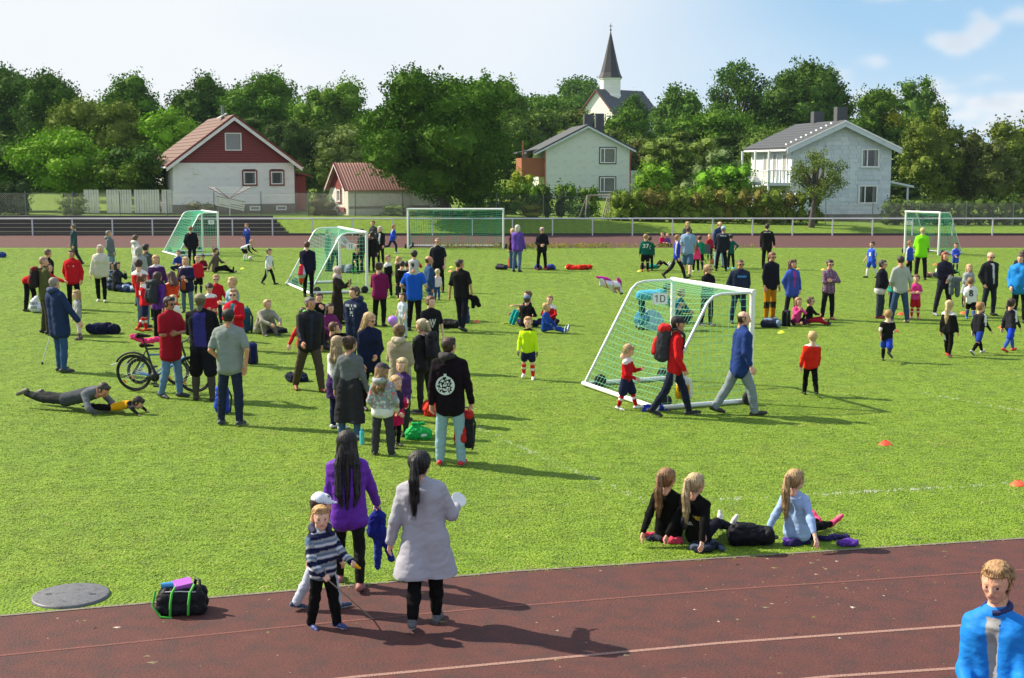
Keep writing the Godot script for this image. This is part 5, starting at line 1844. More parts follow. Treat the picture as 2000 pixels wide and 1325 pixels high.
func append_net(o: Net, col: PackedColorArray, src: Net, T: Transform3D, mirror: bool, c: Color, mask: PackedByteArray, palette: Array):
	var start := o.v.size()
	o.v.append_array(T * src.v)
	o.n.append_array(Transform3D(T.basis.orthonormalized() if not mirror else T.basis * (1.0 / T.basis.y.length()), Vector3.ZERO) * src.n)
	o.id.append_array(src.id)
	var flip := T.basis.determinant() < 0.0
	var m := src.ix.size()
	var ix := src.ix.duplicate()
	for i in range(0, m, 3):
		ix[i] += start
		if flip:
			var q := ix[i + 1] + start
			ix[i + 1] = ix[i + 2] + start
			ix[i + 2] = q
		else:
			ix[i + 1] += start
			ix[i + 2] += start
	o.ix.append_array(ix)
	if mask.size() > 0:
		for i in src.v.size(): col.append(palette[mask[i]])
	else:
		var f := PackedColorArray()
		f.resize(src.v.size())
		f.fill(c)
		col.append_array(f)
func fold(o: Net, amp: float, h: float):      # creases of cloth
	for i in o.v.size():
		var p := o.v[i]
		var w := 0.55 - absf(nz.get_noise_3d(p.x * 3.0 + h * 31.0 + p.y * 2.5, p.y * 5.5, p.z * 3.0 - p.x * 1.5)) * 3.4 + nz.get_noise_3d(p.x * 11.0, p.y * 17.0 + h * 17.0, p.z * 11.0) * 0.3
		o.v[i] = p + o.n[i] * w * amp
	renorm(o)
func renorm(o: Net):
	var n := PackedVector3Array()
	n.resize(o.v.size())
	var ix := o.ix
	var v := o.v
	for t in range(0, ix.size(), 3):
		var a := ix[t]
		var b := ix[t + 1]
		var c := ix[t + 2]
		var f := (v[c] - v[a]).cross(v[b] - v[a])
		n[a] += f
		n[b] += f
		n[c] += f
	for i in n.size(): n[i] = n[i].normalized()
	o.n = n

# ======================================================== goals, bags, bicycles and other things on the grass
func goal_net(prof: Array, w: float, sx: float, pitch: float, r: float, sag: float) -> ArrayMesh:
	# cords over the top, the sloping back and both sides; prof: points (x, y) from the crossbar to the ground at the back
	var st := begin()
	var cum := [0.0]
	for i in prof.size() - 1: cum.append(cum[-1] + (prof[i] as Vector2).distance_to(prof[i + 1]))
	var total: float = cum[-1]
	var on := func(s: float, z: float) -> Vector3:
		var i := 0
		while i < prof.size() - 2 and s > cum[i + 1]: i += 1
		var f: float = clampf((s - cum[i]) / (cum[i + 1] - cum[i]), 0, 1)
		var p: Vector2 = (prof[i] as Vector2).lerp(prof[i + 1], f)
		var k: float = sag * sin(PI * clampf(-z / w, 0, 1)) * sin(PI * s / total)
		return Vector3(sx * (p.x - k * 0.6), p.y - k * 0.8, z)
	var nw := int(w / pitch)
	var ns := int(total / pitch)
	for i in nw + 1:
		var pts := []
		for j in 19: pts.append(on.call(total * j / 18.0, -w * i / nw))
		tube(st, pts, [r], 3, false)
	for j in ns + 1:
		var pts := []
		for i in 13: pts.append(on.call(total * j / ns, -w * i / 12.0))
		tube(st, pts, [r], 3, false)
	for z in [0.0, -w]:       # sides
		var deep: float = (prof[-1] as Vector2).x
		var n := int(deep / pitch)
		for i in range(1, n):
			var x := deep * i / n
			var y := 0.0
			for k in prof.size() - 1:
				var a: Vector2 = prof[k]
				var b: Vector2 = prof[k + 1]
				if x >= a.x and x <= b.x and b.x > a.x: y = lerpf(a.y, b.y, (x - a.x) / (b.x - a.x))
			tube(st, [Vector3(sx * x, 0, z), Vector3(sx * x, y, z)], [r], 3, false)
		var m := int((prof[0] as Vector2).y / pitch)
		for j in range(1, m):
			var y := (prof[0] as Vector2).y * j / m
			var x := 0.0
			for k in prof.size() - 1:
				var a: Vector2 = prof[k]
				var b: Vector2 = prof[k + 1]
				if y <= a.y and y >= b.y and a.y > b.y: x = lerpf(a.x, b.x, (a.y - y) / (a.y - b.y))
			tube(st, [Vector3(0, y, z), Vector3(sx * x, y, z)], [r], 3, false)
	return done(st)
func goal(label: String, a: Vector3, b: Vector3, sx: float, deep: float, card: String, cardpx: Array, netc: Color, r := 0.003) -> Node3D:
	var wv := b - a
	var w := wv.length()
	var t := thing("football_goal", label, "goal", a, 0, "portable football goals")
	var z := -wv / w
	t.basis = Basis(Vector3.UP.cross(z), Vector3.UP, z)
	var hgt := 2.0
	var prof := [Vector2(0, hgt), Vector2(deep * 0.34, hgt - 0.01), Vector2(deep * 0.42, hgt - 0.05), Vector2(deep * 0.48, hgt - 0.16), Vector2(deep, 0.05)]
	for zz in [0.0, -w]:
		part(t, "post", tubem([Vector3(0, 0, zz), Vector3(0, hgt + 0.05, zz)], 0.048, 10), M.white)
		var pts := []
		for p in prof: pts.append(Vector3(sx * p.x, p.y, zz))
		part(t, "stay_tube", tubem(pts, 0.026, 8), M.alu)
		part(t, "ground_bar", tubem([Vector3(0, 0.05, zz), Vector3(sx * deep, 0.05, zz)], 0.045, 8), M.alu)
		for x in [0.12, deep * 0.86]:
			var st := begin()
			lathe(st, [Vector2(0.0, -0.05), Vector2(0.09, -0.05), Vector2(0.12, -0.03), Vector2(0.12, 0.03), Vector2(0.09, 0.05), Vector2(0.0, 0.05)], 16)
			part(t, "wheel", done(st), M.rubber, Vector3(sx * x, 0.125, zz + (0.14 if zz == 0.0 else -0.14) * (-1 if x > 0.5 else 1)), Vector3(PI / 2, 0, 0))
	part(t, "crossbar", tubem([Vector3(0, hgt, 0.05), Vector3(0, hgt, -w - 0.05)], 0.05, 10), M.white)
	part(t, "back_bar", tubem([Vector3(sx * deep, 0.055, 0.05), Vector3(sx * deep, 0.055, -w - 0.05)], 0.046, 8), M.white)
	var nm := mat(netc, 0.7)
	part(t, "net", goal_net(prof, w, sx, 0.12, r, 0.16), nm)
	if card != "":
		# laminated sheet tied to the netting, where the line of sight meets the plane of the near side (or the sloping back)
		var pl: Plane
		if cardpx[2] == "side": pl = Plane(t.basis.z, a + t.basis.z * -0.03)
		elif cardpx[2] == "far": pl = Plane(t.basis.z, b + t.basis.z * 0.05)
		else:
			var q: Vector2 = prof[3]
			pl = Plane(t.transform * Vector3(sx * q.x, q.y, 0), t.transform * Vector3(sx * q.x, q.y, -w), t.transform * Vector3(sx * deep, 0.05, 0))
		var o := Vector3(0, EYE, 0)
		var at = pl.intersects_ray(o, ray(cardpx[0], cardpx[1]))
		if at != null:
			var c := thing("field_sign", "white laminated sheet reading %s tied to a goal net" % card, "sign", at, 0, "goal number sheets")
			var n := pl.normal if pl.normal.z > 0 else -pl.normal
			n = Vector3(n.x * 0.12, 0, 1.0).normalized()
			c.position += n * 0.10
			c.basis = Basis.looking_at(-n, Vector3.UP)
			part(c, "sheet", boxm(0.27, 0.20, 0.004), M.white)
			var tm := TextMesh.new()
			tm.text = card
			tm.pixel_size = 0.0052
			tm.font_size = 34
			tm.depth = 0.003
			var f := SystemFont.new()
			f.font_names = PackedStringArray(["Droid Sans"])
			tm.font = f
			part(c, "lettering", tm, M.black, Vector3(0, 0, 0.004))
	return t

func blob(bones: Array, k: float, c: float, amp: float, sd: float) -> Net:
	var o := net(bones, k, c)
	for i in o.v.size():
		var p := o.v[i]
		o.v[i] = p + o.n[i] * amp * (nz.get_noise_3d(p.x * 9 + sd, p.y * 9, p.z * 9) * 1.4 + nz.get_noise_3d(p.x * 24, p.y * 24 + sd, p.z * 24) * 0.7)
	renorm(o)
	return o
func backpack(label: String, T: Transform3D, h: float, c1: Color, c2: Color, straps := true, roll := Color.BLACK) -> Node3D:
	# T: back panel centre, -z pointing away from the wearer
	var t := thing("backpack", label, "backpack", Vector3.ZERO, 0, "bags and backpacks")
	t.transform = T
	var w := h * 0.26
	var d := h * 0.38
	var b := []
	for s in [-1.0, 1.0]:
		b.append([Vector3(s * w * 0.62, -h * 0.40, -d * 0.45), Vector3(s * w * 0.55, h * 0.34, -d * 0.40), w * 0.50, w * 0.42])
	b.append([Vector3(0, -h * 0.40, -d * 0.5), Vector3(0, h * 0.40, -d * 0.42), w * 0.56, w * 0.46])
	for s in [-1.0, 1.0]:
		b.append([Vector3(s * w * 0.5, -h * 0.38, -d * 0.78), Vector3(s * w * 0.42, h * 0.26, -d * 0.66), w * 0.42, w * 0.38])
		b.append([Vector3(s * w * 0.5, -h * 0.38, -d * 0.2), Vector3(s * w * 0.45, h * 0.34, -d * 0.18), w * 0.42, w * 0.36])
	var c := clampf(T.origin.length() * 0.0008, 0.012, 0.026)
	part(t, "main_bag", net_mesh2(blob(b, 0.03, c, 0.010, h * 7.0), c1), M.nylon)
	part(t, "front_pocket", net_mesh2(blob([[Vector3(-w * 0.4, -h * 0.26, -d * 1.0), Vector3(-w * 0.3, h * 0.06, -d * 0.9), w * 0.40, w * 0.34], [Vector3(w * 0.4, -h * 0.26, -d * 1.0), Vector3(w * 0.3, h * 0.06, -d * 0.9), w * 0.40, w * 0.34]], 0.03, c, 0.008, h * 3.0), c2), M.nylon)
	part(t, "lid", net_mesh2(blob([[Vector3(-w * 0.55, h * 0.38, -d * 0.55), Vector3(w * 0.55, h * 0.38, -d * 0.55), w * 0.50, w * 0.50], [Vector3(-w * 0.5, h * 0.40, -d * 0.25), Vector3(w * 0.5, h * 0.40, -d * 0.25), w * 0.44, w * 0.44]], 0.02, c, 0.008, h), c2 if roll == Color.BLACK else roll), M.nylon)
	if straps:
		for s in [-1.0, 1.0]:
			part(t, "strap", tubem([Vector3(s * w * 0.6, h * 0.36, -0.02), Vector3(s * w * 0.75, h * 0.42, 0.10), Vector3(s * w * 0.8, h * 0.25, 0.24), Vector3(s * w * 0.9, -h * 0.08, 0.24), Vector3(s * w * 1.05, -h * 0.30, 0.05)], 0.022, 6), M.black)
	else:
		part(t, "handle", tubem([Vector3(-0.05, h * 0.5, -0.05), Vector3(-0.04, h * 0.58, -0.05), Vector3(0.04, h * 0.58, -0.05), Vector3(0.05, h * 0.5, -0.05)], 0.012, 6), M.black)
		for s in [-1.0, 1.0]: part(t, "strap", tubem([Vector3(s * w * 0.5, h * 0.40, 0.0), Vector3(s * w * 0.6, h * 0.1, 0.07), Vector3(s * w * 0.5, -h * 0.45, 0.05), Vector3(s * w * 0.45, -h * 0.62, 0.02)], 0.016, 6), M.black)
	return t
func net_mesh2(o: Net, c: Color) -> ArrayMesh:
	return net_mesh(o, plain(o, c))
func ground_bag(label: String, px: float, py: float, h: float, c1: Color, c2: Color, turn := 0.0, lying := true):
	var p := G(px, py)
	var b := Basis(Vector3.UP, turn) * (Basis(Vector3.RIGHT, PI / 2 * 0.95) if lying else Basis.IDENTITY)
	backpack(label, Transform3D(b, p + Vector3(0, 0.02 if lying else h * 0.52, 0)), h, c1, c2, false)
func heap(called: String, label: String, category: String, px: float, py: float, size: Vector3, c: Color, c2: Color, sd: float):
	# clothes or cloth dropped in a heap
	var t := thing(called, label, category, G(px, py), 0, "clothes and cloths on the grass")
	var r := RandomNumberGenerator.new()
	r.seed = int(sd * 100)
	for j in 2:
		var b := []
		for k in 5:
			var a := Vector3(r.randf_range(-0.5, 0.5) * size.x, size.y * r.randf_range(0.15, 0.5), r.randf_range(-0.5, 0.5) * size.z)
			b.append([a, a + Vector3(r.randf_range(-0.3, 0.3) * size.x, size.y * r.randf_range(-0.2, 0.2), r.randf_range(-0.3, 0.3) * size.z), size.y * 0.42, size.y * 0.36])
		var o := blob(b, 0.05, 0.018, 0.022, sd + j)
		for i in o.v.size(): o.v[i].y = maxf(o.v[i].y, 0.003)
		part(t, "folds", net_mesh2(o, c if j == 0 else c2), M.cloth)
func marker_cone(label: String, px: float, py: float, c: Color):
	var t := thing("marker_cone", label, "cone", G(px, py), 0, "marker cones on the grass")
	var st := begin()
	lathe(st, [Vector2(0.105, 0.0), Vector2(0.105, 0.008), Vector2(0.085, 0.018), Vector2(0.030, 0.068), Vector2(0.026, 0.068), Vector2(0.082, 0.014)], 20)
	part(t, "shell", done(st, true), mat(c, 0.5))
func ball(label: String, px: float, py: float, r: float, c: Color, c2: Color):
	var t := thing("football", label, "ball", G(px, py) + Vector3(0, r, 0), 0, "")
	var s := SphereMesh.new()
	s.radius = r
	s.height = r * 2
	part(t, "cover", s, mat(c, 0.5))
	var st := begin()
	for k in 8:      # darker panels a hair proud of the ball
		var d := Vector3(cos(k * 2.4), 1.0 - k * 0.27, sin(k * 2.4)).normalized()
		var u := d.cross(Vector3(0.3, 1, 0.2)).normalized()
		var v := d.cross(u)
		for i in 5: tri(st, d * r * 1.004, (d + (u * cos(i * TAU / 5) + v * sin(i * TAU / 5)) * 0.36).normalized() * r * 1.006, (d + (u * cos((i + 1) * TAU / 5) + v * sin((i + 1) * TAU / 5)) * 0.36).normalized() * r * 1.006)
	part(t, "panels", done(st), mat(c2, 0.5))
func bicycle(label: String, rear: Vector3, front: Vector3, r: float, c1: Color, c2: Color, lean: float, group: String) -> Node3D:
	var t := thing("bicycle", label, "bicycle", rear, 0, group)
	var L0 := rear.distance_to(front)
	var x := (front - rear).normalized()
	t.basis = Basis(x, Vector3.UP, x.cross(Vector3.UP)) * Basis(Vector3.RIGHT, lean)
	var m1 := mat(c1, 0.35)
	var m2 := mat(c2, 0.35)
	var wheel := func(at: Vector3, called: String):
		var ty := TorusMesh.new()
		ty.inner_radius = r - 0.045
		ty.outer_radius = r
		ty.rings = 40
		ty.ring_segments = 8
		var w := part(t, called, ty, M.rubber, at, Vector3(PI / 2, 0, 0))
		var rm := TorusMesh.new()
		rm.inner_radius = r - 0.062
		rm.outer_radius = r - 0.042
		rm.rings = 40
		rm.ring_segments = 6
		part(w, "rim", rm, M.black)
		var st := begin()
		for k in 24:
			var a := TAU * k / 24.0
			tube(st, [Vector3(cos(a + 0.5 * (1 if k % 2 else -1)) * 0.02, 0.025 * (1 if k % 2 else -1), sin(a + 0.5 * (1 if k % 2 else -1)) * 0.02), Vector3(cos(a) * (r - 0.05), 0, sin(a) * (r - 0.05))], [0.0016], 3, false)
		part(w, "spokes", done(st), M.steel)
		part(w, "hub", tubem([Vector3(0, -0.05, 0), Vector3(0, 0.05, 0)], 0.022, 8), M.black)
		part(w, "reflector", boxm(0.08, 0.012, 0.03), mat(C(230, 130, 30), 0.3), Vector3(cos(2.4) * r * 0.72, 0.01, sin(2.4) * r * 0.72), Vector3(0, -2.4 + PI / 2, 0))
	var k := r / 0.36
	var R0 := Vector3(0, r, 0)
	var F0 := Vector3(L0, r, 0)
	wheel.call(R0, "rear_wheel")
	wheel.call(F0, "front_wheel")
	var bb := Vector3(0.43 * k, r - 0.06, 0)
	var seat := Vector3(0.27 * k, r + 0.50 * k, 0)
	var head1 := Vector3(L0 - 0.20 * k, r + 0.50 * k, 0)
	var head0 := Vector3(L0 - 0.15 * k, r + 0.34 * k, 0)
	part(t, "seat_tube", tubem([bb, seat + (seat - bb).normalized() * 0.02], 0.018), m1)
	part(t, "top_tube", tubem([seat - Vector3(0, 0.03, 0), head1], 0.018), m1)
	part(t, "down_tube", tubem([bb, head0], 0.022), m2)
	for z in [-0.06, 0.06]:
		part(t, "seat_stay", tubem([seat - Vector3(0, 0.06, 0), R0 + Vector3(0, 0, z)], 0.010), m1)
		part(t, "chain_stay", tubem([bb, R0 + Vector3(0, 0, z)], 0.011), m2)
		part(t, "fork_leg", tubem([head0 + Vector3(0.01, -0.06, z * 0.8), F0 + Vector3(0, 0, z)], 0.016), m1)
		part(t, "crank", tubem([bb + Vector3(0, 0, z), bb + Vector3(0.06 * signf(z), -0.16 * signf(z), z * 1.2)], 0.011), M.black)
		part(t, "pedal", boxm(0.10, 0.025, 0.08), M.black, bb + Vector3(0.06 * signf(z), -0.16 * signf(z), z * 1.2 + 0.05 * signf(z)))
	part(t, "head_tube", tubem([head0, head1 + Vector3(-0.01, 0.05, 0)], 0.022), m1)
	part(t, "stem", tubem([head1, head1 + Vector3(0.0, 0.12, 0), head1 + Vector3(0.07, 0.14, 0)], 0.016), M.black)
	part(t, "handlebar", tubem([head1 + Vector3(0.02, 0.15, -0.30), head1 + Vector3(0.07, 0.14, -0.1), head1 + Vector3(0.07, 0.14, 0.1), head1 + Vector3(0.02, 0.15, 0.30)], 0.013), M.black)
	part(t, "seat_post", tubem([seat, seat + Vector3(-0.05, 0.20 * k, 0)], 0.014), M.black)
	var sd := net([[seat + Vector3(-0.14, 0.23 * k, 0), seat + Vector3(0.10, 0.225 * k, 0), 0.05, 0.02], [seat + Vector3(-0.14, 0.23 * k, -0.04), seat + Vector3(-0.13, 0.23 * k, 0.04), 0.035, 0.035]], 0.02, 0.012)
	part(t, "saddle", net_mesh2(sd, L(26, 26, 28)), M.nylon)
	var ch := begin()
	lathe(ch, [Vector2(0.0, -0.004), Vector2(0.095, -0.004), Vector2(0.095, 0.004), Vector2(0.0, 0.004)], 22)
	part(t, "chainring", done(ch), M.black, bb + Vector3(0, 0, 0.05), Vector3(PI / 2, 0, 0))
	var mg := []
	for i in 12:
		var a := 0.5 + i * 0.19
		mg.append(R0 + Vector3(cos(a), sin(a), 0) * (r + 0.035))
	part(t, "mudguard", tubem(mg, 0.022, 6), M.black)
	part(t, "rear_light", boxm(0.16, 0.02, 0.05), M.steel, R0 + Vector3(cos(2.75), sin(2.75), 0) * (r + 0.05), Vector3(0, 0, 0.3))
	return t
func string_line(called: String, label: String, a: Vector3, b: Vector3):
	var t := thing(called, label, "string", a)
	var mid := (a + b) * 0.5 - Vector3(0, 0.06, 0) - a
	part(t, "cord", tubem([Vector3.ZERO, mid, b - a], 0.0025, 4), M.white)
func balloon(label: String, at: Vector3, r: float, c: Color, hand: Vector3):
	var t := thing("balloon", label, "balloon", at, 0, "round party balloons")
	var st := begin()
	lathe(st, [Vector2(0.012, -r * 1.22), Vector2(0.02, -r * 1.16), Vector2(0.008, -r * 1.12), Vector2(r * 0.35, -r * 0.92), Vector2(r * 0.75, -r * 0.58), Vector2(r * 0.97, -r * 0.1), Vector2(r, r * 0.2), Vector2(r * 0.86, r * 0.62), Vector2(r * 0.5, r * 0.92), Vector2(0.001, r * 1.05)], 22)
	var m := mat(c, 0.2)
	m.backlight_enabled = true
	m.backlight = c * 0.4
	part(t, "skin", done(st, true), m)
	part(t, "cord", tubem([Vector3(0, -r * 1.2, 0), (hand - at) * 0.5 + Vector3(0, -r * 0.8, 0), hand - at], 0.002, 4), M.white)

func build_field_things():
	# goals: pairs of post feet in the photograph
	goal("white portable goal with green net holding the sheet 1D, beside the backpacker in red", G(1465, 788), G(1312, 743), -1.0, 1.93, "1D", [1289, 583, "back"], C(110, 190, 150), 0.0036)
	goal("white portable goal with green net holding the sheet 1E, near the foil balloon", G(717, 572), G(664, 553), -1.0, 1.93, "1E", [685, 481, "side"], C(100, 186, 150), 0.004)
	var a := G(427, 499)
	goal("white portable goal with green net holding the sheet 1F, below the red gabled house", a, a + Vector3(-1.35, 0, -2.65), -1.0, 1.93, "1F", [413, 434, "side"], C(60, 180, 135), 0.007)
	goal("white portable goal with dark green net beside the woman in lime green", G(1833, 499), G(1767, 495), 1.0, 1.9, "1C", [1775, 435, "far"], C(40, 150, 112), 0.009)
	goal("wide white seven a side goal with green net on the far grass edge", G(983, 486), G(797, 486), 1.0, 1.6, "", [], C(40, 150, 112), 0.009)
	# manhole lid
	var lid := thing("manhole_cover", "round flat grey cover set into the grass beside the track", "manhole cover", G(138, 1166))
	var st := begin()
	lathe(st, [Vector2(0.375, 0.0), Vector2(0.37, 0.022), Vector2(0.355, 0.026), Vector2(0.0, 0.026)], 40)
	for x in [-0.22, 0.22]: part(lid, "lifting_slot", boxm(0.06, 0.004, 0.02), M.black, Vector3(x, 0.0275, 0))
	part(lid, "plate", done(st), grained(C(98, 100, 107), 0.35, 0.5, 2.0, 0.02, 1.0, 95))
	# marker cones
	for q in [[1730, 869, C(226, 70, 40)], [1989, 948, C(232, 92, 52)], [931, 630, C(226, 96, 44)], [474, 526, C(206, 224, 40)], [882, 523, C(206, 224, 40)], [880, 531, C(236, 150, 110)], [1527, 651, C(206, 224, 40)], [1958, 641, C(232, 84, 44)], [1748, 648, C(232, 70, 40)], [1827, 518, C(236, 110, 60)], [1760, 615, C(232, 70, 40)], [1882, 613, C(236, 110, 60)], [1107, 523, C(206, 224, 40)], [1249, 531, C(196, 224, 60)], [1560, 527, C(240, 190, 90)], [1608, 528, C(240, 190, 90)], [366, 540, C(206, 224, 40)]]:
		var yellow: bool = q[2].g > 0.7
		var lone: bool = q[1] > 860
		marker_cone("flat orange marker cone alone on the open grass" if lone else ("flat yellow marker cone on the football grass" if yellow else "flat orange marker cone on the football grass"), q[0], q[1], q[2])
	# balls
	ball("white football under the crouching child's hands", 489, 509, 0.10, C(206, 200, 186), C(70, 66, 60))
	ball("bright green ball in front of the child in the 1E goal", 691, 534, 0.10, C(60, 200, 40), C(50, 170, 36))
	ball("white football beside the sliding child", 1832, 534, 0.10, C(236, 236, 232), C(40, 40, 44))
	ball("orange ball near the folding chair", 1391, 516, 0.10, C(226, 120, 50), C(200, 96, 40))
	# sports bag on the track
	var p := G(355, 1196)
	var bag := thing("sports_bag", "open black holdall with bright green straps standing on the red track", "bag", p, 0.12, "bags and backpacks")
	bag.scale = Vector3.ONE * 0.88
	var bones := []
	for s in [-1.0, 1.0]:
		bones.append([Vector3(-0.19, 0.08, s * 0.10), Vector3(0.20, 0.08, s * 0.10), 0.080, 0.084])
		bones.append([Vector3(-0.18, 0.18, s * 0.09), Vector3(0.19, 0.19, s * 0.09), 0.076, 0.080])
		bones.append([Vector3(-0.16, 0.25, s * 0.06), Vector3(0.10, 0.24, s * 0.07), 0.050, 0.046])
	part(bag, "main_bag", net_mesh2(blob(bones, 0.03, 0.011, 0.012, 4.0), L(30, 32, 34)), M.nylon)
	var green := mat(C(60, 170, 50), 0.6)
	for x in [-0.10, 0.09]:
		part(bag, "strap", tubem([Vector3(x, 0.03, 0.195), Vector3(x + 0.01, 0.16, 0.215), Vector3(x + 0.02, 0.26, 0.16), Vector3(x + 0.06, 0.33, 0.08)], 0.014, 6), green)
	part(bag, "strap", tubem([Vector3(-0.27, 0.26, 0.05), Vector3(-0.29, 0.12, 0.12), Vector3(-0.2, 0.02, 0.2), Vector3(-0.08, 0.015, 0.22)], 0.013, 6), green)
	part(bag, "carry_loop", tubem([Vector3(0.14, 0.28, -0.02), Vector3(0.16, 0.37, 0.0), Vector3(0.20, 0.36, 0.03), Vector3(0.21, 0.26, 0.05)], 0.018, 6), M.black)
	part(bag, "zip_edge", tubem([Vector3(-0.18, 0.265, 0.11), Vector3(0.0, 0.275, 0.135), Vector3(0.19, 0.255, 0.12), Vector3(0.25, 0.10, 0.13), Vector3(0.24, 0.03, 0.14)], 0.006, 5), M.steel)
	var bx1 := thing("lunch_box", "small purple box lying in the open black holdall", "box", p + Vector3(0.02, 0.285, 0.02), 0.5)
	part(bx1, "lid", boxm(0.17, 0.05, 0.11), mat(C(176, 96, 200), 0.4), Vector3.ZERO, Vector3(0.3, 0, 0.1))
	part(bx1, "tray", boxm(0.16, 0.03, 0.10), mat(C(150, 80, 176), 0.4), Vector3(0.005, -0.035, -0.01), Vector3(0.3, 0, 0.1))
	var bt := thing("blue_bottle", "blue bottle sticking out of the open black holdall", "bottle", p + Vector3(-0.10, 0.272, 0.03), 0.2)
	part(bt, "bottle_body", tubem([Vector3(-0.08, 0, 0), Vector3(0.04, 0.01, 0)], 0.03, 10), mat(C(60, 140, 200), 0.3))
	part(bt, "cap", tubem([Vector3(0.04, 0.01, 0), Vector3(0.075, 0.013, 0)], 0.018, 8), M.white)
	# bicycles
	bicycle("black mountain bicycle with blue frame parts and a pink cloth on the saddle", G(264, 764), G(381, 767), 0.355, C(34, 36, 40), C(40, 120, 190), 0.08, "bicycles leaning behind the standing men")
	bicycle("small blue child's bicycle behind the black mountain bicycle", G(271, 750), G(345, 752), 0.25, C(50, 110, 180), C(200, 205, 210), -0.10, "bicycles leaning behind the standing men")
	var pk := thing("pink_jacket", "pink jacket bundled under the bicycle saddle", "jacket", G(264, 764) + Vector3(0.22, 1.01, 0.02))
	part(pk, "folds", net_mesh2(blob([[Vector3(-0.22, 0.02, 0), Vector3(-0.10, 0.0, 0.02), 0.055, 0.05], [Vector3(0.0, -0.06, 0.04), Vector3(0.25, -0.02, 0.03), 0.045, 0.05], [Vector3(-0.10, -0.01, 0), Vector3(0.0, -0.06, 0.03), 0.045, 0.045]], 0.04, 0.014, 0.02, 2.0), L(226, 64, 130)), M.cloth)
	# bags and cloths on the grass
	heap("navy_jacket", "navy jacket flung over a pink and green bag near the girl in boots", "jacket", 205, 652, Vector3(0.55, 0.30, 0.3), L(28, 32, 56), L(26, 28, 46), 1.1)
	heap("light_cushion", "pale blue cushion beside the eater in the black puffer jacket", "cushion", 252, 571, Vector3(0.5, 0.28, 0.3), L(176, 196, 216), L(40, 52, 80), 1.7)
	ground_bag("blue rucksack standing behind the man in grey shirt's legs", 441, 806, 0.46, L(36, 62, 170), L(40, 74, 190), 2.6, false)
	ground_bag("black bag lying open in front of the man holding his jacket", 880, 641, 0.50, L(24, 24, 28), L(32, 34, 40), 1.2)
	ground_bag("dark blue bag behind the man holding his jacket", 905, 632, 0.45, L(36, 56, 96), L(28, 34, 52), -0.6, false)
	ground_bag("dark backpack beside the purple jacketed woman", 980, 527, 0.5, L(34, 38, 50), L(44, 48, 60), 0.9)
	ground_bag("bright red bag behind the purple jacketed woman", 999, 524, 0.42, L(190, 40, 36), L(170, 34, 34), 0.3, false)
	heap("blue_clothes", "blue and red clothes under the woman with a headband", "clothes", 1062, 527, Vector3(0.6, 0.25, 0.4), L(50, 70, 150), L(150, 40, 50), 3.1)
	heap("red_jackets", "two red jackets lying together beside a yellow cone", "jackets", 1126, 527, Vector3(0.75, 0.24, 0.4), L(206, 44, 30), L(190, 36, 32), 3.9)
	ground_bag("dark striped bag at the feet of the man in mustard trousers", 1506, 640, 0.5, L(32, 38, 54), L(120, 140, 170), 1.3)
	ground_bag("black backpack with white dots at the feet of the woman in the blue jacket", 1534, 638, 0.42, L(26, 26, 32), L(48, 46, 54), -0.5, false)
	ground_bag("plump black bag between the sitting girls at the track", 1468, 1064, 0.50, L(20, 20, 22), L(28, 28, 32), 1.5)
	heap("purple_blanket", "purple blanket under the girl in light blue", "blanket", 1598, 1062, Vector3(0.8, 0.09, 0.28), L(92, 58, 150), L(40, 38, 78), 5.3)
	heap("dark_jacket", "dark grey jacket under the sitting girl with the longest ponytail", "jacket", 1300, 1060, Vector3(0.45, 0.09, 0.25), L(48, 52, 62), L(206, 70, 96), 6.1)
	heap("dark_jacket", "crumpled navy jacket behind the girl with lettering on her back", "jacket", 1370, 1074, Vector3(0.45, 0.09, 0.2), L(36, 40, 52), L(70, 82, 104), 6.7)
	heap("blue_cloth", "crumpled blue shirt at the foot of the 1D goal", "cloth", 1280, 802, Vector3(0.4, 0.1, 0.2), L(40, 60, 160), L(46, 66, 170), 7.3)
	heap("grey_bag", "grey bag on the ground inside the 1E goal", "bag", 678, 533, Vector3(0.5, 0.4, 0.35), L(120, 136, 146), L(108, 122, 132), 8.1)
	heap("pale_bag", "pale blue bag on the grass under the stooping person in cyan", "bag", 1268, 642, Vector3(0.42, 0.55, 0.35), L(150, 190, 206), L(60, 120, 150), 8.9)
	heap("dark_clothes", "dark clothes beside the hunched person in grey hoodie", "clothes", 532, 650, Vector3(0.6, 0.2, 0.3), L(36, 40, 48), L(30, 34, 40), 9.4)
	heap("dark_bundle", "dark blue bundle behind the walking man in brown trousers", "clothes", 578, 745, Vector3(0.3, 0.2, 0.25), L(28, 36, 60), L(30, 34, 50), 9.9)
	heap("blue_bundle", "blue bundle lying alone on the grass near the far track", "bundle", 2, 503, Vector3(0.5, 0.3, 0.3), L(36, 56, 120), L(30, 46, 100), 10.4)
	# tied green carrier bag
	var gb := thing("carrier_bag", "tied bright green plastic bag with white print on the grass", "plastic bag", G(818, 858))
	var go := blob([[Vector3(-0.11, 0.08, 0), Vector3(0.11, 0.08, 0.0), 0.11, 0.10], [Vector3(-0.08, 0.13, 0), Vector3(0.06, 0.12, 0), 0.09, 0.08], [Vector3(-0.02, 0.18, 0), Vector3(-0.01, 0.23, 0), 0.06, 0.02], [Vector3(-0.02, 0.23, 0), Vector3(-0.09, 0.25, 0.03), 0.018, 0.026], [Vector3(0.0, 0.23, 0), Vector3(0.07, 0.25, -0.02), 0.018, 0.028]], 0.025, 0.010, 0.016, 12.0)
	for i in go.v.size(): go.v[i].y = maxf(go.v[i].y, 0.004)
	part(gb, "bag", net_mesh2(go, L(30, 168, 80)), M.nylon)
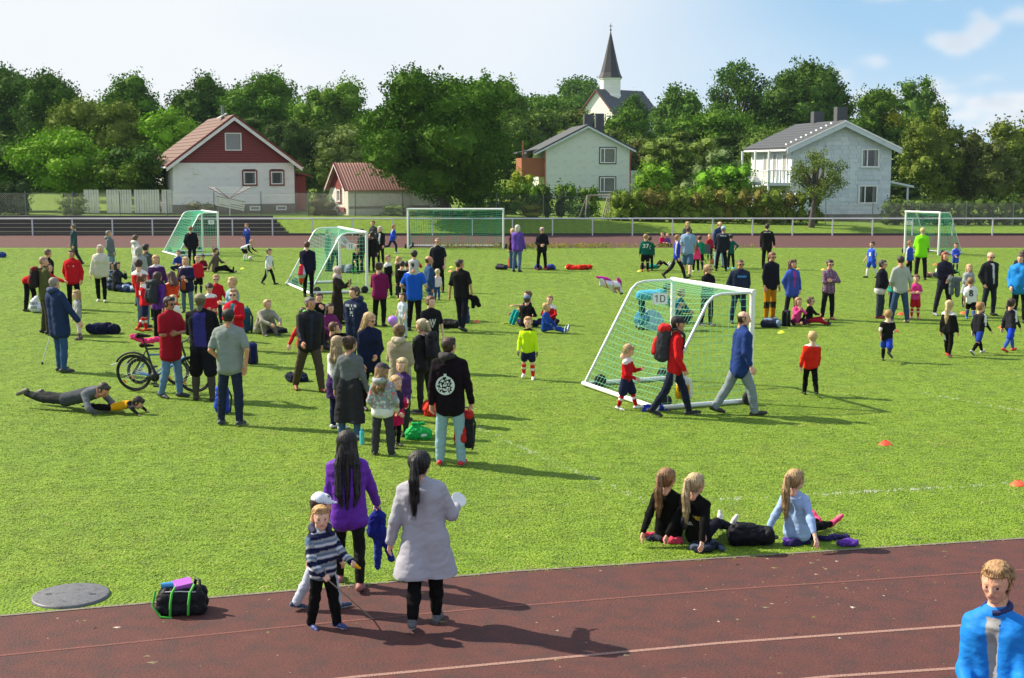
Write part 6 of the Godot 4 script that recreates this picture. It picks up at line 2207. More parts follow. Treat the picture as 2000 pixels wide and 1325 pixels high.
	part(gb, "print", net_mesh2(net([[Vector3(0.06, 0.075, 0.092), Vector3(0.13, 0.085, 0.075), 0.026, 0.022]], 0.01, 0.009), L(206, 226, 210)), M.cloth)
	var wb := thing("drinking_bottle", "turquoise drinking bottle on the grass beside the long skirt", "bottle", G(707, 868))
	part(wb, "bottle_body", tubem([Vector3.ZERO, Vector3(0, 0.17, 0), Vector3(0, 0.20, 0)], 0.036, 12), mat(C(90, 200, 210), 0.2))
	part(wb, "cap", tubem([Vector3(0, 0.20, 0), Vector3(0, 0.24, 0)], 0.02, 10), mat(C(60, 160, 180), 0.4))
	# folding chair
	var fc := thing("folding_chair", "dark folding camp chair with a green seat beside the children in green", "chair", G(1384, 516), 2.4)
	for s in [-0.25, 0.25]:
		part(fc, "leg", tubem([Vector3(s, 0, 0.22), Vector3(s * 0.9, 0.42, -0.2)], 0.013, 6), M.black)
		part(fc, "leg", tubem([Vector3(s, 0, -0.22), Vector3(s * 0.9, 0.85, 0.0 - 0.24)], 0.013, 6), M.black)
		part(fc, "armrest", boxm(0.05, 0.02, 0.4), M.black, Vector3(s, 0.6, 0))
	part(fc, "seat", boxm(0.46, 0.02, 0.40), mat(C(90, 150, 60), 0.9), Vector3(0, 0.40, 0), Vector3(0.12, 0, 0))
	part(fc, "backrest", boxm(0.46, 0.42, 0.02), mat(C(40, 46, 60), 0.9), Vector3(0, 0.66, -0.22), Vector3(-0.12, 0, 0))

# ======================================================== everyone on the field
func P(label: String, px: float, py: float, top: float, yaw: float, pose: String, o := {}) -> Dictionary:
	var h := tall(px, py, top)
	if o.has("h"): h = o.h
	return person(label, G(px, py), h, yaw, pose, o)
func dots(p: Dictionary, rows: Array, back: bool, y: float, c: Color, size: float):
	# rows of small printed blocks on a garment, where the photograph's lettering cannot be read
	var st := begin()
	for r in rows.size():
		var x: float = -rows[r].length() * size * 0.5
		for ch in rows[r]:
			if ch != " ": bx(st, Vector3(x, -r * size * 2.1, 0), Vector3(x + size * 0.75, -r * size * 2.1 + size * 1.5, 0.004))
			x += size
	var t: Node3D = p.node
	var b: Transform3D = t.transform.affine_inverse() * p.back
	var off: float = 0.012 if back else 0.0
	var m := part(t, "print", done(st), colm(c))
	var depth: float = p.get("depth", 0.26)
	m.transform = Transform3D(b.basis * Basis(Vector3.UP, PI if back else 0.0), b * Vector3(0, y, -off if back else depth))
func build_people():
	make_heads()
	var bk := L(18, 18, 21)
	var navy := L(30, 38, 68)
	var jean := L(66, 90, 122)
	var djean := L(40, 54, 82)
	var ljean := L(134, 166, 180)
	var grey := L(120, 124, 128)
	var red := L(178, 28, 36)
	var white := L(222, 222, 220)
	var brown := C(70, 50, 36)
	var dark := C(34, 28, 26)
	var blond := C(206, 172, 116)
	var fair := C(176, 138, 90)
	var silver := C(176, 172, 166)
	var tan := L(196, 140, 110)
	var pale := L(222, 176, 152)
	# ---- by the track, close to the stands
	var a := P("woman in purple jacket with waist long black hair walking onto the grass", 684, 1146, 842, 182, "stroll", {"girl": true, "hair": "very_long", "hairc": C(20, 18, 20), "topc": L(98, 48, 158), "nylon": true, "bulk": 0.019, "drop": -0.06, "legc": bk, "loose": 0.002, "shoe": L(146, 92, 90), "sole": L(96, 62, 46), "p_arms": [[6, 10, 12, 10], [10, 14, 12, 10]], "grip": [false, true]})
	var jk := thing("carried_jacket", "royal blue jacket hanging from the purple jacketed woman's hand", "jacket", a.hand1)
	var jb := blob([[Vector3(0, 0, 0), Vector3(-0.02, -0.10, 0.0), 0.03, 0.05], [Vector3(-0.05, -0.12, 0), Vector3(-0.06, -0.26, 0.0), 0.055, 0.065], [Vector3(0.03, -0.10, 0), Vector3(0.02, -0.28, 0), 0.05, 0.05], [Vector3(-0.01, -0.26, 0), Vector3(-0.01, -0.62, 0.02), 0.045, 0.035], [Vector3(0.03, -0.24, 0), Vector3(0.13, -0.54, 0.0), 0.045, 0.035]], 0.03, 0.0125, 0.012, 3.0)
	part(jk, "cloth", net_mesh2(jb, L(38, 46, 130)), M.cloth)
	a = P("woman in long grey coat with black ponytail walking on the track", 832, 1222, 884, 176, "stroll", {"girl": true, "hair": "long_pony", "hairc": C(20, 18, 20), "topc": L(162, 162, 172), "top": "coat", "coat": 0.86, "flare_coat": 0.098, "bulk": 0.028, "build": 1.12, "legc": bk, "shoe": L(84, 86, 90), "sole": white, "hem": 0.90, "p_arms": [[-6, 18, 20, 10], [16, 16, 66, 10]], "p_legs": [[-8, 12, 2], [6, 3, 2]], "turn": -25, "grip": [false, true], "fold": 0.005})
	var pl := thing("paper_plate", "white paper plate in the hand of the woman in the grey coat", "plate", a.hand1 + Vector3(0.02, 0.05, 0))
	var st := begin()
	lathe(st, [Vector2(0.0, 0.0), Vector2(0.045, 0.0), Vector2(0.075, 0.015), Vector2(0.077, 0.013), Vector2(0.045, -0.004), Vector2(0.0, -0.004)], 24)
	part(pl, "disc", done(st), M.white, Vector3.ZERO, Vector3(0.7, 0, -0.5))
	P("boy in white cap and navy jacket walking behind the boy in stripes", 626, 1190, 965, 120, "stroll", {"hair": "short", "hairc": brown, "topc": L(34, 40, 58), "topc2": L(120, 124, 128), "style": "yoke", "legc": L(176, 182, 196), "shoe": L(40, 62, 96), "sole": white, "gear": [["cap", C(214, 220, 230)]], "loose": 0.014, "bulk": 0.02, "nylon": true, "p_legs": [[-20, 8, 3], [20, 16, 3]]})
	a = P("fair boy in striped knitted hoodie and black trousers holding a stick", 632, 1226, 990, 42, "stand", {"hair": "crop", "hairc": C(204, 158, 98), "topc": L(34, 40, 72), "topc2": L(196, 198, 206), "topc3": L(96, 116, 140), "style": "bands", "legc": bk, "shoe": L(44, 62, 120), "sole": L(225, 225, 225), "gear": [["hood", C(28, 30, 66)]], "turn": -30, "loose": 0.014, "bulk": 0.022, "p_arms": [[36, 10, 40, 20], [16, 10, 44, 40]], "grip": [true, true], "skin": pale, "p_legs": [[8, 4, 5], [-6, 4, 5]]})
	var stick := thing("wooden_stick", "thin wooden stick trailing from the striped boy's hand", "stick", a.hand1)
	part(stick, "shaft", tubem([Vector3(-0.02, 0.10, -0.02), Vector3.ZERO, G(728, 1212) - (a.hand1 as Vector3) + Vector3(0, 0.012, 0)], 0.007, 6), M.timber)
	var sn := thing("snack_wrapper", "small yellow snack wrapper in the striped boy's raised hand", "wrapper", a.hand0 + Vector3(0.02, -0.01, 0.02))
	part(sn, "foil", net_mesh2(blob([[Vector3.ZERO, Vector3(0.03, -0.02, 0), 0.020, 0.014]], 0.01, 0.008, 0.008, 3.0), L(226, 170, 40)), M.nylon)
	# the man at the foot of the stands
	var q := D(1962, 1122, 7.9)
	a = person("fair haired man in bright blue unzipped jacket looking down, by the stands", Vector3(q.x, 0, q.z), q.y + 0.03, -34, "front", {"hair": "crop", "hairc": C(184, 140, 92), "topc": L(30, 122, 206), "topc2": L(150, 150, 150), "style": "open", "nylon": true, "bulk": 0.010, "legc": djean, "nod": -4, "cell": 0.009, "shoulder": 0.82, "lift": 0.025, "skin": L(214, 160, 134), "fold": 0.004, "p_arms": [[12, 3, 60, 20], [6, 3, 52, 30]], "build": 0.85, "turn": 10, "collar": 0.93})
	var ring := []
	for k in 13:
		var an := deg_to_rad(-150.0 + k * 25.0 + 146.0)
		ring.append(Vector3(sin(an) * 0.078, 0.012 - 0.02 * cos(an + 0.6), cos(an) * 0.078 - 0.01))
	var cs := begin()
	tube(cs, ring, [0.020], 8)
	part(a.node, "collar", done(cs, true), colm(C(30, 44, 96)), (a.node as Node3D).to_local(a.neck) + Vector3(0, -0.01, 0))
	# ---- three girls sitting at the track edge
	P("girl sitting with very long brown ponytail and black jacket at the track edge", 1306, 1056, 932, 158, "sit_out", {"h": 1.44, "girl": true, "hair": "long_pony", "hairc": C(150, 110, 70), "topc": bk, "legc": L(30, 32, 40), "shoe": L(220, 80, 110), "turn": -25, "p_arms": [[-42, 8, 6, 0], [-34, 40, 4, 0]], "p_lean": -10})
	a = P("blonde girl sitting with NFJORD and RONJA lettering on black jacket", 1364, 1066, 950, 140, "sit_out", {"h": 1.40, "girl": true, "hair": "long_pony", "hairc": C(206, 180, 132), "topc": bk, "legc": L(26, 28, 38), "shoe": L(206, 206, 204), "sole": L(180, 180, 178), "turn": -15, "p_arms": [[-36, 12, 4, 0], [-40, 14, 4, 0]], "print": [["NFJORD", 0.065, true, 0.52, C(210, 170, 40)], ["RONJA", 0.055, true, 0.36, C(206, 206, 206)]], "p_lean": -8, "p_legs": [[98, 22, 4], [104, 34, -4]]})
	P("girl sitting in light blue sweater with loose blond hair and pink shoes", 1556, 1060, 944, 138, "sit_out", {"h": 1.42, "girl": true, "hair": "long_pony", "hairc": C(190, 156, 104), "topc": L(150, 176, 216), "sleeve": 0.68, "legc": bk, "loose": 0.002, "shoe": L(236, 72, 120), "sole": L(236, 96, 136), "turn": -15, "p_arms": [[-30, 14, 2, 0], [-30, 30, 2, 0]], "p_lean": -6, "p_legs": [[90, 4, 3], [91, 6, 2]], "hem": 0.9, "skin": pale})
	# ---- walkers by the 1D goal
	a = P("man in black cap and red jacket carrying a big red rucksack past the goal", 1316, 813, 616, 84, "walk", {"hair": "crop", "hairc": dark, "topc": L(196, 30, 36), "legc": L(32, 36, 54), "leg_stripe": L(170, 174, 180), "shoe": bk, "sole": L(150, 150, 140), "gear": [["cap", C(34, 34, 38)]], "skin": tan, "p_arms": [[12, 8, 18, 10], [10, 10, 24, 10]], "grip": [true, true], "build": 1.05})
	backpack("large red and black hiking rucksack on the back of the man in the cap", (a.back as Transform3D).translated_local(Vector3(0, 0.02, 0.01)), 0.62, L(54, 54, 60), L(180, 34, 40), true, L(190, 34, 36))
	var cb := thing("carrier_bag", "white and yellow plastic shopping bag hanging from the rucksack man's hand", "plastic bag", a.hand0 + Vector3(0.06, -0.02, 0.02))
	var co := blob([[Vector3(0, -0.04, 0), Vector3(0.0, -0.12, 0), 0.03, 0.07], [Vector3(-0.07, -0.16, 0), Vector3(-0.09, -0.40, 0), 0.065, 0.06], [Vector3(0.07, -0.16, 0), Vector3(0.09, -0.40, 0), 0.065, 0.06], [Vector3(0, -0.2, 0), Vector3(0, -0.40, 0), 0.075, 0.07]], 0.03, 0.013, 0.010, 6.0)
	var cc := plain(co, L(214, 214, 210))
	for i in co.v.size():
		if co.v[i].y < -0.20 and co.v[i].x < 0.09: cc[i] = L(216, 164, 20)
	part(cb, "bag", net_mesh(co, cc), M.nylon)
	var tx := TextMesh.new()
	tx.text = "op"
	tx.pixel_size = 0.0042
	tx.font_size = 34
	tx.depth = 0.004
	part(cb, "print", tx, M.black, Vector3(-0.02, -0.27, 0.088))
	P("bearded bald man in blue sweater and grey trousers striding past the goal post", 1443, 811, 606, 98, "walk", {"hair": "rim", "hairc": C(90, 70, 54), "topc": L(34, 58, 112), "legc": L(124, 136, 142), "shoe": L(50, 46, 44), "loose": 0.02, "build": 1.14, "bulk": 0.018, "sleeve": 0.8, "p_legs": [[-22, 6, 2], [24, 8, 2]], "p_arms": [[10, 12, 18, 10], [2, 10, 20, 10]], "drop": -0.05})
	P("small fair boy in red football kit with red socks beside the rucksack man", 1223, 800, 672, 62, "stroll", {"hair": "crop", "hairc": C(222, 190, 136), "topc": L(186, 26, 36), "topc2": white, "style": "yoke", "legc": navy, "legs": "shorts", "hem": 0.55, "sock": red, "sock_band": white, "shoe": white, "nod": 22, "p_arms": [[18, 8, 70, 30], [16, 8, 66, 30]], "loose": 0.016, "skin": pale})
	P("goalkeeper boy in neon yellow shirt and striped red socks", 1032, 742, 620, -8, "stroll", {"hair": "crop", "hairc": C(204, 156, 96), "topc": L(196, 232, 30), "topc2": bk, "style": "collar", "legc": navy, "legs": "shorts", "hem": 0.42, "sock": L(206, 40, 44), "sock_band": white, "shoe": white, "sole": white, "glove": L(60, 40, 40), "skin": pale, "p_legs": [[2, 4, 4], [-8, 18, 6]], "p_arms": [[4, 8, 10, 10], [0, 12, 20, 20]]})
	P("boy in orange red shirt and black trousers walking away alone", 1582, 773, 648, 176, "stroll", {"hair": "crop", "hairc": C(216, 180, 120), "topc": L(206, 42, 28), "topc2": white, "style": "collar", "legc": bk, "shoe": bk, "sole": L(190, 210, 60), "bulk": 0.016, "skin": pale})
	# ---- the group in the middle
	a = P("man in black hoodie with round white emblem on his back and light jeans", 880, 910, 661, 172, "pockets", {"hair": "crop", "hairc": C(70, 48, 36), "topc": L(22, 21, 24), "top": "hoodie", "bulk": 0.017, "drop": -0.05, "legc": ljean, "loose": 0.016, "shoe": L(190, 40, 50), "sole": L(225, 220, 220), "gear": [["hood", C(38, 36, 40)]], "p_arms": [[2, 12, 14, 20], [4, 12, 8, 10]], "grip": [false, true], "turn": -20, "build": 1.0})
	emblem(a.node)
	backpack("black rucksack with red pocket hanging from the hoodie man's hand", Transform3D(Basis(Vector3.UP, 2.6), G(914, 905) + Vector3(0, 0.52, 0)), 0.52, L(28, 28, 32), L(170, 34, 36), false)
	P("girl with patterned cap and flowered hoodie standing with her back turned", 748, 890, 712, 172, "pockets", {"girl": true, "hair": "long", "hairc": C(176, 138, 96), "topc": L(126, 150, 156), "topc2": L(206, 200, 196), "topc3": L(206, 92, 104), "style": "floral", "top": "hoodie", "legc": L(56, 58, 62), "shoe": bk, "sole": white, "gear": [["cap", C(52, 48, 60)], ["hood", C(150, 156, 160)]], "bulk": 0.022, "loose": 0.018, "p_legs": [[3, 3, 9], [-3, 3, 9]], "turn": -35})
	P("little girl in pink dress with fair hair behind the green bag", 774, 874, 736, 40, "stand", {"girl": true, "hair": "long", "hairc": blond, "topc": L(50, 46, 70), "topc2": L(196, 30, 90), "style": "sleeves", "skirt": 0.72, "skirtc": L(186, 24, 84), "legc": bk, "loose": 0.002, "shoe": bk, "p_arms": [[30, 8, 90, 30], [10, 10, 40, 30]], "skin": pale})
	P("fair girl with bobbed hair in a purple jacket beside the pink dress", 786, 850, 702, -30, "stand", {"girl": true, "hair": "bob", "hairc": C(224, 202, 150), "topc": L(70, 44, 96), "legc": L(40, 46, 44), "shoe": L(40, 50, 40), "boot": 0.5, "bulk": 0.022, "nylon": true, "skin": pale})
	P("woman in grey top and long dark grey skirt with brown bun", 684, 856, 660, 168, "front", {"girl": true, "hair": "bun", "hairc": C(76, 52, 38), "topc": L(96, 102, 104), "skirt": 1.45, "skirtc": L(46, 46, 48), "flare_coat": 0.085, "legc": jean, "shoe": L(180, 186, 190), "p_arms": [[-4, 14, 20, 20], [2, 14, 18, 20]], "turn": -20})
	P("girl with long ash blond hair and purple skirt behind the long skirted woman", 660, 838, 660, 150, "stand", {"girl": true, "h": 1.5, "hair": "long", "hairc": C(186, 160, 124), "topc": L(206, 206, 210), "skirt": 0.7, "skirtc": L(66, 46, 96), "legc": navy, "shoe": white})
	P("blonde woman with sunglasses in navy jacket facing the group", 724, 800, 613, 32, "ease", {"girl": true, "hair": "long", "hairc": C(214, 180, 124), "topc": L(28, 32, 56), "legc": bk, "gear": [["glasses", C(20, 20, 22)]], "turn": 25, "bulk": 0.022, "drop": -0.05, "p_arms": [[6, 10, 70, 60], [2, 10, 14, 20]]})
	a = P("man in navy hoodie with rows of white print looking sideways", 697, 733, 561, -30, "pockets", {"hair": "crop", "hairc": C(84, 58, 40), "topc": L(30, 40, 68), "top": "hoodie", "legc": djean, "turn": -30, "bulk": 0.026, "build": 1.12, "gear": [["hood", C(34, 46, 76)]]})
	a.depth = 0.29
	dots(a, ["xxx x xx", "xx x xxx", "xx xx xx", " xx xx "], false, 0.10, C(226, 228, 230), 0.034)
	P("brown haired boy in black shirt squeezed beside the navy hoodie", 654, 752, 631, 95, "stand", {"hair": "short", "hairc": C(110, 74, 48), "topc": bk, "sleeve": 0.42, "legc": navy})
	P("woman in beige hooded jacket with her hair pinned up", 782, 822, 634, 165, "front", {"girl": true, "hair": "bun", "hairc": C(150, 118, 84), "topc": L(160, 148, 126), "bulk": 0.024, "drop": -0.05, "legc": L(50, 50, 54), "gear": [["hood", C(176, 164, 142)]]})
	a = P("blonde woman with short ponytail in black jacket and leggings", 828, 806, 626, -125, "front", {"girl": true, "hair": "pony", "hairc": C(204, 186, 150), "topc": L(28, 28, 32), "nylon": true, "bulk": 0.02, "legc": L(36, 34, 38), "loose": 0.002, "hem": 0.92, "shoe": L(36, 36, 50), "sole": white})
	backpack("black rucksack on the back of the blonde woman in leggings", a.back, 0.46, L(26, 26, 32), L(34, 34, 42))
	heap("red_bag", "red plastic bag on the grass behind the black hoodie man", "bag", 853, 812, Vector3(0.22, 0.35, 0.2), L(214, 60, 44), L(206, 56, 40), 14.2)
	P("teenage boy in black shirt with white chest print", 842, 727, 580, 22, "ease", {"hair": "short", "hairc": C(116, 76, 46), "topc": L(26, 26, 30), "sleeve": 0.42, "legc": bk, "turn": 20, "print": [["W", 0.15, false, 0.52, C(190, 190, 188)], ["V", 0.13, false, 0.38, C(180, 180, 178)]], "skin": pale})
	a = P("walking man in open black jacket and brown trousers with earphone cord", 606, 764, 580, 25, "walk", {"hair": "crop", "hairc": C(110, 104, 98), "topc": L(30, 30, 34), "topc2": L(40, 46, 62), "style": "open", "nylon": true, "bulk": 0.022, "legc": L(72, 62, 50), "loose": 0.018, "shoe": L(130, 70, 34), "sole": L(90, 60, 40), "turn": 18, "skin": tan, "build": 1.08, "p_legs": [[16, 4, 6], [-12, 12, 10]]})
	backpack("blue rucksack with green bottles on the walking man in brown trousers", (a.back as Transform3D).translated_local(Vector3(0.06, -0.05, 0)), 0.52, L(40, 76, 170), L(70, 190, 50))
	P("dark haired woman in red sitting on the grass behind the walking man", 592, 684, 582, 70, "sit_side", {"h": 1.66, "girl": true, "hair": "long", "hairc": C(60, 40, 32), "topc": L(196, 36, 40), "legc": L(40, 40, 46), "shoe": bk})
	P("man in black sitting with a hand at his mouth", 624, 652, 560, 10, "sit_cross", {"h": 1.78, "hair": "short", "hairc": C(70, 50, 38), "topc": bk, "legc": bk, "p_arms": [[40, 10, 130, 30], [30, 12, 60, 40]]})
	a = P("woman in purple sitting with a red bag beside the man in black", 640, 668, 600, 40, "sit_cross", {"h": 1.6, "girl": true, "hair": "long", "hairc": C(50, 36, 30), "topc": L(110, 40, 96), "legc": bk})
	balloon("pink balloon between the sitting woman and the walking man", D(612, 596, 33.5), 0.11, C(226, 84, 190), a.hand0)
	# ---- round the purple balloon and the child on shoulders
	a = P("small girl in white shirt with dark bob holding a purple balloon", 787, 660, 573, -35, "stand", {"girl": true, "hair": "bob", "hairc": C(62, 42, 34), "topc": L(196, 208, 220), "sleeve": 0.3, "legc": L(176, 190, 200), "p_arms": [[4, 8, 10, 10], [14, 10, 20, 10]], "skin": pale, "grip": [false, true]})
	balloon("round lilac balloon held by the small girl in white", D(767, 627, 32.0), 0.125, C(190, 130, 236), a.hand1)
	a = P("man in blue shirt with white cuffs carrying a child on his shoulders", 810, 646, 522, 168, "front", {"hair": "crop", "hairc": dark, "topc": L(24, 84, 190), "topc2": white, "style": "cuffs", "sleeve": 0.42, "legc": bk, "build": 1.15, "nod": 20, "p_arms": [[4, 26, 84, 40], [4, 26, 84, 40]], "skin": tan, "h": 1.78})
	person("black haired child in grey vest with red sleeves riding on a man's shoulders", (a.neck as Vector3) + Vector3(0, -0.10, 0.02), 1.08, 165, "sit_out", {"hair": "short", "hairc": dark, "topc": L(176, 178, 178), "topc2": L(190, 30, 40), "style": "sleeves", "legc": L(62, 96, 110), "p_seat": 0.05, "p_legs": [[78, 72, 22], [78, 72, 22]], "p_lean": 4, "p_arms": [[46, 12, 50, 30], [46, 12, 50, 30]], "bulk": 0.02, "turn": 40})
	P("bald man in blue green jacket and jeans beside the carried child", 840, 624, 501, 105, "pockets", {"hair": "rim", "hairc": brown, "topc": L(44, 72, 110), "legc": jean, "bulk": 0.022, "skin": tan})
	P("tiny fair child in pale shirt standing behind the bald man", 854, 587, 526, 170, "stand", {"hair": "crop", "hairc": C(226, 206, 160), "topc": L(214, 200, 212), "legc": L(40, 60, 130), "skin": pale})
	P("referee in black with sunglasses and shaved head", 856, 571, 466, -5, "pockets", {"hair": "buzz", "hairc": C(150, 120, 96), "topc": L(28, 28, 32), "topc2": white, "style": "arm_stripe", "sleeve": 0.45, "legc": bk, "gear": [["glasses", C(16, 16, 18)]], "build": 1.08, "p_arms": [[2, 10, 16, 20], [4, 10, 16, 20]]})
	a = P("man in black short sleeved shirt walking away with a jacket at his hip", 902, 646, 507, 158, "stroll", {"hair": "crop", "hairc": C(54, 40, 32), "topc": L(22, 22, 26), "sleeve": 0.48, "legc": L(26, 28, 36), "turn": -40, "skin": tan, "p_arms": [[-4, 14, 22, 10], [-8, 18, 36, 20]], "bulk": 0.018})
	var tj := thing("tied_jacket", "black jacket slung round the hips of the man walking away", "jacket", (a.hand1 as Vector3) + Vector3(0.05, -0.05, 0.02))
	part(tj, "cloth", net_mesh2(blob([[Vector3(-0.16, 0.08, 0), Vector3(0.02, -0.04, 0), 0.05, 0.09], [Vector3(0.0, 0.0, 0), Vector3(0.10, -0.16, 0), 0.08, 0.06], [Vector3(-0.02, -0.04, 0), Vector3(-0.04, -0.2, 0.02), 0.07, 0.05]], 0.04, 0.016, 0.014, 8.0), bk), M.cloth)
	# ---- round the 1E goal
	a = P("man in dark navy sweater in front of the 1E goal", 603, 580, 473, 172, "stand", {"hair": "crop", "hairc": C(80, 50, 36), "topc": L(28, 28, 48), "legc": bk, "build": 1.1, "bulk": 0.018})
	var fb := thing("foil_balloon", "red and silver fish shaped foil balloon beside the man in navy", "balloon", D(589, 536, 42.0))
	var fo := net([[Vector3(0.0, 0.24, 0), Vector3(0, 0.0, 0), 0.08, 0.125], [Vector3(0, 0.0, 0), Vector3(-0.02, -0.24, 0), 0.125, 0.07], [Vector3(-0.02, -0.24, 0), Vector3(-0.02, -0.34, 0), 0.07, 0.02]], 0.03, 0.018)
	var fcx := plain(fo, L(190, 30, 50))
	for i in fo.v.size():
		var y := fo.v[i].y
		fo.v[i].z *= 0.55
		if y < -0.02 and y > -0.12: fcx[i] = L(150, 176, 190)
		elif y <= -0.12 and y > -0.26: fcx[i] = L(206, 70, 40)
		elif fo.v[i].x > 0.05 + y * 0.1: fcx[i] = L(170, 176, 184)
	var foil := vcol(0.22)
	foil.metallic = 0.55
	part(fb, "foil", net_mesh(fo, fcx), foil)
	string_line("balloon_string", "thin string of the foil balloon leading down to the grass", fb.position + Vector3(0, -0.34, 0), G(607, 572))
	a = P("woman in long brown dress and beige headscarf taking a picture", 659, 634, 522, 78, "phone", {"girl": true, "hair": "", "topc": L(44, 34, 32), "top": "dress", "coat": 1.9, "flare_coat": 0.088, "legc": bk, "gear": [["hijab", C(186, 168, 162)]], "grip": [true, true], "skin": tan})
	var ph := thing("mobile_phone", "mobile phone held up by the woman in the headscarf", "phone", ((a.hand0 as Vector3) + (a.hand1 as Vector3)) * 0.5 + Vector3(0.04, 0.05, 0), 1.4)
	part(ph, "case", boxm(0.075, 0.15, 0.01), M.black)
	part(ph, "screen", boxm(0.066, 0.135, 0.003), mat(C(40, 46, 56), 0.15), Vector3(0, 0, 0.0068))
	P("woman in plum sweater standing with her back turned by the goal post", 742, 637, 513, 168, "front", {"girl": true, "hair": "bun", "hairc": C(64, 36, 32), "topc": L(116, 24, 78), "legc": bk, "build": 1.2, "h": 1.66})
	P("boy in black kit with white shoulders beside the plum sweater", 758, 582, 499, 60, "front", {"hair": "crop", "hairc": C(150, 110, 70), "topc": bk, "topc2": white, "style": "yoke", "legc": bk, "leg_stripe": white, "shoe": L(150, 200, 60), "skin": pale})
	P("fair boy in black kit at the far side of the waiting children", 778, 577, 502, 120, "stand", {"hair": "crop", "hairc": C(204, 164, 104), "topc": bk, "legc": navy, "skin": pale})
	P("dark haired boy in black kit with bright yellow shoes", 784, 588, 511, 165, "stand", {"hair": "short", "hairc": C(36, 28, 26), "topc": bk, "topc2": white, "style": "collar", "legc": L(30, 32, 44), "hem": 0.9, "shoe": L(206, 220, 50)})
	P("dark haired boy in blue half hidden by the waiting children", 797, 584, 511, 150, "stand", {"hair": "short", "hairc": C(40, 30, 28), "topc": L(56, 92, 116), "legc": bk})
	P("grown up in green teal tracksuit behind the 1E net", 640, 530, 448, 100, "stand", {"hair": "short", "hairc": brown, "topc": L(20, 70, 72), "legc": L(18, 60, 62)})
	P("man in white sweater leaning forward behind the 1E goal", 654, 529, 440, 72, "stoop", {"hair": "short", "hairc": C(80, 58, 44), "topc": L(212, 214, 216), "legc": L(28, 48, 60), "h": 1.8})
	P("child in black kit bending down inside the 1E goal", 694, 535, 460, 20, "stoop", {"h": 1.25, "hair": "short", "hairc": brown, "topc": bk, "topc2": white, "style": "hem", "legc": bk, "p_lean": 55})
	P("man in dark green standing inside the 1E goal", 707, 532, 448, -60, "front", {"hair": "short", "hairc": dark, "topc": L(26, 42, 40), "legc": L(22, 40, 42)})
	P("person in black with a brown shoulder bag beside the goal post", 725, 530, 452, 170, "stand", {"girl": true, "hair": "bob", "hairc": dark, "topc": L(30, 26, 28), "coat": 0.5, "legc": bk})
	P("young man in dark grey shirt behind the white haired woman", 731, 502, 432, -40, "front", {"hair": "short", "hairc": C(120, 84, 56), "topc": L(54, 58, 64), "sleeve": 0.42, "legc": djean})
	P("white haired woman in white top and black cardigan", 743, 516, 443, -10, "stand", {"girl": true, "hair": "bob", "hairc": C(206, 204, 200), "topc": L(28, 28, 32), "topc2": L(200, 206, 210), "style": "open", "legc": L(26, 28, 36), "build": 1.18})
	P("boy in blue shirt running past the wide goal", 766, 495, 437, 70, "run", {"hair": "crop", "hairc": C(160, 116, 76), "topc": L(40, 74, 190), "topc2": white, "style": "arm_stripe", "legc": L(30, 36, 60), "shoe": white})
	# ---- group at the far end, beside the bicycles
	a = P("man in navy jacket and jeans with a crutch and knee brace", 119, 727, 543, 140, "stand", {"hair": "buzz", "hairc": C(150, 140, 130), "topc": L(34, 50, 86), "bulk": 0.034, "drop": -0.07, "legc": L(52, 78, 116), "shoe": L(60, 62, 58), "sole": L(90, 92, 80), "gear": [["hood", C(44, 62, 100)]], "build": 1.12, "p_arms": [[6, 14, 16, 20], [4, 14, 10, 10]], "grip": [true, false]})
	var cr := thing("walking_crutch", "grey metal crutch planted beside the man in the navy jacket", "crutch", G(82, 712))
	part(cr, "shaft", tubem([Vector3(0, 0.02, 0), (D(98, 655, 28.2) - cr.position)], 0.012, 8), M.steel)
	part(cr, "rubber_foot", tubem([Vector3(-0.003, 0, 0), Vector3(0.004, 0.05, 0)], 0.022, 8), M.rubber)
	part(cr, "grip", tubem([(D(98, 655, 28.2) - cr.position) + Vector3(-0.05, 0, 0), (D(98, 655, 28.2) - cr.position) + Vector3(0.06, 0.02, 0)], 0.018, 8), M.black)
	P("small girl in grey hooded sweater with purple boots", 153, 664, 568, -50, "stand", {"girl": true, "hair": "bob", "hairc": C(190, 150, 100), "topc": L(150, 152, 156), "legc": L(206, 186, 184), "loose": 0.004, "shoe": L(92, 60, 84), "boot": 0.42, "skin": pale, "p_arms": [[10, 8, 40, 50], [10, 8, 40, 50]]})
	P("bearded man in red zip jacket facing the stands", 144, 606, 489, 5, "pockets", {"hair": "crop", "hairc": C(80, 60, 48), "topc": L(184, 24, 34), "legc": bk, "bulk": 0.02, "skin": tan, "print": [["o", 0.07, false, 0.66, C(230, 230, 230), 0.07], ["o", 0.06, false, 0.68, C(206, 170, 60), -0.07]]})
	a = P("bald man in olive sweater and trousers wearing a backpack", 90, 652, 503, 118, "front", {"hair": "buzz", "hairc": C(170, 140, 116), "topc": L(82, 84, 50), "legc": L(62, 60, 44), "build": 1.1, "loose": 0.016})
	backpack("black and red rucksack on the back of the man in olive", a.back, 0.52, L(34, 30, 32), L(110, 30, 38))
	a = P("man in red jacket bending over behind the man in olive", 58, 608, 500, 80, "bend", {"h": 1.8, "hair": "short", "hairc": brown, "topc": L(186, 28, 36), "legc": bk, "bulk": 0.02, "p_lean": 70})
	var wbag := thing("carrier_bag", "white plastic bag with dark lettering standing by the bending man", "plastic bag", G(71, 611))
	part(wbag, "bag", net_mesh2(blob([[Vector3(-0.06, 0.16, 0), Vector3(0.06, 0.15, 0), 0.15, 0.14], [Vector3(-0.05, 0.3, 0), Vector3(0.02, 0.42, 0), 0.12, 0.07]], 0.05, 0.02, 0.012, 5.0), L(214, 216, 226)), M.nylon)
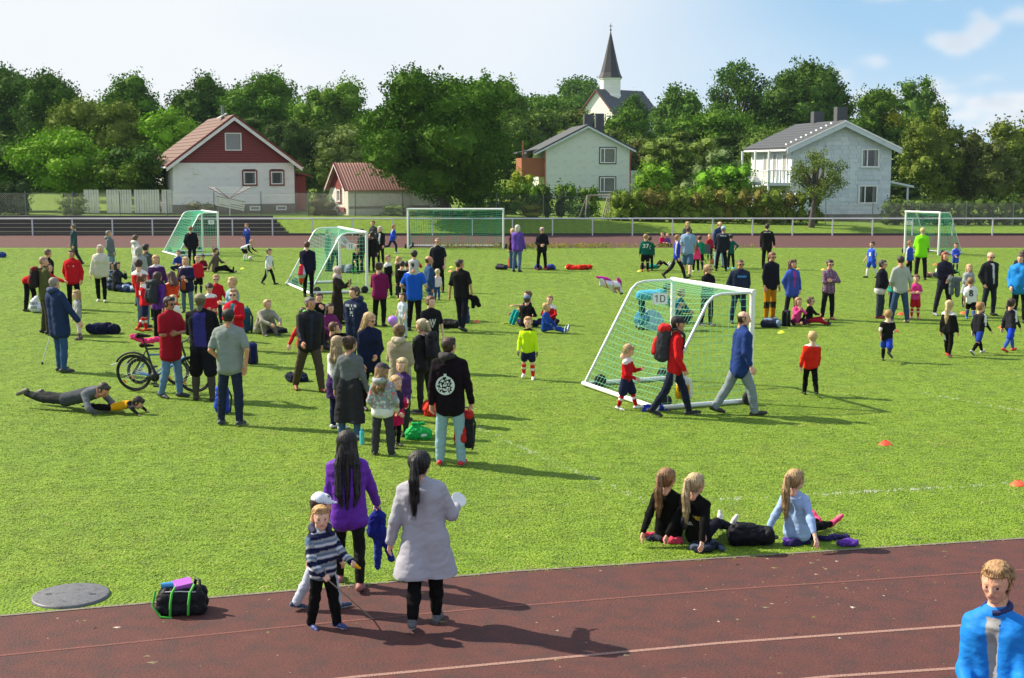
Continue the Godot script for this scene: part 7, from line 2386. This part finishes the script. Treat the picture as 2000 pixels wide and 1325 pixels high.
	for r in 2:
		var wt := TextMesh.new()
		wt.text = ["TMA", "100"][r]
		wt.pixel_size = 0.0036
		wt.font_size = 32
		wt.depth = 0.004
		part(wbag, "print", wt, M.black, Vector3(-0.02, 0.29 - r * 0.12, 0.165))
	P("man in black jacket half hidden behind the man in olive", 96, 602, 487, 140, "stand", {"hair": "buzz", "hairc": C(120, 100, 84), "topc": bk, "legc": bk})
	P("grey haired man in teal rain jacket walking across the far grass", 146, 519, 438, -75, "stroll", {"hair": "short", "hairc": C(104, 96, 88), "topc": L(48, 72, 78), "bulk": 0.026, "drop": -0.06, "legc": L(44, 46, 52)})
	P("older woman in cream fleece and dark trousers walking towards the stands", 198, 590, 478, 8, "stroll", {"girl": true, "hair": "bob", "hairc": C(224, 216, 202), "topc": L(204, 200, 184), "bulk": 0.024, "legc": bk, "shoe": L(190, 190, 186), "sole": white, "build": 1.06})
	P("man in grey hooded jacket and jeans with hands in his pocket", 219, 541, 451, 95, "pockets", {"hair": "crop", "hairc": C(140, 128, 116), "topc": L(98, 106, 112), "bulk": 0.024, "legc": L(110, 136, 160), "gear": [["hood", C(120, 128, 134)]]})
	P("dark haired woman in black puffer jacket sitting and eating", 228, 569, 524, 80, "sit_side", {"h": 1.66, "girl": true, "hair": "bob", "hairc": C(30, 24, 24), "topc": L(34, 36, 44), "bulk": 0.03, "nylon": true, "legc": djean, "p_arms": [[50, 10, 110, 30], [20, 12, 50, 30]]})
	P("person in striped sweater sitting behind the black puffer jacket", 215, 566, 524, 60, "sit_cross", {"h": 1.6, "girl": true, "hair": "bob", "hairc": brown, "topc": L(60, 70, 96), "topc2": L(190, 194, 200), "style": "bands", "legc": L(60, 70, 90)})
	P("man lying on his stomach in grey sweater and dark trousers", 136, 801, 760, 66, "prone", {"h": 1.8, "hair": "crop", "hairc": C(56, 46, 42), "topc": L(66, 70, 76), "topc2": L(104, 108, 114), "style": "yoke", "legc": L(44, 48, 48), "shoe": L(96, 92, 84), "skin": tan, "p_arms": [[112, 20, 84, 30], [112, 20, 84, 30]], "p_lean": -15})
	P("boy in yellow jacket lying on his stomach beside the man", 224, 808, 780, 84, "prone", {"h": 1.0, "hair": "short", "hairc": C(58, 44, 38), "topc": L(206, 150, 20), "topc2": L(40, 40, 44), "style": "collar", "legc": bk, "p_lean": -12, "p_arms": [[150, 24, 30, 20], [150, 24, 30, 20]]})
	P("man in dark red t-shirt and jeans with folded arms by the bicycle", 336, 777, 582, 58, "crossed", {"hair": "short", "hairc": C(32, 28, 28), "topc": L(146, 28, 42), "sleeve": 0.46, "legc": L(92, 124, 160), "shoe": L(46, 46, 50), "skin": L(176, 122, 94), "gear": [["glasses", C(50, 44, 40)]], "build": 1.08, "bulk": 0.02, "drop": -0.07})
	P("cyclist in black and blue jacket with camouflage cap and knee length shorts", 398, 783, 577, 178, "front", {"hair": "crop", "hairc": C(90, 74, 56), "topc": L(26, 26, 32), "topc2": L(50, 48, 116), "style": "center", "legc": bk, "knee": L(26, 26, 30), "hem": 0.58, "legs": "shorts", "sock": L(70, 66, 60), "loose": 0.018, "shoe": L(54, 46, 40), "gear": [["cap", C(140, 134, 104)]], "build": 1.1, "skin": L(90, 84, 76)})
	P("man in grey t-shirt and dark jeans with his back to the stands", 452, 830, 606, 172, "front", {"hair": "crop", "hairc": C(52, 48, 46), "topc": L(128, 138, 136), "sleeve": 0.44, "legc": L(34, 46, 66), "shoe": L(48, 54, 66), "sole": L(190, 190, 190), "p_legs": [[3, 3, 7], [-3, 3, 7]], "p_arms": [[-6, 18, 62, 40], [-10, 20, 50, 40]], "skin": tan, "bulk": 0.018})
	P("woman in red jacket with glasses and cropped fair hair", 461, 713, 566, -8, "front", {"girl": true, "hair": "crop", "hairc": C(170, 132, 88), "topc": L(186, 24, 40), "topc2": L(40, 130, 140), "style": "open", "legc": bk, "gear": [["glasses", C(60, 50, 46)]], "build": 1.1, "skin": pale})
	ground_bag("dark blue drawstring bag hanging beside the woman in red with glasses", 494, 712, 0.44, L(28, 38, 92), L(34, 46, 110), 0.4, false)
	P("fair haired person in pale denim jacket beside the woman with glasses", 457, 684, 543, -45, "front", {"girl": true, "hair": "short", "hairc": C(206, 172, 112), "topc": L(132, 160, 178), "legc": djean})
	P("fair boy in red tracksuit with glasses in the waiting group", 424, 634, 538, 10, "stand", {"hair": "short", "hairc": C(190, 144, 84), "topc": red, "legc": navy, "gear": [["glasses", C(60, 60, 66)]], "skin": pale})
	P("dark haired girl in red tracksuit looking down at her hands", 413, 665, 555, 30, "front", {"girl": true, "hair": "pony", "hairc": C(60, 40, 32), "topc": L(196, 26, 40), "topc2": white, "style": "yoke", "legc": navy, "nod": 25})
	P("small fair child in white between the two men at the bicycle", 338, 678, 577, 40, "stand", {"hair": "crop", "hairc": C(200, 170, 120), "topc": white, "legc": grey, "skin": pale})
	a = P("hunched person in grey hoodie sitting with fair hair", 510, 652, 592, 40, "sit_knees", {"h": 1.68, "hair": "short", "hairc": C(196, 164, 112), "topc": L(146, 144, 132), "legc": L(120, 116, 104), "p_lean": 34, "bulk": 0.026})
	backpack("teal blue rucksack leaning against the hunched person in grey", Transform3D(Basis(Vector3.UP, 1.9), G(488, 650) + Vector3(0, 0.34, 0)), 0.6, L(24, 62, 86), L(30, 78, 100), false)
	P("older woman in navy quilted jacket with white scarf and orange bag", 366, 611, 503, 2, "front", {"girl": true, "hair": "bob", "hairc": C(214, 186, 140), "topc": L(36, 34, 70), "topc2": L(210, 206, 204), "style": "collar", "bulk": 0.03, "drop": -0.06, "legc": L(84, 104, 128), "build": 1.1})
	var ob := thing("shoulder_bag", "rust orange leather bag hanging in front of the navy quilted jacket", "handbag", G(361, 611) + Vector3(-0.06, 0.86, 0.24))
	part(ob, "pouch", net_mesh2(blob([[Vector3(-0.09, -0.12, 0), Vector3(-0.08, 0.06, 0), 0.07, 0.06], [Vector3(0.10, -0.12, 0), Vector3(0.09, 0.06, 0), 0.07, 0.06]], 0.05, 0.02, 0.008, 2.0), L(150, 72, 30)), M.nylon)
	part(ob, "strap", tubem([Vector3(-0.08, 0.1, 0), Vector3(0.0, 0.35, 0.0), Vector3(0.12, 0.60, -0.10)], 0.012, 6), mat(C(140, 70, 34), 0.6))
	P("girl in orange jacket with brown hair bowing her head", 336, 660, 521, -140, "front", {"girl": true, "hair": "long", "hairc": C(84, 50, 36), "topc": L(214, 72, 34), "topc2": white, "style": "arm_stripe", "legc": bk, "nod": 20, "h": 1.62})
	a = P("woman in purple top with dark hair carrying a black backpack", 312, 664, 522, 150, "stand", {"girl": true, "hair": "long", "hairc": C(54, 36, 30), "topc": L(86, 46, 128), "legc": bk, "h": 1.64})
	backpack("large black rucksack on the woman in purple", a.back, 0.56, L(44, 48, 54), L(52, 56, 62))
	P("blonde woman in purple jacket and white scarf in the crowd", 309, 625, 500, 15, "stand", {"girl": true, "hair": "bob", "hairc": C(204, 166, 110), "topc": L(70, 38, 84), "topc2": L(206, 200, 204), "style": "collar", "legc": bk})
	P("girl in red football kit with long ponytail lifting one foot", 283, 648, 537, 118, "stroll", {"girl": true, "hair": "pony", "hairc": C(110, 66, 44), "topc": L(196, 28, 40), "topc2": white, "style": "yoke", "legc": navy, "legs": "shorts", "hem": 0.5, "sock": L(196, 36, 44), "sock_band": white, "shoe": L(226, 84, 40), "print": [["14", 0.16, true, 0.55, C(225, 225, 225)]], "p_legs": [[6, 4, 4], [-6, 30, 4]]})
	P("coach in red jacket with white lettering seen from behind", 281, 640, 508, 165, "stand", {"girl": true, "hair": "bun", "hairc": C(60, 36, 30), "topc": L(200, 34, 42), "topc2": white, "style": "yoke", "legc": L(90, 110, 130)})
	P("dark haired man in grey green jacket within the crowd", 289, 592, 478, 150, "pockets", {"hair": "short", "hairc": C(30, 26, 26), "topc": L(76, 84, 80), "bulk": 0.024, "legc": djean})
	P("grey haired person in pale hooded coat within the crowd", 277, 598, 483, 160, "stand", {"girl": true, "hair": "bob", "hairc": C(170, 166, 162), "topc": L(150, 154, 152), "bulk": 0.026, "legc": jean})
	P("tall man in white hooded sweater at the edge of the crowd", 269, 558, 460, 130, "pockets", {"hair": "short", "hairc": C(96, 72, 54), "topc": L(206, 206, 204), "legc": jean, "gear": [["hood", C(216, 216, 214)]]})
	P("fair boy in red football kit facing the stands", 388, 576, 501, 25, "stand", {"hair": "crop", "hairc": C(204, 158, 100), "topc": L(186, 30, 44), "legc": bk, "legs": "shorts", "hem": 0.52, "sock": navy, "shoe": bk, "skin": pale})
	P("man in black jacket standing at the 1F goal", 376, 519, 443, 176, "pockets", {"hair": "crop", "hairc": C(150, 112, 80), "topc": L(28, 28, 34), "bulk": 0.028, "legc": bk, "build": 1.18})
	P("boy in blue tracksuit sitting beside the 1F goal", 350, 528, 487, 5, "sit_cross", {"h": 1.35, "hair": "short", "hairc": C(110, 80, 60), "topc": L(44, 66, 140), "topc2": white, "style": "arm_stripe", "legc": navy})
	P("woman in brown jacket sitting on the grass with one leg out", 420, 533, 493, 82, "sit_side", {"h": 1.66, "girl": true, "hair": "bun", "hairc": C(80, 44, 34), "topc": L(92, 80, 72), "legc": bk, "nod": 15})
	P("child in dark red top sitting beside the man at the 1F goal", 396, 530, 497, 20, "sit_cross", {"h": 1.1, "hair": "short", "hairc": dark, "topc": L(110, 26, 40), "legc": bk, "gear": [["cap", C(40, 36, 60)]]})
	P("boy in blue tracksuit with a hand to his face on the far track", 484, 488, 437, -30, "stand", {"hair": "short", "hairc": C(150, 104, 70), "topc": L(40, 62, 160), "topc2": white, "style": "arm_stripe", "legc": L(40, 62, 150), "p_arms": [[40, 10, 130, 40], [4, 8, 12, 10]]})
	P("child in white and black kit crouching over a ball", 475, 510, 478, 75, "stoop", {"h": 1.25, "hair": "crop", "hairc": C(186, 140, 96), "topc": L(206, 210, 214), "topc2": bk, "style": "sleeves", "legc": bk, "legs": "shorts", "hem": 0.45, "sock": white, "shoe": L(110, 206, 60), "p_lean": 72, "p_legs": [[36, 48, 6], [30, 44, 6]]})
	P("boy in white top with black trousers running across the grass", 525, 556, 485, 62, "walk", {"hair": "short", "hairc": C(44, 34, 30), "topc": L(210, 212, 216), "topc2": bk, "style": "arm_stripe", "legc": bk, "leg_stripe": white, "shoe": bk, "p_arms": [[-16, 26, 14, 10], [16, 24, 20, 10]]})
	# ---- middle distance and beyond
	P("white haired woman in violet jacket and jeans seen from behind", 1011, 531, 440, 155, "stand", {"girl": true, "hair": "bob", "hairc": C(222, 216, 204), "topc": L(92, 64, 160), "bulk": 0.026, "nylon": true, "legc": L(72, 96, 128), "build": 1.05})
	P("blonde woman in maroon half hidden behind the violet jacket", 1001, 524, 447, -120, "stand", {"girl": true, "hair": "bob", "hairc": C(214, 180, 130), "topc": L(60, 26, 50), "legc": jean})
	P("woman in black with patterned headband holding her jacket", 1058, 528, 445, 5, "front", {"girl": true, "hair": "pony", "hairc": C(206, 180, 130), "topc": L(26, 26, 30), "bulk": 0.022, "legc": bk, "gear": [["headband", C(120, 120, 150)], ["glasses", C(30, 30, 34)]], "build": 1.08})
	P("boy in black with blue grey cap sitting with his back turned", 1027, 640, 592, 160, "sit_cross", {"h": 1.4, "hair": "short", "hairc": brown, "topc": bk, "legc": navy, "gear": [["cap", C(96, 116, 146)]]})
	P("boy in turquoise trousers sitting with a raised arm", 1027, 633, 584, -70, "sit_knees", {"h": 1.5, "hair": "crop", "hairc": C(110, 72, 50), "topc": L(30, 32, 44), "sleeve": 0.42, "legc": L(24, 140, 140), "shoe": L(150, 180, 50), "p_arms": [[86, 14, 20, 10], [40, 20, 30, 10]], "p_lean": -6})
	P("fair child in blue sitting on the grass with white shoes", 1064, 650, 604, 70, "sit_out", {"h": 1.25, "hair": "crop", "hairc": C(206, 164, 106), "topc": L(30, 70, 150), "legc": L(30, 66, 146), "shoe": L(190, 206, 226), "p_lean": 6, "p_arms": [[30, 8, 30, 30], [30, 8, 30, 30]]})
	P("child in red kit with white shoulders sitting on the grass", 1076, 634, 589, -20, "sit_cross", {"h": 1.3, "hair": "crop", "hairc": C(176, 128, 84), "topc": red, "topc2": white, "style": "yoke", "legc": L(40, 36, 50), "skin": pale})
	P("boy in green shirt with number 37 scratching his head", 1260, 531, 458, 178, "stand", {"hair": "crop", "hairc": C(170, 130, 84), "topc": L(14, 92, 78), "legc": bk, "legs": "shorts", "hem": 0.5, "sock": bk, "shoe": L(190, 40, 40), "print": [["37", 0.22, true, 0.58, C(225, 230, 226)]], "p_arms": [[6, 8, 10, 10], [30, 60, 140, 20]]})
	P("boy in green shirt with number 2 beside number 37", 1269, 529, 462, 165, "stand", {"hair": "crop", "hairc": C(90, 66, 48), "topc": L(14, 92, 78), "legc": bk, "print": [["2", 0.22, true, 0.58, C(225, 230, 226)]]})
	P("child in turquoise lying on the back with knees bent", 1283, 528, 505, 90, "supine", {"h": 1.3, "hair": "short", "hairc": brown, "topc": L(26, 150, 132), "legc": bk, "legs": "shorts", "hem": 0.5, "sock": bk, "shoe": white})
	P("girl in bright pink jacket sitting at the far track", 1292, 482, 459, 20, "sit_cross", {"h": 1.2, "girl": true, "hair": "short", "hairc": C(170, 120, 80), "topc": L(196, 28, 86), "legc": L(80, 30, 60)})
	P("child in lilac sitting beside the pink jacket", 1304, 482, 461, -10, "sit_cross", {"h": 1.15, "girl": true, "hair": "bob", "hairc": C(196, 160, 110), "topc": L(110, 76, 150), "legc": navy})
	P("teenager in blue sports jacket with white stripes walking", 1321, 545, 456, 75, "walk", {"hair": "short", "hairc": C(150, 108, 70), "topc": L(34, 58, 176), "topc2": white, "style": "arm_stripe", "legc": bk, "leg_stripe": white, "nylon": true})
	P("man in light blue t-shirt and denim shorts seen from behind", 1343, 540, 443, 165, "stroll", {"hair": "short", "hairc": C(84, 66, 54), "topc": L(126, 156, 184), "sleeve": 0.45, "legc": L(70, 98, 124), "legs": "shorts", "hem": 0.58, "loose": 0.02, "shoe": L(190, 160, 130), "build": 1.1, "bulk": 0.02})
	P("blonde woman in grey behind the man in light blue", 1341, 508, 434, 10, "stand", {"girl": true, "hair": "long", "hairc": C(190, 150, 96), "topc": L(70, 76, 84), "legc": djean})
	P("girl in bright pink shirt with long dark braid", 1359, 532, 471, 178, "stand", {"girl": true, "hair": "long", "hairc": C(100, 66, 48), "topc": L(240, 66, 120), "legc": bk, "coat": 0.3, "shoe": white})
	P("boy in green jersey next to the pink shirt", 1367, 527, 461, 150, "stand", {"hair": "short", "hairc": C(90, 64, 46), "topc": L(20, 128, 100), "legc": bk, "legs": "shorts", "hem": 0.5, "sock": navy})
	P("child in red jersey behind the folding chair", 1387, 508, 471, 10, "stand", {"h": 1.15, "hair": "crop", "hairc": C(196, 150, 96), "topc": L(160, 30, 50), "legc": navy})
	P("bald man in navy jacket and light jeans behind the capped man", 1404, 523, 434, 30, "stand", {"hair": "rim", "hairc": brown, "topc": L(36, 54, 92), "bulk": 0.024, "legc": L(126, 156, 180)})
	a = P("man in black jacket and pale blue cap with white back print", 1409, 530, 443, 172, "wide", {"hair": "crop", "hairc": C(150, 130, 110), "topc": L(30, 34, 44), "topc2": L(54, 66, 84), "style": "yoke", "bulk": 0.022, "legc": bk, "gear": [["cap", C(150, 190, 220)]], "build": 1.1})
	dots(a, ["xxxxx xx"], true, 0.10, C(226, 228, 230), 0.030)
	P("child in green jersey behind the man with the pale cap", 1427, 526, 458, -150, "hips", {"hair": "short", "hairc": C(60, 44, 36), "topc": L(20, 90, 84), "legc": bk, "shoe": L(110, 190, 220)})
	a = P("man in black sports jacket with white back print walking to the far track", 1497, 526, 437, 172, "stroll", {"hair": "crop", "hairc": C(50, 40, 36), "topc": L(22, 22, 26), "bulk": 0.02, "legc": L(24, 24, 28)})
	dots(a, ["xxxxx x xx"], true, 0.14, C(226, 228, 230), 0.028)
	P("woman in black with sunglasses behind the 1D crossbar", 1381, 637, 518, 35, "front", {"girl": true, "hair": "pony", "hairc": C(180, 146, 100), "topc": L(26, 26, 32), "bulk": 0.02, "legc": L(30, 36, 40), "shoe": L(70, 70, 76), "sole": white, "gear": [["glasses", C(24, 22, 22)]], "build": 1.04})
	a = P("broad man in navy hooded sweater with sunglasses behind the goal", 1442, 633, 508, 8, "pockets", {"hair": "buzz", "hairc": C(80, 60, 48), "topc": L(36, 46, 66), "legc": djean, "gear": [["glasses", C(16, 16, 18)]], "build": 1.25, "bulk": 0.024, "skin": tan})
	a.depth = 0.36
	dots(a, ["xxxxxxx"], false, 0.02, C(60, 130, 200), 0.036)
	P("stooping person in bright cyan jacket inside the 1D goal", 1252, 643, 560, 82, "bend", {"h": 1.75, "hair": "short", "hairc": dark, "topc": L(70, 160, 196), "topc2": L(30, 90, 140), "style": "sleeves", "bulk": 0.024, "legc": L(26, 56, 66), "p_lean": 84})
	P("person in teal sitting behind the far goal post", 1322, 630, 590, 60, "sit_cross", {"h": 1.55, "girl": true, "hair": "short", "hairc": C(120, 84, 60), "topc": L(40, 100, 120), "legc": navy})
	P("man in black sweater and mustard yellow trousers with dark knees", 1503, 625, 494, 30, "stand", {"hair": "short", "hairc": C(130, 90, 60), "topc": L(24, 26, 36), "legc": L(170, 118, 14), "knee": L(40, 34, 26), "sleeve": 0.72, "loose": 0.02, "shoe": L(60, 80, 110), "gear": [["glasses", C(40, 36, 34)]], "skin": tan, "build": 1.05})
	P("woman in blue jacket over pink shirt with curly brown hair", 1546, 622, 509, 20, "pockets", {"girl": true, "hair": "curly", "hairc": C(96, 58, 44), "topc": L(60, 84, 168), "topc2": L(170, 58, 140), "style": "open", "bulk": 0.028, "drop": -0.07, "legc": L(36, 38, 46), "shoe": L(50, 110, 150)})
	P("little girl in pink sitting with a hand over her eyes", 1555, 634, 581, 20, "sit_cross", {"h": 1.2, "girl": true, "hair": "bob", "hairc": C(170, 124, 84), "topc": L(220, 72, 140), "legc": L(84, 30, 60), "p_arms": [[60, 10, 130, 40], [50, 10, 130, 40]]})
	P("little girl in black sitting with red tights stretched out", 1580, 634, 588, 60, "sit_side", {"h": 1.2, "girl": true, "hair": "short", "hairc": C(96, 70, 54), "topc": bk, "legc": L(160, 26, 46), "gear": [["glasses", C(50, 46, 44)]]})
	P("woman in purple checked shirt with folded arms and sunglasses", 1617, 625, 509, 15, "crossed", {"girl": true, "hair": "short", "hairc": C(50, 30, 44), "topc": L(96, 62, 92), "topc2": L(150, 128, 150), "style": "plaid", "legc": L(28, 26, 30), "shoe": L(190, 130, 90), "gear": [["glasses", C(24, 22, 22)]]})
	P("stout woman in black jacket with white trim and short dark hair", 1718, 622, 509, 65, "front", {"girl": true, "hair": "short", "hairc": C(60, 56, 56), "topc": L(28, 28, 34), "topc2": L(206, 200, 206), "style": "hem", "bulk": 0.03, "build": 1.22, "legc": L(54, 60, 72), "loose": 0.02, "shoe": L(160, 40, 70), "gear": [["glasses", C(40, 40, 44)]]})
	P("man in pale grey sweater and jeans seen from behind", 1757, 630, 501, -165, "wide", {"hair": "crop", "hairc": C(50, 38, 32), "topc": L(164, 168, 162), "sleeve": 0.75, "legc": L(52, 74, 104), "loose": 0.016, "shoe": L(150, 140, 120), "skin": tan, "p_arms": [[10, 10, 70, 50], [4, 12, 30, 20]]})
	P("girl in pink t-shirt and red shorts holding her chin", 1787, 623, 538, -15, "crossed", {"girl": true, "hair": "pony", "hairc": C(110, 76, 52), "topc": L(206, 56, 130), "sleeve": 0.42, "legc": red, "legs": "shorts", "hem": 0.5, "sock": L(190, 36, 44), "sock_band": white, "shoe": L(210, 130, 140), "skin": pale})
	P("child in turquoise hidden between the stout woman and grey sweater", 1745, 604, 528, 170, "stand", {"hair": "short", "hairc": brown, "topc": L(40, 160, 140), "legc": navy})
	P("boy in blue kit with number 8 stepping sideways", 1702, 543, 472, -60, "stroll", {"hair": "short", "hairc": C(70, 50, 42), "topc": L(44, 84, 200), "topc2": white, "style": "arm_stripe", "sleeve": 0.5, "legc": L(40, 76, 190), "legs": "shorts", "hem": 0.45, "sock": white, "shoe": bk, "print": [["8", 0.2, false, 0.5, C(235, 235, 235)]], "p_legs": [[-14, 8, 6], [18, 10, 8]]})
	P("boy in blue jersey and black trousers beside the lime green woman", 1775, 541, 471, 40, "stand", {"hair": "short", "hairc": C(150, 100, 66), "topc": L(44, 78, 190), "topc2": white, "style": "arm_stripe", "legc": bk})
	P("woman in lime green jacket with fair hair at the far goal", 1798, 547, 446, 165, "front", {"girl": true, "hair": "short", "hairc": C(220, 196, 140), "topc": L(130, 220, 24), "nylon": true, "bulk": 0.024, "legc": bk})
	P("boy in blue jersey standing at the net of the far goal", 1866, 529, 475, -20, "front", {"hair": "short", "hairc": C(76, 54, 42), "topc": L(44, 70, 180), "topc2": white, "style": "arm_stripe", "legc": L(40, 66, 170), "legs": "shorts", "hem": 0.45, "sock": navy})
	P("child in dark trousers sliding on the grass behind the white ball", 1842, 544, 520, 100, "supine", {"h": 1.25, "hair": "short", "hairc": brown, "topc": L(40, 44, 60), "legc": bk, "shoe": L(60, 160, 60), "p_legs": [[20, 10, 6], [14, 8, 6]]})
	P("ginger woman in dark sweater with a grey jacket over her arm", 1842, 617, 493, 12, "front", {"girl": true, "hair": "bob", "hairc": C(150, 72, 40), "topc": L(38, 36, 50), "legc": L(40, 42, 48), "shoe": L(130, 136, 140), "p_legs": [[4, 4, 8], [-6, 3, 8]]})
	var gj := thing("carried_jacket", "grey green jacket draped over the ginger woman's arm", "jacket", G(1852, 617) + Vector3(0.05, 0.96, 0.26))
	part(gj, "cloth", net_mesh2(blob([[Vector3(-0.12, 0.10, 0), Vector3(0.14, 0.10, 0), 0.07, 0.07], [Vector3(-0.08, 0.08, 0.02), Vector3(-0.08, -0.28, 0.02), 0.075, 0.07], [Vector3(0.08, 0.08, 0.0), Vector3(0.10, -0.36, 0.0), 0.08, 0.06]], 0.05, 0.022, 0.018, 6.0), L(88, 100, 100)), M.cloth)
	P("fair girl in pale grey coat smiling beside the bald man", 1889, 600, 517, -10, "front", {"girl": true, "hair": "long", "hairc": C(214, 174, 116), "topc": L(150, 154, 162), "coat": 0.7, "bulk": 0.024, "legc": bk, "skin": pale})
	P("boy in white football shirt with black number 8 on the back", 1896, 625, 540, 168, "walk", {"hair": "short", "hairc": C(150, 104, 66), "topc": L(224, 224, 226), "sleeve": 0.48, "legc": bk, "legs": "shorts", "hem": 0.5, "sock": L(60, 80, 130), "shoe": L(40, 110, 180), "print": [["8", 0.24, true, 0.52, C(24, 24, 28)]], "bulk": 0.02})
	P("bald man in black jacket over white t-shirt with sunglasses", 1932, 617, 494, 18, "pockets", {"hair": "", "topc": L(34, 36, 42), "topc2": L(206, 208, 210), "style": "open", "bulk": 0.026, "legc": L(40, 46, 54), "gear": [["glasses", C(18, 18, 20)]], "build": 1.12})
	P("man in bright blue rain jacket at the edge of the crowd", 1990, 630, 498, -30, "pockets", {"hair": "short", "hairc": C(84, 62, 48), "topc": L(30, 124, 200), "bulk": 0.03, "nylon": true, "legc": bk, "build": 1.2})
	P("man in dark jacket behind the bright blue rain jacket", 1994, 606, 490, 160, "stand", {"hair": "short", "hairc": C(64, 46, 36), "topc": L(36, 42, 60), "bulk": 0.024, "legc": bk})
	P("boy in black t-shirt and blue shorts running away from the stands", 1731, 707, 604, 160, "run", {"hair": "crop", "hairc": C(180, 134, 84), "topc": L(24, 24, 28), "topc2": white, "style": "cuffs", "sleeve": 0.46, "legc": L(36, 66, 180), "legs": "shorts", "hem": 0.5, "sock": bk, "shoe": L(60, 64, 60), "skin": pale})
	P("girl with long fair ponytail in black tracksuit with white shoulders", 1851, 696, 586, 140, "stroll", {"girl": true, "hair": "long_pony", "hairc": C(214, 182, 128), "topc": L(24, 24, 28), "topc2": white, "style": "yoke", "legc": bk, "leg_stripe": white, "shoe": L(206, 50, 50), "sole": white, "bulk": 0.02})
	P("boy in black jersey and blue shorts walking with dark socks", 1910, 692, 588, 122, "walk", {"hair": "short", "hairc": C(170, 122, 72), "topc": L(30, 30, 36), "topc2": white, "style": "arm_stripe", "legc": L(34, 62, 150), "legs": "shorts", "hem": 0.5, "sock": bk, "shoe": L(190, 190, 190), "skin": pale})
	P("girl with dark ponytail in black jersey and orange shoes striding", 1972, 687, 582, 118, "walk", {"girl": true, "hair": "pony", "hairc": C(64, 44, 36), "topc": L(40, 42, 48), "topc2": white, "style": "arm_stripe", "legc": L(32, 64, 190), "legs": "shorts", "hem": 0.55, "sock": L(60, 90, 170), "shoe": L(226, 60, 36)})
	horse_balloon()

func emblem(t: Node3D):
	# round white print: a ring with torn patches inside
	var st := begin()
	var o := Vector3(0.04, 1.18, -0.160)
	for r in 9:
		for k in 40:
			var a0 := TAU * k / 40.0
			var a1 := TAU * (k + 1) / 40.0
			var r0 := 0.135 * r / 9.0
			var r1 := 0.135 * (r + 1) / 9.0
			var keep := r == 8 or (r == 7 and nz.get_noise_2d(k * 0.35, 3.0) > -0.1) or nz.get_noise_2d(cos(a0) * r * 0.42 + 7.0, sin(a0) * r * 0.42) > 0.06
			if keep: quad(st, o + Vector3(-cos(a0) * r0, sin(a0) * r0, 0), o + Vector3(-cos(a0) * r1, sin(a0) * r1, 0), o + Vector3(-cos(a1) * r1, sin(a1) * r1, 0), o + Vector3(-cos(a1) * r0, sin(a1) * r0, 0))
	bx(st, o + Vector3(-0.02, 0.13, -0.002), o + Vector3(0.02, 0.165, 0.002))
	part(t, "print", done(st), colm(C(206, 216, 214)))

func horse_balloon():
	# foil pony floating nose up on its string
	var t := thing("foil_balloon", "white foil pony balloon with magenta mane and orange bridle floating above the grass", "balloon", D(1192, 556, 33.0))
	var b := [
		[Vector3(-0.10, 0.02, 0), Vector3(0.16, -0.02, 0), 0.10, 0.105],
		[Vector3(-0.10, 0.04, 0), Vector3(-0.22, 0.12, 0), 0.08, 0.065],
		[Vector3(-0.22, 0.12, 0), Vector3(-0.20, 0.00, 0), 0.062, 0.045],
		[Vector3(-0.20, 0.10, 0), Vector3(-0.23, -0.01, 0), 0.06, 0.05],
		[Vector3(-0.02, -0.06, 0.03), Vector3(0.10, -0.20, 0.03), 0.045, 0.02],
		[Vector3(0.0, -0.06, -0.03), Vector3(0.16, -0.20, -0.03), 0.045, 0.02],
		[Vector3(0.20, -0.06, 0.03), Vector3(0.27, -0.24, 0.03), 0.055, 0.02],
		[Vector3(0.22, -0.04, -0.03), Vector3(0.31, -0.23, -0.03), 0.055, 0.02],
	]
	var o := net(b, 0.03, 0.014)
	for i in o.v.size(): o.v[i].z *= 0.7
	var c := plain(o, L(206, 206, 216))
	for i in o.v.size():
		var p := o.v[i]
		if p.y < -0.205: c[i] = L(30, 28, 34)
		elif absf(p.x + 0.10 + p.y * 0.4) < 0.018 or (absf(p.x - 0.07) < 0.012): c[i] = L(206, 120, 40)
		elif p.x > 0.10 and p.y < -0.06 and p.x < 0.24: c[i] = L(176, 110, 140)
	var foil := vcol(0.25)
	foil.metallic = 0.35
	part(t, "body", net_mesh(o, c), foil)
	part(t, "mane", net_mesh2(net([[Vector3(-0.34, 0.19, 0), Vector3(-0.25, 0.17, 0), 0.025, 0.035], [Vector3(-0.25, 0.17, 0), Vector3(-0.10, 0.14, 0), 0.04, 0.045], [Vector3(-0.10, 0.14, 0), Vector3(0.02, 0.10, 0), 0.045, 0.025]], 0.02, 0.014), L(190, 40, 150)), M.nylon)
	part(t, "tail", net_mesh2(net([[Vector3(0.20, 0.06, 0), Vector3(0.19, 0.15, 0), 0.03, 0.032], [Vector3(0.19, 0.15, 0), Vector3(0.26, 0.08, 0), 0.032, 0.025], [Vector3(0.26, 0.08, 0), Vector3(0.28, -0.04, 0), 0.025, 0.012]], 0.02, 0.014), L(190, 50, 150)), M.nylon)
	string_line("balloon_string", "thin string of the foil pony balloon running down to the goal", t.position + Vector3(0.1, -0.2, 0), G(1262, 640) + Vector3(0, 0.1, 0))
